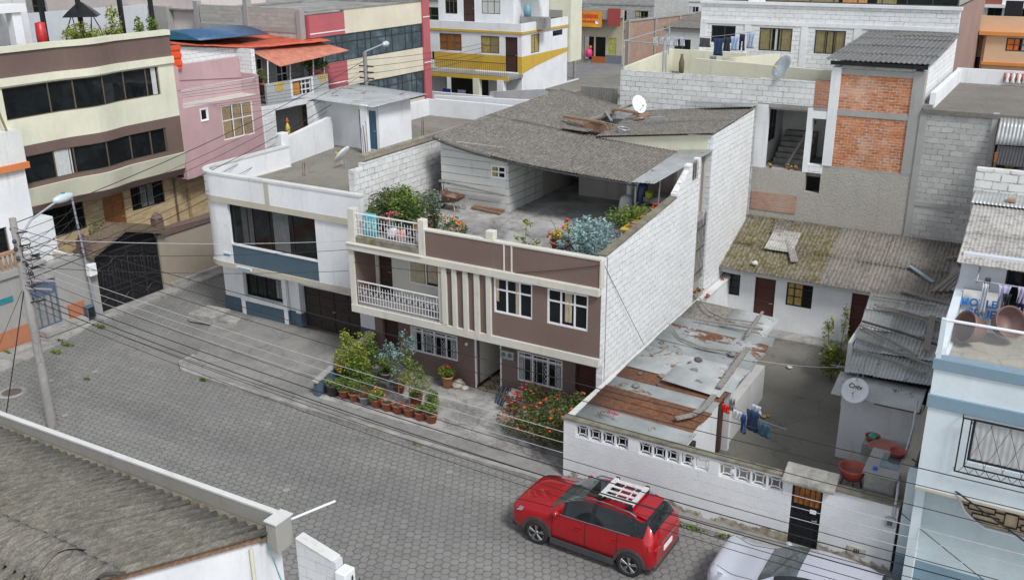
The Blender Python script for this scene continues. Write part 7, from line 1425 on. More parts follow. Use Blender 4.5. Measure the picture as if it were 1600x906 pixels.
t = thing('blue_drum', 'blue-green drum on the roof sink of the yellow and white house', 'drum', (-35.3, 62.4, 9.15)); MB().lathe((-35.3, 62.4, 9.15), [(0, 0), (.25, 0), (.28, .4), (.2, .8), (0, .85)], 12).build('body', plain('dusty_teal', (.15, .3, .35), .5), t)
for x, c_, lb in ((-39.9, (.02, .08, .4), 'blue washing hanging in the dark bay under the yellow balcony'), (-38.6, (.35, .45, .6), 'pale washing hanging in the dark bay under the yellow balcony')): garment(lb, (x, 58.6, 4.2), .7, .6, c_, 'cloth')
# white walls stepping away behind the roofs
H = house('white_yard_wall', 'stepped white yard wall crossing behind the main house roof', (-26, 52, 0), 'wall')
m = MB(); m.prism([(-31.2, 44.5), (-21, 44.5), (-21, 44.7), (-31.2, 44.7)], 0, [6.3, 6.6, 6.6, 6.3]); m.prism([(-21, 44.5), (-20.8, 44.5), (-24.5, 60), (-24.7, 60)], 0, [6.9, 6.9, 5.5, 5.5]); m.prism([(-35, 56.6), (-25, 52), (-24.8, 52.2), (-34.9, 56.8)], 0, [4.6, 6.2, 6.2, 4.6]); m.build('wall', WHITE, H)
m = MB(); m.box(-35.5, -24.8, 45, 56, 0, 3.0); m.build('yard_roof', CONC, H)
H = house('cream_house_rear', 'cream-walled house end right behind the main house roof', (-21, 47, 0)); m = MB(); m.box(-24.5, -19.6, 45.5, 58, 0, 6.9); m.build('wall', CREAM2, H); m = MB(); m.box(-24.6, -19.5, 45.4, 58.1, 6.9, 7.0); m.build('roof_slab', CONC4, H)
m = MB(); m.box(-20.3, -18.5, 41.0, 41.2, 0, 8.0); t = thing('corrugated_fence', 'grey corrugated fence panel between the roof and the rear block wall', 'fence', (-19.5, 41, 0)); m.build('panel', blocks('grey_slats', (.25, .24, .22), (.1, .1, .09), .12, 9, .02), t)
# shop
H = house('corner_shop', 'small shop with roller shutters and a grey plinth at the end of the back street', (-52, 108, 0), 'shop')
f = Fr('y', 108.0); SH = plaster('shop_beige', (.5, .46, .34), .2, .2)
wall(f, H, -60, -48.1, 0, 6.2, [(-53.2, -50.3, .2, 3.05), (-49.95, -48.9, 1.0, 3.0)], .3, SH)
m = MB()
for (a, b) in ((-56.2, -53.9), (-59.4, -56.8)):
    for k in range(12): m.fb(f, a, b, .2 + k * .25, .4 + k * .25, .0, .05)
m.build('roller_shutter', plain('beige_shutter', (.48, .45, .33), .5), H)
m = MB(); m.fb(f, -50.2, -48.1, .0, 1.0, 0, .1); m.fb(f, -56.2, -53.4, .4, 1.2, .06, .12); m.build('plinth', plain('slate_paint', (.16, .19, .22), .7), H); MB().fb(f, -53.2, -50.3, .2, 3.05, -1.6, -1.4).build('dark_interior', plain('dark_interior', (.03, .028, .025), .9), H); MB().fb(f, -51.85, -51.65, .2, 3.05, -.1, 0).build('door_post', SH, H); MB().fb(f, -49.95, -48.9, 1.0, 3.0, -.1, -.05).build('poster_window', plain('yellow_green_poster', (.4, .38, .1), .5, 0, .4), H); MB().fb(f, -52.0, -50.2, .0, .75, .02, .2).build('orange_counter', plain('orange_counter', (.4, .12, .03), .6), H)
m = MB(); m.box(-60, -48, 106.9, 108, 5.4, 5.6); m.build('canopy_slab', GREY, H); MB().box(-60, -48, 106.85, 106.9, 5.2, 6.3).build('fascia', plaster('faded_fascia', (.33, .31, .28), .4, .5), H)
t = thing('shop_sign', 'orange and yellow shop signboard with blurred red lettering over the shop door', 'sign', (-52, 106.7, 5)); fs = Fr('y', 106.8); MB().fb(fs, -53.6, -50.3, 4.3, 6.1, 0, .1).build('board', plain('orange_sign', (.8, .32, .02), .5, 0, .3, 0, 1), t)
m = MB(); x = -53.2
while x < -50.9: w_ = RN.uniform(.12, .3); m.fb(fs, x, x + w_, 5.3, 5.75, .1, .12); x += w_ + .08
x = -52.8
while x < -51.3: w_ = RN.uniform(.1, .25); m.fb(fs, x, x + w_, 4.8, 5.05, .1, .12); x += w_ + .07
m.build('lettering', plain('sign_red', (.6, .04, .02), .5), t); MB().lathe((-50.85, 106.7, 4.9), [(0, 0), (.25, .0), (.25, .03)], 14, axis=(0, -1, 0)).build('emblem', WHITE2, t)
t = thing('shop_sign', 'plain dark red signboard to the right of the orange one', 'sign', (-49, 106.7, 5)); MB().fb(fs, -49.5, -47.9, 4.5, 6.5, 0, .1).build('board', plain('dull_red_sign', (.35, .06, .05), .6), t)
t = thing('shop_sign', 'long red and black signboard with white letters over the roller shutters', 'sign', (-57, 106.7, 4.6)); MB().fb(fs, -58.3, -56.2, 3.9, 5.0, 0, .1).build('board', plain('red_sign', (.45, .04, .03), .5), t); MB().fb(fs, -56.2, -53.8, 3.9, 5.0, 0, .1).build('board', BLACKM, t)
text(t, 'STOP', WHITE2, (-55.0, 106.68, 4.35), (1, 0, 0), (0, 0, 1), .8, .01)
t = thing('pink_bundle', 'bright pink bundle hanging in the shop doorway', 'bundle', (-52.4, 107.8, 1)); MB().lathe((-52.4, 107.8, .6), [(0, 0), (.4, .1), (.45, .6), (.3, 1.0), (0, 1.05)], 10).build('bundle', plain('hot_pink', (.75, .05, .2), .6), t); MB().lathe((-52.2, 107.8, 1.6), [(0, 0), (.2, .1), (.15, .4), (0, .42)], 8).build('top', FORG, t)
for (x, y, h, lb) in ((-47.6, 94.5, 7.6, 'concrete lamp pole standing in front of the shop'),):
    t = thing('lamp_pole', lb, 'street lamp', (x, y, 0)); MB().tube((x, y, 0), (x, y, h), .2, .13, 10).build('pole', CONC, t); m = MB(); m.tube((x, y, h - .6), (x + 1.3, y - .3, h + .1), .05); m.build('arm', GALV, t); MB().box(x + 1.2, x + 1.9, y - .45, y - .2, h, h + .15).build('lamp_head', GALV, t, bevel=.03); m = MB()
    for q in (-.4, .1, .5): m.tube((x - .9, y, h - .5 + q * .6), (x + .9, y, h - .5 + q * .6), .06)
    m.build('crossarm', DARKM, t)
# brick wall running back, far car, small ochre building
H = house('brick_boundary_wall', 'long faded brick boundary wall with concrete pillars running away beside the back street', (-43, 125, 0), 'wall')
A, B = V(-47.6, 108.2, 0), V(-47.2, 150, 0)
m = MB(); m.prism([(-47.9, 108.3), (-47.6, 108.3), (-44.5, 150), (-44.8, 150)], 0, [4.9, 4.9, 4.2, 4.2]); m.build('wall', BRICK2, H); m = MB()
for k in range(7): q = k / 6; x, y = -47.55 + 3.1 * q, 108.3 + 41.7 * q; m.box(x, x + .12, y, y + .4, 0, 5.1 - .7 * q)
m.build('pillar', GREY, H); MB().prism([(-47.95, 108.3), (-47.5, 108.3), (-44.4, 150), (-44.85, 150)], [4.9, 4.9, 4.2, 4.2], [5.1, 5.1, 4.4, 4.4]).build('coping', GREY, H)
def filler(name, lb, x0, x1, y0, y1, h, mat, nw=3, floors=2, roof=None, fc=None, wm=None, z0=None):
    H = house(name, lb, ((x0 + x1) / 2, y0, 0)); f = Fr('y', y0); fh = h / floors; ops = []
    for k in range(floors):
        for i in range(nw):
            c = x0 + (x1 - x0) * (i + .5) / nw + RN.uniform(-.2, .2); w_ = (x1 - x0) / nw * RN.uniform(.22, .34); zb = fh * k + fh * .32; ops.append((c - w_, c + w_, zb, zb + fh * .45))
    wall(f, H, x0, x1, 0, h, ops, .3, mat)
    for i, o_ in enumerate(ops): win(f, H, *o_, 2 + i % 2, (.5,) if i % 3 else (), [ALU, BRONZE, DARKM][i % 3], .1, .07, [(0, .45, [CURTW, CURT, CURTO][i % 3])] if i % 2 else ())
    fx = Fr('x', x1); op2 = [(y0 + (y1 - y0) * q - .7, y0 + (y1 - y0) * q + .7, h - fh * .68, h - fh * .25) for q in (.3, .7)]
    wall(fx, H, y0 + .3, y1, 0, h, op2, .3, mat); [win(fx, H, *o_, 2, (), ALU, .1, .07) for o_ in op2]
    m = MB(); m.box(x0, x0 + .3, y0 + .3, y1, 0, h); m.box(x0, x1, y1 - .3, y1 - .0, 0, h - .01); m.build('wall', mat, H)
    if roof == 'tin': sheets((x0 - .3, y0 - .3, h + .05), (x1 + .3, y0 - .3, h + .05), (x1 + .3, y1, h + .9), (x0 - .3, y1, h + .9), .3, .03, 2, 4, .01, q=4).build('roof', FIBRE if RN.random() < .5 else TIN, H, solid=.02)
    else:
        MB().box(x0 + .3, x1 - .3, y0 + .3, y1 - .3, h - .5, h - .3).build('roof_slab', CONC, H)
        m = MB(); 
        for q in range(3): m.box(x0 + 1 + q * (x1 - x0 - 2) / 2 - .15, x0 + 1 + q * (x1 - x0 - 2) / 2 + .15, y0 + 2, y0 + 2.3, h - .3, h + 1.0)
        m.build('roof_stub', GREY, H)
    m = MB(); m.box(x0 - .15, x1 + .15, y0 - .12, y0 + .02, h - .25, h + .05)
    for k in range(1, floors): m.box(x0, x1, y0 - .06, y0, fh * k - .12, fh * k + .1)
    m.build('cornice', fc or GREY, H)
    return H
filler('town_house', 'grey block house with dark windows above the orange signboard', -60, -47.5, 116, 128, 9.5, GBLK, 4, 3)
filler('town_house', 'small ochre house with a tin roof at the end of the brick wall', -43.5, -36.5, 128, 136, 3.3, plaster('ochre_wall', (.55, .38, .12), .2, .3), 2, 1, 'tin')
filler('town_house', 'grey block house rising above the brick boundary wall', -46.5, -36, 150, 162, 9.5, GBLK, 4, 3)
filler('town_house', 'tan block house behind the ochre house at the top edge', -35, -22, 146, 158, 9, blocks('tan_blocks', (.4, .37, .3), (.24, .22, .18), .5, .25, .02), 4, 3)
filler('town_house', 'pinkish house immediately left of the shop street, half hidden by poles', -76, -62, 118, 130, 8.5, PINK, 4, 3)
filler('town_house', 'white tin-roofed house behind the yellow and white house', -58, -46, 72, 84, 9.5, WHITE, 4, 3, 'tin')
filler('town_house', 'cream house with tin roof beyond the red and cream block', -66, -54, 54, 66, 10.0, CREAM2, 4, 3, 'tin')
filler('town_house', 'grey block house far behind the unfinished building', -78, -66, 48, 62, 11.5, GBLK, 4, 3)
filler('town_house', 'brick-patched house at the top edge above the black swing', -70, -59, 49, 60, 13.0, BRICK2, 3, 3)
filler('town_house', 'white house behind the apartment roof pergola', -82, -66, 30, 44, 12.0, OFFW, 4, 3)
filler('town_house', 'grey house with tin roof at the top left corner', -66, -54, 16, 30, 12.0, GREY, 4, 3, 'tin')
filler('town_house', 'cream house at the far end of the town behind the long block building', -14, 2, 92, 104, 9.0, CREAM, 5, 3)
filler('town_house', 'dark-roofed house behind the glazed gallery', -30, -18, 76, 88, 7.5, OFFW, 4, 2, 'tin')
filler('town_house', 'brick house beyond the white red-balcony block', 4, 18, 96, 110, 10, BRICK2, 4, 3)
filler('town_house', 'low grey house with a tin roof beyond the rooftop washing lines', -33, -21, 108, 120, 5.5, GREY, 4, 2, 'tin')
for i, (x0, y0, w_, d_, h, mt, lb) in enumerate(((-100, 170, 22, 16, 9, GBLK, 'distant grey house row at the left of the far street'), (-74, 168, 18, 16, 10, WHITE, 'distant white house beyond the shop'), (-54, 172, 20, 16, 9, CREAM, 'distant cream house beyond the grey block houses'), (-32, 170, 20, 16, 10, BRICK2, 'distant brick house beyond the tan block house'), (-10, 150, 20, 16, 10, OFFW, 'distant off-white house beyond the cream one'), (12, 140, 20, 16, 10, GREY, 'distant grey rendered house at the right'), (-104, 90, 22, 18, 12, CREAM2, 'distant pale house far to the left'), (-96, 62, 20, 18, 12, GBLK, 'distant block house far to the left of the yellow house'), (-84, 92, 18, 16, 10, OFFW, 'distant plain house left of the shop'), (-120, 130, 30, 18, 12, WHITE, 'distant white row at the far left'), (-110, 205, 40, 20, 13, GREY, 'farthest grey row at the left of the town'), (-66, 205, 36, 20, 12, CREAM, 'farthest cream row of the town'), (-26, 205, 36, 20, 12, WHITE, 'farthest white row of the town'), (14, 190, 36, 20, 12, GBLK, 'farthest block row at the right of the town'))):
    filler('distant_house', lb, x0, x0 + w_, y0, y0 + d_, h, mt, 5, 3, 'tin' if i % 3 == 0 else None)
t = thing('water_tank', 'blue roof water tank above the brick boundary wall', 'water tank', (-44.3, 150.5, 9.2)); MB().lathe((-44.3, 151.5, 9.2), [(0, 0), (.9, 0), (1, .8), (.8, 1.6), (0, 1.8)], 12).build('tank', plain('tank_blue', (.02, .14, .6), .4), t)
t = thing('water_tank', 'black roof water tank on a stand beyond the shop', 'water tank', (-48.5, 117, 9.2)); MB().lathe((-48.6, 117.5, 9.8), [(0, 0), (.9, 0), (1, .8), (.9, 1.8), (0, 2.1)], 12).build('tank', plain('tank_dark_green', (.02, .035, .03), .5), t); MB().box(-49.4, -47.8, 116.8, 118.2, 9.2, 9.8).build('stand', DARKM, t)
# ================================================================== foreground building at the lower left
H = house('corrugated_roof_house', 'near white building with a large lichen-flecked corrugated roof at the lower left', (-14, 9, 0))
sheets((-11.6, 7.35, 5.57), (-11.6, 10.72, 4.34), (-24, 10.72, 4.34), (-24, 7.35, 5.57), .16, .03, 1, 1, 0) if False else None
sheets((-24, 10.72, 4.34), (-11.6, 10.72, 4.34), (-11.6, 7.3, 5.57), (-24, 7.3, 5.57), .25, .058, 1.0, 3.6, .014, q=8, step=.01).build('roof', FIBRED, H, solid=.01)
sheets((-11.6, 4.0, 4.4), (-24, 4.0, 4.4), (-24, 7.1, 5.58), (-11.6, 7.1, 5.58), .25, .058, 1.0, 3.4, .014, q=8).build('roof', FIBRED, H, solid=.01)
def ridge():
    m = MB()
    for i in range(13):
        a = -24 + i * .96; prof_ = [(-.42, -.13), (-.28, .0), (-.12, .09), (0, .115), (.12, .09), (.28, .0), (.42, -.13)]; dz = RN.uniform(-.01, .02); sk = RN.uniform(-.02, .02)
        ku = 48; vs = []
        for (dy, dz_) in prof_:
            for x in range(ku + 1):
                u = a + 1.02 * x / ku; vs.append((u, 7.22 + dy * 1.05 + sk, 5.6 + dz_ + dz +  .062 * math.sin((u + 24) / .25 * 2 * math.pi) + (.02 if i % 2 else 0)))
        m.add(vs, [(j * (ku + 1) + x, j * (ku + 1) + x + 1, (j + 1) * (ku + 1) + x + 1, (j + 1) * (ku + 1) + x) for j in range(6) for x in range(ku)], 0, True)
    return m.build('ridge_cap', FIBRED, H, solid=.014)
ridge()
m = MB(); m.prism([(-26, 10.97), (-11.65, 10.97), (-11.65, 11.085), (-26, 11.085)], 3.7, [4.36, 4.58, 4.58, 4.36]); m.box(-11.65, -11.38, 10.72, 11.14, 3.95, 4.58); m.build('parapet', plaster('stained_parapet', (.34, .33, .3), .9, .8), H, bevel=.015)
m = MB(); m.prism([(-26, 10.965), (-11.66, 10.965), (-11.66, 11.09), (-26, 11.09)], [4.36, 4.58, 4.58, 4.36], [4.4, 4.62, 4.62, 4.4]); m.box(-11.66, -11.36, 10.7, 11.16, 4.58, 4.61); m.build('parapet_top', OFFW, H)
m = MB(); m.box(-26, -11.66, 10.6, 10.95, 4.16, 4.24); m.build('gutter', MOSSC, H)
m = MB(); m.prism([(-11.95, 4), (-11.75, 4), (-11.75, 7.2), (-11.95, 7.2)], 0, [4.3, 4.3, 5.5, 5.5]); m.prism([(-11.95, 7.2), (-11.75, 7.2), (-11.75, 11.15), (-11.95, 11.15)], 0, [5.48, 5.48, 4.05, 4.05]); m.box(-26, -11.95, 10.95, 11.15, 0, 3.9); m.build('wall', WHITE2, H)
m = MB(); m.prism([(-11.78, 7.3), (-11.68, 7.3), (-11.68, 10.6), (-11.78, 10.6)], [5.4, 5.4, 4.2, 4.2], [5.52, 5.52, 4.31, 4.31]); m.build('verge_board', WOODO, H)
m = MB(); m.tube((-11.68, 10.35, 1), (-11.68, 10.35, 4.2), .035); m.build('downpipe', CREAM2, H)
m = MB(); m.tube((-11.45, 11.1, 4.45), (-11.25, 12.2, 4.32), .025); m.build('spout', WHITE2, H)
t = thing('painted_brick_wall', 'low whitewashed brick wall with a rough top beside the near white building', 'wall', (-10.9, 11.2, 0))
m = MB(); m.prism([(-11.3, 11.1), (-10.35, 11.1), (-10.35, 11.3), (-11.3, 11.3)], 0, [4.1, 3.9, 3.9, 4.1]); m.build('wall', blocks('whitewashed_brick', (.6, .61, .62), (.4, .4, .4), .5, .22, .01, .05, .6, .15), t); m = MB(); m.prism([(-11.3, 11.08), (-10.4, 11.08), (-10.4, 11.32), (-11.3, 11.32)], [4.1, 3.9, 3.9, 4.1], [4.14, 3.94, 3.94, 4.14]); m.build('coping', OFFW, t, bevel=.02)
m = MB(); m.box(-10.35, -10.1, 11.05, 11.35, 0, 3.75); m.build('end_pier', WHITE, t, bevel=.02)
t = thing('iron_fence', 'black iron fence with spikes beside the whitewashed brick wall at the bottom edge', 'fence', (-9.5, 11.2, 0))
m = MB(); 
for z in (3.0, 3.3, 3.5): m.tube((-10.1, 11.2, z), (-7, 11.2, z), .02)
for k in range(20): m.tube((-10.05 + k * .16, 11.2, 2.4), (-10.05 + k * .16, 11.2, 3.62), .012); m.tube((-10.05 + k * .16, 11.2, 3.62), (-10.05 + k * .16, 11.2, 3.7), .02, .001)
for k in range(6): m.ring((-9.9 + k * .48, 11.2, 3.15), .1, .012, (0, 1, 0), 8, 4)
m.build('bars', BLACKM, t)
m = MB(); m.path(sag((-11.6, 10.7, 4.1), (-9.6, 9.6, 3.2), .15), .014, 5); tag(m.build('cable', plain('teal_cable', (.1, .25, .24), .6), loc=(-11, 10, 4)), 'teal cable hanging from the corner of the near white building', 'cable')

# ================================================================== the red car
PAINT = plain('red_car_paint', (.4, .002, .008), .35, .25, .03, .8, 2); CGL = glassmat('car_glass', (.008, .01, .011), .03, .6); WSG = glassmat('windscreen_glass', (.06, .075, .075), .03, .6); RUB = plain('tyre_rubber', (.02, .02, .02), .85); CLAD = plain('grey_cladding', (.05, .052, .055), .7); CHR = plain('brushed_alloy', (.34, .34, .35), .35, .8, .1); BLK = plain('gloss_black_trim', (.012, .012, .013), .25)
SILV = plain('silver_car_paint', (.56, .58, .64), .3, .35, .03, 1.0, 2); HL = glassmat('headlight_glass', (.35, .37, .4), .08, .8); RL = plain('rear_light', (.45, .02, .02), .2, 0, .1, 1)
def car(name, label, cat, loc, rz, paint, Lh=2.18, suv=True, rack=True, RO=.78):
    t = thing(name, label, cat, (0, 0, 0)); Wd = .92
    # stations along x (front = -x): x, half width, sill z, shoulder z, belt z, roof-edge z, roof z, roof half width
    hb = 1.06 if suv else .88; rf = 1.62 if suv else 1.42
    st = [(-2.18, .68, .42, .62, .74, .78, .80, .5), (-2.13, .8, .32, .66, .86, .91, .93, .6), (-1.98, .88, .25, .68, .96, 1.0, 1.02, .66), (-1.6, .91, .22, .70, hb - .03, hb, hb + .02, .66), (-1.2, .92, .22, .72, hb, hb + .04, hb + .07, .68),
          (-.98, .92, .22, .72, hb + .02, hb + .07, hb + .1, .70), (-.6, .92, .22, .72, hb + .03, hb + .32, hb + .34, .66), (-.2, .92, .22, .72, hb + .04, rf - .1, rf - .04, .60), (.2, .92, .22, .72, hb + .05, rf - .04, rf, .58), (.7, .92, .22, .72, hb + .07, rf - .05, rf, .58),
          (1.2, .92, .22, .73, hb + .09, rf - .09, rf - .03, .57), (1.5, .91, .22, .74, hb + .11, rf - .16, rf - .09, .56), (1.78, .9, .24, .76, hb + .12, hb + .38, hb + .44, .58), (2.02, .88, .28, .78, hb + .06, hb + .15, hb + .2, .62), (2.14, .8, .34, .76, hb - .08, hb - .04, hb - .02, .6), (2.18, .7, .4, .7, hb - .22, hb - .2, hb - .18, .55)]
    def sec(s):
        x, w_, z0, z1, z2, z3, z4, rw = s
        return [(x, 0, z0), (x, w_ * .86, z0), (x, w_ * .98, z0 + .12), (x, w_, z1 * .6 + z0 * .4), (x, w_ * 1.0, z1), (x, w_ * .965, z2), (x, rw * 1.0 + (w_ * .965 - rw) * .12, z3), (x, rw * .86, z3 * .25 + z4 * .75), (x, rw * .5, z4), (x, 0, z4 + .012)]
    st = [((s[0] if s[0] < 1.36 else 1.36 + (s[0] - 1.36) * RO), *s[1:]) for s in st]
    # refine by catmull-rom
    def cr(p0, p1, p2, p3, t_): return tuple(.5 * ((2 * b) + (-a + c) * t_ + (2 * a - 5 * b + 4 * c - d) * t_ ** 2 + (-a + 3 * b - 3 * c + d) * t_ ** 3) for a, b, c, d in zip(p0, p1, p2, p3))
    ss = []; idx = []
    for i in range(len(st) - 1):
        p = [st[max(i - 1, 0)], st[i], st[i + 1], st[min(i + 2, len(st) - 1)]]
        for k in range(4): ss.append(cr(*p, k / 4)); idx.append(i + k / 4)
    ss.append(st[-1]); idx.append(len(st) - 1)
    body, wind, rear, pilr = MB(), MB(), MB(), MB(); side = {}
    for i in range(len(ss) - 1):
        A, B = sec(ss[i]), sec(ss[i + 1]); q = (idx[i] + idx[i + 1]) / 2; xm = (ss[i][0] + ss[i + 1][0]) / 2
        for j in range(9):
            for sg in (1, -1):
                v = [V(p[0], p[1] * sg, p[2]) for p in (A[j], B[j], B[j + 1], A[j + 1])]; fc = [(0, 1, 2, 3)] if sg > 0 else [(3, 2, 1, 0)]
                tgt = body
                if j >= 6 and 5.0 < q < 7.25: tgt = wind
                elif j >= 6 and 11.6 < q < 13.1: tgt = rear
                elif j == 5 and 6.1 < q < 12.0:
                    key = (sg, 0 if q < 8.1 else 1 if q < 10.3 else 2)
                    tgt = pilr if (8.0 < q < 8.3 or 10.2 < q < 10.45 or q < 6.35 or q > 11.7) else side.setdefault(key, MB())
                tgt.add(v, fc, 0, True)
    # shut lines
    seam = MB()
    def secat(x):
        for i in range(len(ss) - 1):
            if ss[i][0] <= x <= ss[i + 1][0]:
                k = (x - ss[i][0]) / max(1e-6, ss[i + 1][0] - ss[i][0]); return sec([a + (b - a) * k for a, b in zip(ss[i], ss[i + 1])])
    for sg in (1, -1):
        for xs, j0, j1 in ((-.86, 2, 5), (.1, 2, 5), (1.0, 3, 5), (-1.0, 5, 5)):
            A = secat(xs)
            if j1 > j0: seam.path([V(p[0], sg * (p[1] + .001), p[2]) for p in A[j0:j1 + 1]], .006, 4)
        seam.path([V(p[0], sg * (p[1] + .002), p[2] + .004) for p in [secat(-2.05 + .1 * k)[6] for k in range(12)]], .006, 4)
        seam.path([V(p[0], sg * (p[1] + .001), .38) for p in [secat(-.86 + .1 * k)[3] for k in range(19)]], .005, 4)
    seam.build('shut_lines', BLK, t)
    # ends
    for s_, fl in ((ss[0], 0), (ss[-1], 1)):
        A = sec(s_); ring = [V(p[0], p[1], p[2]) for p in A] + [V(p[0], -p[1], p[2]) for p in reversed(A[1:-1])]
        body.add(ring, [tuple(range(len(ring))) if fl else tuple(reversed(range(len(ring))))])
    def weld(mb):
        d = {}; nv = []; mp = []
        for v in mb.v:
            k = (round(v.x, 4), round(v.y, 4), round(v.z, 4))
            if k not in d: d[k] = len(nv); nv.append(v)
            mp.append(d[k])
        fs, ms, sm = [], [], []
        for f_, a, b in zip(mb.f, mb.m, mb.sm):
            g = []; [g.append(mp[i]) for i in f_ if mp[i] not in g]
            if len(g) > 2: fs.append(g); ms.append(a); sm.append(b)
        mb.v, mb.f, mb.m, mb.sm = nv, fs, ms, sm; return mb
    weld(body).build('body', paint, t); weld(wind).build('windscreen', WSG, t); weld(rear).build('rear_window', CGL, t); weld(pilr).build('window_pillars', BLK, t)
    for k, mb in side.items(): weld(mb).build('side_window', CGL, t)
    for sg in (1, -1):
        y = sg * .925
        m = MB()
        for xw in (-1.32, 1.36):
            pts = [(xw + .44 * math.cos(a), .36 + .44 * math.sin(a)) for a in [math.pi * k / 14 for k in range(15)]] + [(xw - .36, .3), (xw - .36 * .98, .36)] ; inner = [(xw + .355 * math.cos(a), .36 + .355 * math.sin(a)) for a in [math.pi * k / 14 for k in range(15)]]
            for k in range(14):
                o0, o1, i0, i1 = pts[k], pts[k + 1], inner[k], inner[k + 1]; ya, yb = (y - .05 * sg, y + .012 * sg)
                m.add([V(o0[0], ya, o0[1]), V(o1[0], ya, o1[1]), V(i1[0], ya, i1[1]), V(i0[0], ya, i0[1]), V(o0[0], yb, o0[1]), V(o1[0], yb, o1[1]), V(i1[0], yb, i1[1]), V(i0[0], yb, i0[1])], [(3, 2, 1, 0), (4, 5, 6, 7), (0, 1, 5, 4), (2, 3, 7, 6), (0, 4, 7, 3), (1, 2, 6, 5)])
        m.box(-.9, .94, y - .04, y + .012, .2, .36); m.build('wheel_arch_trim', CLAD if suv else paint, t)
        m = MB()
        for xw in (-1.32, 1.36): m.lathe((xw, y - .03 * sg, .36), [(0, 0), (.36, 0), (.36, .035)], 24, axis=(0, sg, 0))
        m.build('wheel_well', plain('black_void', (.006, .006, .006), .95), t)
        for xw in (-1.32, 1.36):
            wt = MB(); wt.lathe((xw, y - .2 * sg, .345), [(0, 0), (.31, 0), (.345, .03), (.345, .2), (.32, .235), (.25, .24), (.245, .2), (0, .19)], 28, axis=(0, sg, 0)); w_ = wt.build('wheel', RUB, t)
            rm = MB(); c0 = V(xw, y + .01 * sg, .345); rm.ring(c0, .235, .014, (0, 1, 0), 26, 5)
            for k in range(5):
                for dd in (-.13, .13):
                    a = k * 1.2566 + .3; rm.tube(c0 + V(.04 * math.cos(a), .01 * sg, .04 * math.sin(a)), c0 + V(.235 * math.cos(a + dd), 0, .235 * math.sin(a + dd)), .02, .026, 5)
            rm.lathe(c0, [(0, .02), (.05, .02), (.06, 0)], 12, axis=(0, sg, 0)); rm.build('rim', CHR, w_)
        # mirrors, handles, lights, rails
        m = MB(); m.lathe((-.72, sg * 1.0, hb + .1), [(0, -.12), (.075, -.08), (.09, 0), (.075, .06), (0, .08)], 10, axis=(-.3, sg, .1)); m.build('door_mirror', paint, t)
        for xh in (-.12, .92): MB().tube((xh - .09, sg * .93, .86), (xh + .09, sg * .93, .87), .016).build('door_handle', paint if suv else CHR, t)
        m = MB(); m.tube((-.78, sg * .9, hb + .045), (1.35, sg * .895, hb + .11), .012); m.build('window_trim', CHR if suv else BLK, t)
        m = MB(); vs = [V(-2.16, sg * .58, .74), V(-2.1, sg * .8, .74), V(-1.8, sg * .91, .86), V(-1.74, sg * .885, .96), V(-2.0, sg * .79, .94), V(-2.14, sg * .58, .85)]; m.add(vs, [(0, 1, 4, 5), (1, 2, 3, 4)] if sg < 0 else [(5, 4, 1, 0), (4, 3, 2, 1)]); m.build('headlight', HL, t, solid=.05)
        m = MB(); xr = lambda x: 1.36 + (x - 1.36) * RO; vs = [V(xr(2.17) + .01, sg * .42, .86), V(xr(2.15) + .01, sg * .74, .86), V(xr(1.98), sg * .9, .9), V(xr(1.96), sg * .885, 1.0), V(xr(2.12) + .01, sg * .74, .94), V(xr(2.16) + .01, sg * .42, .91)]; m.add(vs, [(0, 1, 4, 5), (1, 2, 3, 4)]); m.build('tail_light', RL, t, solid=.04)
        if rack:
            m = MB(); m.path([V(-.35, sg * .6, rf - .09), V(-.2, sg * .595, rf + .0), V(.4, sg * .585, rf + .035), V(1.15, sg * .58, rf + .0), V(1.35, sg * .58, rf - .08)], .022, 8); m.build('roof_rail', CHR, t)
    m = MB(); m.box(-2.19, -2.13, -.5, .5, .42, .66); m.build('front_grille', BLK, t, bevel=.02); m = MB(); m.box(-2.16, -2.02, -.8, .8, .24, .36); m.box(xr(2.03), xr(2.2), -.78, .78, .27, .44); m.build('bumper_trim', CLAD, t, bevel=.03)
    m = MB(); m.box(xr(2.12), xr(2.2), -.26, .26, .6, .74); m.build('number_plate', WHITE2, t, bevel=.005); m = MB(); m.tube((xr(2.175), -.6, .89), (xr(2.175), .6, .89), .014); m.build('tailgate_strip', CHR, t)
    if suv:
        m = MB(); m.add([V(1.36, -.56, rf - .03), V(1.62, -.54, rf - .1), V(1.62, .54, rf - .1), V(1.36, .56, rf - .03)], [(0, 1, 2, 3)]); m.build('spoiler', paint, t, solid=.03)
        m = MB(); m.add([V(-.12, -.42, rf + .004), V(.5, -.42, rf + .022), V(.5, .42, rf + .022), V(-.12, .42, rf + .004)], [(0, 1, 2, 3)]); m.build('sunroof', CGL, t, solid=.006)
    if rack:
        m = MB(); z = rf + .1
        for yk in (-.42, -.16, .08, .34): m.box(.3, 1.15, yk, yk + (.14 if abs(yk) > .3 else .08), z, z + .03)
        m.box(.24, .36, -.5, .52, z - .02, z + .05); m.box(1.09, 1.21, -.5, .52, z - .02, z + .05)
        for xk in (.6, .9): m.box(xk, xk + .04, -.42, .46, z - .015, z)
        m.build('roof_rack', plain('white_alloy', (.7, .7, .7), .35, .3), t, bevel=.008)
        for (xk, yk) in ((.3, -.5), (.3, .52), (1.15, -.5), (1.15, .52)): MB().box(xk - .06, xk + .06, yk - .04, yk + .04, rf - .03, z + .055).build('rack_foot', BLK, t, bevel=.01)
    t.location = loc; t.rotation_euler = (0, 0, rz); t.scale = (.97, .97, .97); return t
car('parked_suv', 'shiny red SUV with a white roof rack parked against the peeling white wall', 'car', (-8.82, 19.2, 0), rad(-1.5), PAINT)
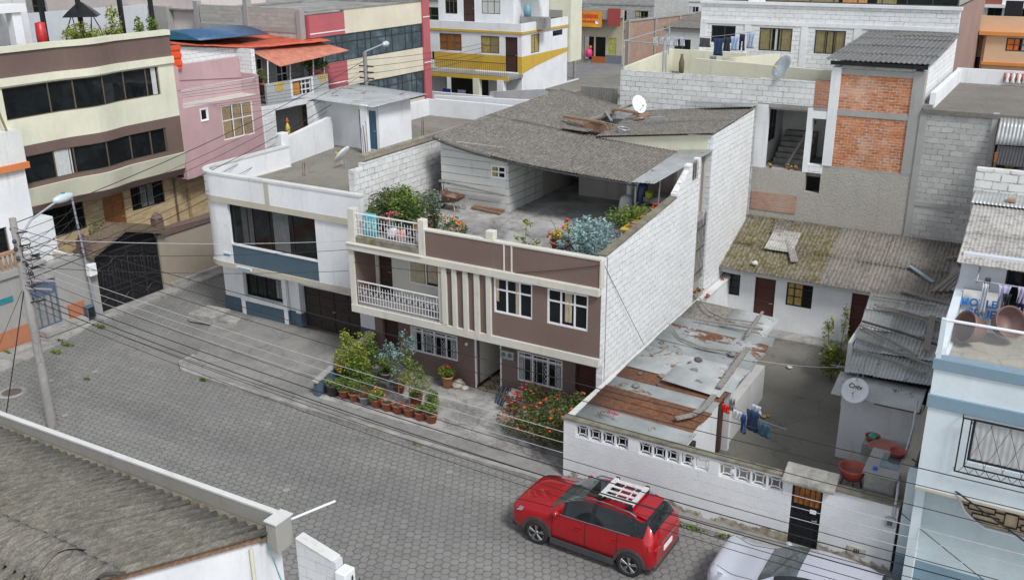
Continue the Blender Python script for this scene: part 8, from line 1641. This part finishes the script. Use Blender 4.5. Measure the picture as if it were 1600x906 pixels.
car('parked_sedan', 'silver car cut off by the bottom edge, parked near the black metal door', 'car', (-3.5, 19.1, 0), rad(-1), SILV, 2.1, False, False)
car('parked_van_far', 'dark blue-grey van parked far away at the end of the brick wall', 'van', (-42.0, 124, 0), rad(88), plain('dark_blue_paint', (.05, .08, .1), .35, .1, .05, .6), 2.1, True, False)
# ================================================================== poles, lamps and wires
t = thing('utility_pole', 'tall concrete utility pole with a street lamp and crowded brackets at the left edge', 'utility pole', (-26.6, 16.1, 0))
MB().tube((-26.6, 16.1, 0), (-26.6, 16.1, 6.95), .16, .1, 14).build('pole', concrete('pole_concrete', (.34, .33, .31), (.2, .19, .18)), t)
m = MB(); m.path([(-26.6, 16.1, 6.2), (-26.8, 16.8, 6.7), (-27.0, 17.9, 7.0)], .035, 8); m.build('lamp_arm', GALV, t)
m = MB(); m.lathe((-27.0, 17.75, 7.02), [(0, 0), (.09, .05), (.13, .2), (.15, .45), (.1, .7), (0, .75)], 14, axis=(-.08, 1, .05)); m.build('lamp_head', plain('lamp_grey', (.5, .56, .58), .35), t)
MB().box(-27.06, -26.98, 18.1, 18.2, 7.14, 7.22).build('photocell', plain('teal_cap', (.05, .25, .28), .4), t)
for k, (z, l_, dy) in enumerate(((5.0, 1.1, .2), (4.75, 1.0, .1), (6.5, .5, 0), (6.1, .5, 0), (5.6, .45, .3), (4.3, .5, .2))):
    MB().tube((-26.5, 16.1, z), (-26.5 + l_, 16.1 + dy, z + .12), .04 if k < 2 else .025).build('bracket', plain('lilac_grey_steel', (.4, .4, .46), .4, .4) if k < 2 else DARKM, t)
m = MB()
for k in range(10): m.lathe((-26.6 + RN.uniform(-.2, .25), 16.1 + RN.uniform(-.2, .25), 4.0 + k * .28), [(0, 0), (.05, .01), (.07, .06), (.04, .12), (0, .13)], 8)
m.build('insulators', DARKM, t)
m = MB()
for k in range(5): m.ring((-26.35, 16.2, 6.2 - .35 * k), .16 + .03 * (k % 2), .012, (1, .3 * k, .3), 16, 4)
m.build('cable_loops', BLACKM, t)
t = thing('service_pole', 'thin grey service pole with a meter box standing by the scrolled gate', 'service pole', (-33.3, 22.95, 0)); MB().tube((-33.3, 22.95, 0), (-33.3, 22.7, 5.4), .05, .04, 10).build('pole', plain('lilac_grey_steel', (.4, .4, .46), .4, .4), t); MB().box(-33.35, -33.1, 22.8, 23.15, 1.9, 2.4).build('meter_box', ALU, t, bevel=.02); m = MB()
for k in range(3): m.ring((-33.3, 22.8, 3.0 + k * .5), .15, .014, (1, .2, .3), 14, 4)
m.build('cable_loops', BLACKM, t)
t = thing('utility_pole', 'slender concrete pole with a street lamp in front of the red and cream block', 'utility pole', (-31.5, 39, 0)); MB().tube((-31.5, 39, 0), (-31.5, 39, 9.2), .18, .1, 12).build('pole', CONC, t); MB().tube((-31.5, 39, 9.2), (-31.5, 40.6, 9.45), .04).build('lamp_arm', GALV, t); MB().lathe((-31.5, 40.5, 9.42), [(0, 0), (.12, .1), (.15, .35), (0, .6)], 10, axis=(0, 1, .02)).build('lamp_head', plain('lamp_grey', (.5, .56, .58), .35), t); m = MB()
for q in range(4): m.tube((-31.9, 39, 7.6 + .3 * q), (-31.0, 39, 7.6 + .3 * q), .04)
m.build('crossarm', DARKM, t)
WIR = plain('black_cable', (.012, .012, .013), .6); WIRG = plain('pale_cable', (.45, .45, .45), .5)
def wire(a, b, s, r, mat, lb, grp, k=26):
    m = MB(); m.path(sag(a, b, s, k), r, 5); tag(m.build('cable', mat, loc=a), lb, 'cable', grp)
P1 = V(-26.6, 16.1, 0); G_ = 'overhead cables along the main street'
for k, (z0, y1, z1, s, r, mt) in enumerate(((6.7, 15.2, 6.6, .35, .009, WIR), (6.4, 15.6, 6.2, .5, .008, WIR), (6.1, 15.9, 5.6, .55, .008, WIR), (5.75, 16.0, 5.2, .6, .007, WIRG), (5.45, 16.2, 4.9, .65, .007, WIRG), (5.15, 16.4, 4.6, .7, .007, WIRG), (4.9, 17.0, 3.9, .75, .012, WIR), (4.6, 17.1, 3.5, .8, .013, WIR), (4.35, 17.0, 3.3, .8, .008, WIR), (5.3, 16.6, 4.3, .75, .008, WIR))):
    wire(P1 + V(.15, .1 * (k % 3 - 1), z0), (9, y1, z1), s, r, mt, 'thick black cable sagging above the street in front of the red SUV' if r > .0115 else ('pale cable crossing in front of the potted garden' if mt is WIRG else 'thin black cable strung along the street from the near utility pole'), G_)
for k, (y1, z1) in enumerate(((17.9, 2.6), (18.3, 3.0))): wire(P1 + V(.15, .1, 4.1 + .2 * k), (9, y1, z1), .85, .008, WIR, 'low black cable over the street in front of the pavement', G_)
G2_ = 'overhead cables along the side street'
for k in range(7): wire(P1 + V(-.1, .1, 6.75 - .3 * k), (-31.5 + .3 * (k % 2), 39, 8.8 - .3 * k), .35 + .05 * k, .009 if k % 3 else .014, WIR, 'black cable running from the near pole to the pole by the red block', G2_)
for k in range(9): wire((-48, 9 + 1.5 * k, 7.2 + .25 * (k % 4)), (-31.5, 39, 8.9 - .22 * k), .5 + .05 * k, .008, WIR, 'thin black cable crossing the cream apartment facade towards the side street pole', G2_)
for k in range(4): wire((-31.5, 39, 8.8 - .35 * k), (-47.6, 94.5, 7.3 - .2 * k), .9, .012, WIR, 'black cable running from the side street pole towards the shops', G2_)
for k in range(3): wire((-33.3, 22.8, 4.9 - .4 * k), P1 + V(0, 0, 6.0 - .3 * k), .2, .01, WIR, 'short black service cable between the gate pole and the near pole', 'service cables at the gate')
for k, (a, b, lb) in enumerate((((-26.6, 16.2, 6.3), (-21.2, 25.2, 4.6), 'pale cable fanning out to the white corner house wall'), ((-26.6, 16.2, 5.8), (-21.1, 25.2, 4.3), 'dark cable fanning out to the white corner house wall'), ((-26.6, 16.2, 5.4), (-20.5, 23.8, 4.0), 'cable reaching the left corner of the main house'), ((-26.6, 16.2, 6.0), (-29.2, 26.0, 4.1), 'cable reaching the rounded corner of the white house'), ((-20.45, 23.85, 4.35), (-11.1, 23.85, 5.75), 'cable crossing the front of the main house up to its right corner'))): wire(a, b, .15 if k < 4 else .35, .009, WIRG if k == 0 else WIR, lb, 'house service cables')
wire((-11.05, 24.05, 5.7), (-10.9, 27.0, 2.1), .02, .008, WIR, 'thin black cable slanting down the white block side wall', 'house service cables')
wire((-1.9, 21.2, 3.4), (6, 17, 1.9), .1, .02, WIR, 'thick cable crossing the pale blue house towards the lower right', 'house service cables'); wire((-2.0, 21.3, 1.9), (6, 15, 1.6), .1, .01, WIR, 'thin cable crossing the lower wall of the pale blue house', 'house service cables')
for k, (x1, y1) in enumerate(((-25.9, 15.0), (-27.6, 14.6))): wire(P1 + V(0, 0, 4.9), (x1, y1 - 1.2, .0), .0, .018 if k == 0 else .008, WIR, 'slack black cable dropping from the near pole to the road' if k == 0 else 'thin stay wire dropping from the near pole', 'cables dropping from the near pole')
# small things on the road
t = thing('manhole_cover', 'round rusty manhole cover in the road near the utility pole', 'manhole cover', (-30.1, 17.0, 0)); MB().lathe((-30.1, 17.0, .004), [(0, .006), (.3, .006), (.32, .0)], 24).build('cover', plain('rust_brown_iron', (.12, .09, .075), .8, 0, .3, 0, 20, .5), t); MB().lathe((-30.1, 17.0, .002), [(.32, .004), (.46, .004), (.47, 0)], 24).build('collar', KERB, t)
m = MB()
for (x, y, r, n) in ((-17.6, 21.02, .25, 160), (-17.2, 21.0, .15, 70), (-26.3, 21.9, .1, 40), (-32.2, 20.6, .3, 160), (-31.9, 19.9, .25, 120), (-32.4, 22.4, .25, 120), (-33.3, 19.0, .2, 90), (-24.9, 20.9, .12, 40), (-15.9, 20.95, .2, 40), (-6.8, 20.9, .3, 160), (-5.9, 20.92, .2, 60), (-28.6, 18.9, .1, 40)):
    leaves(m, [(V(x, y, .06), r * 1.6, r * .5, .07)], n, .05, 2)
tag(m.build('weeds', [G2, G1]), 'small tufts of green weeds along the kerbs and pavement joints', 'weeds', None, 'stuff')
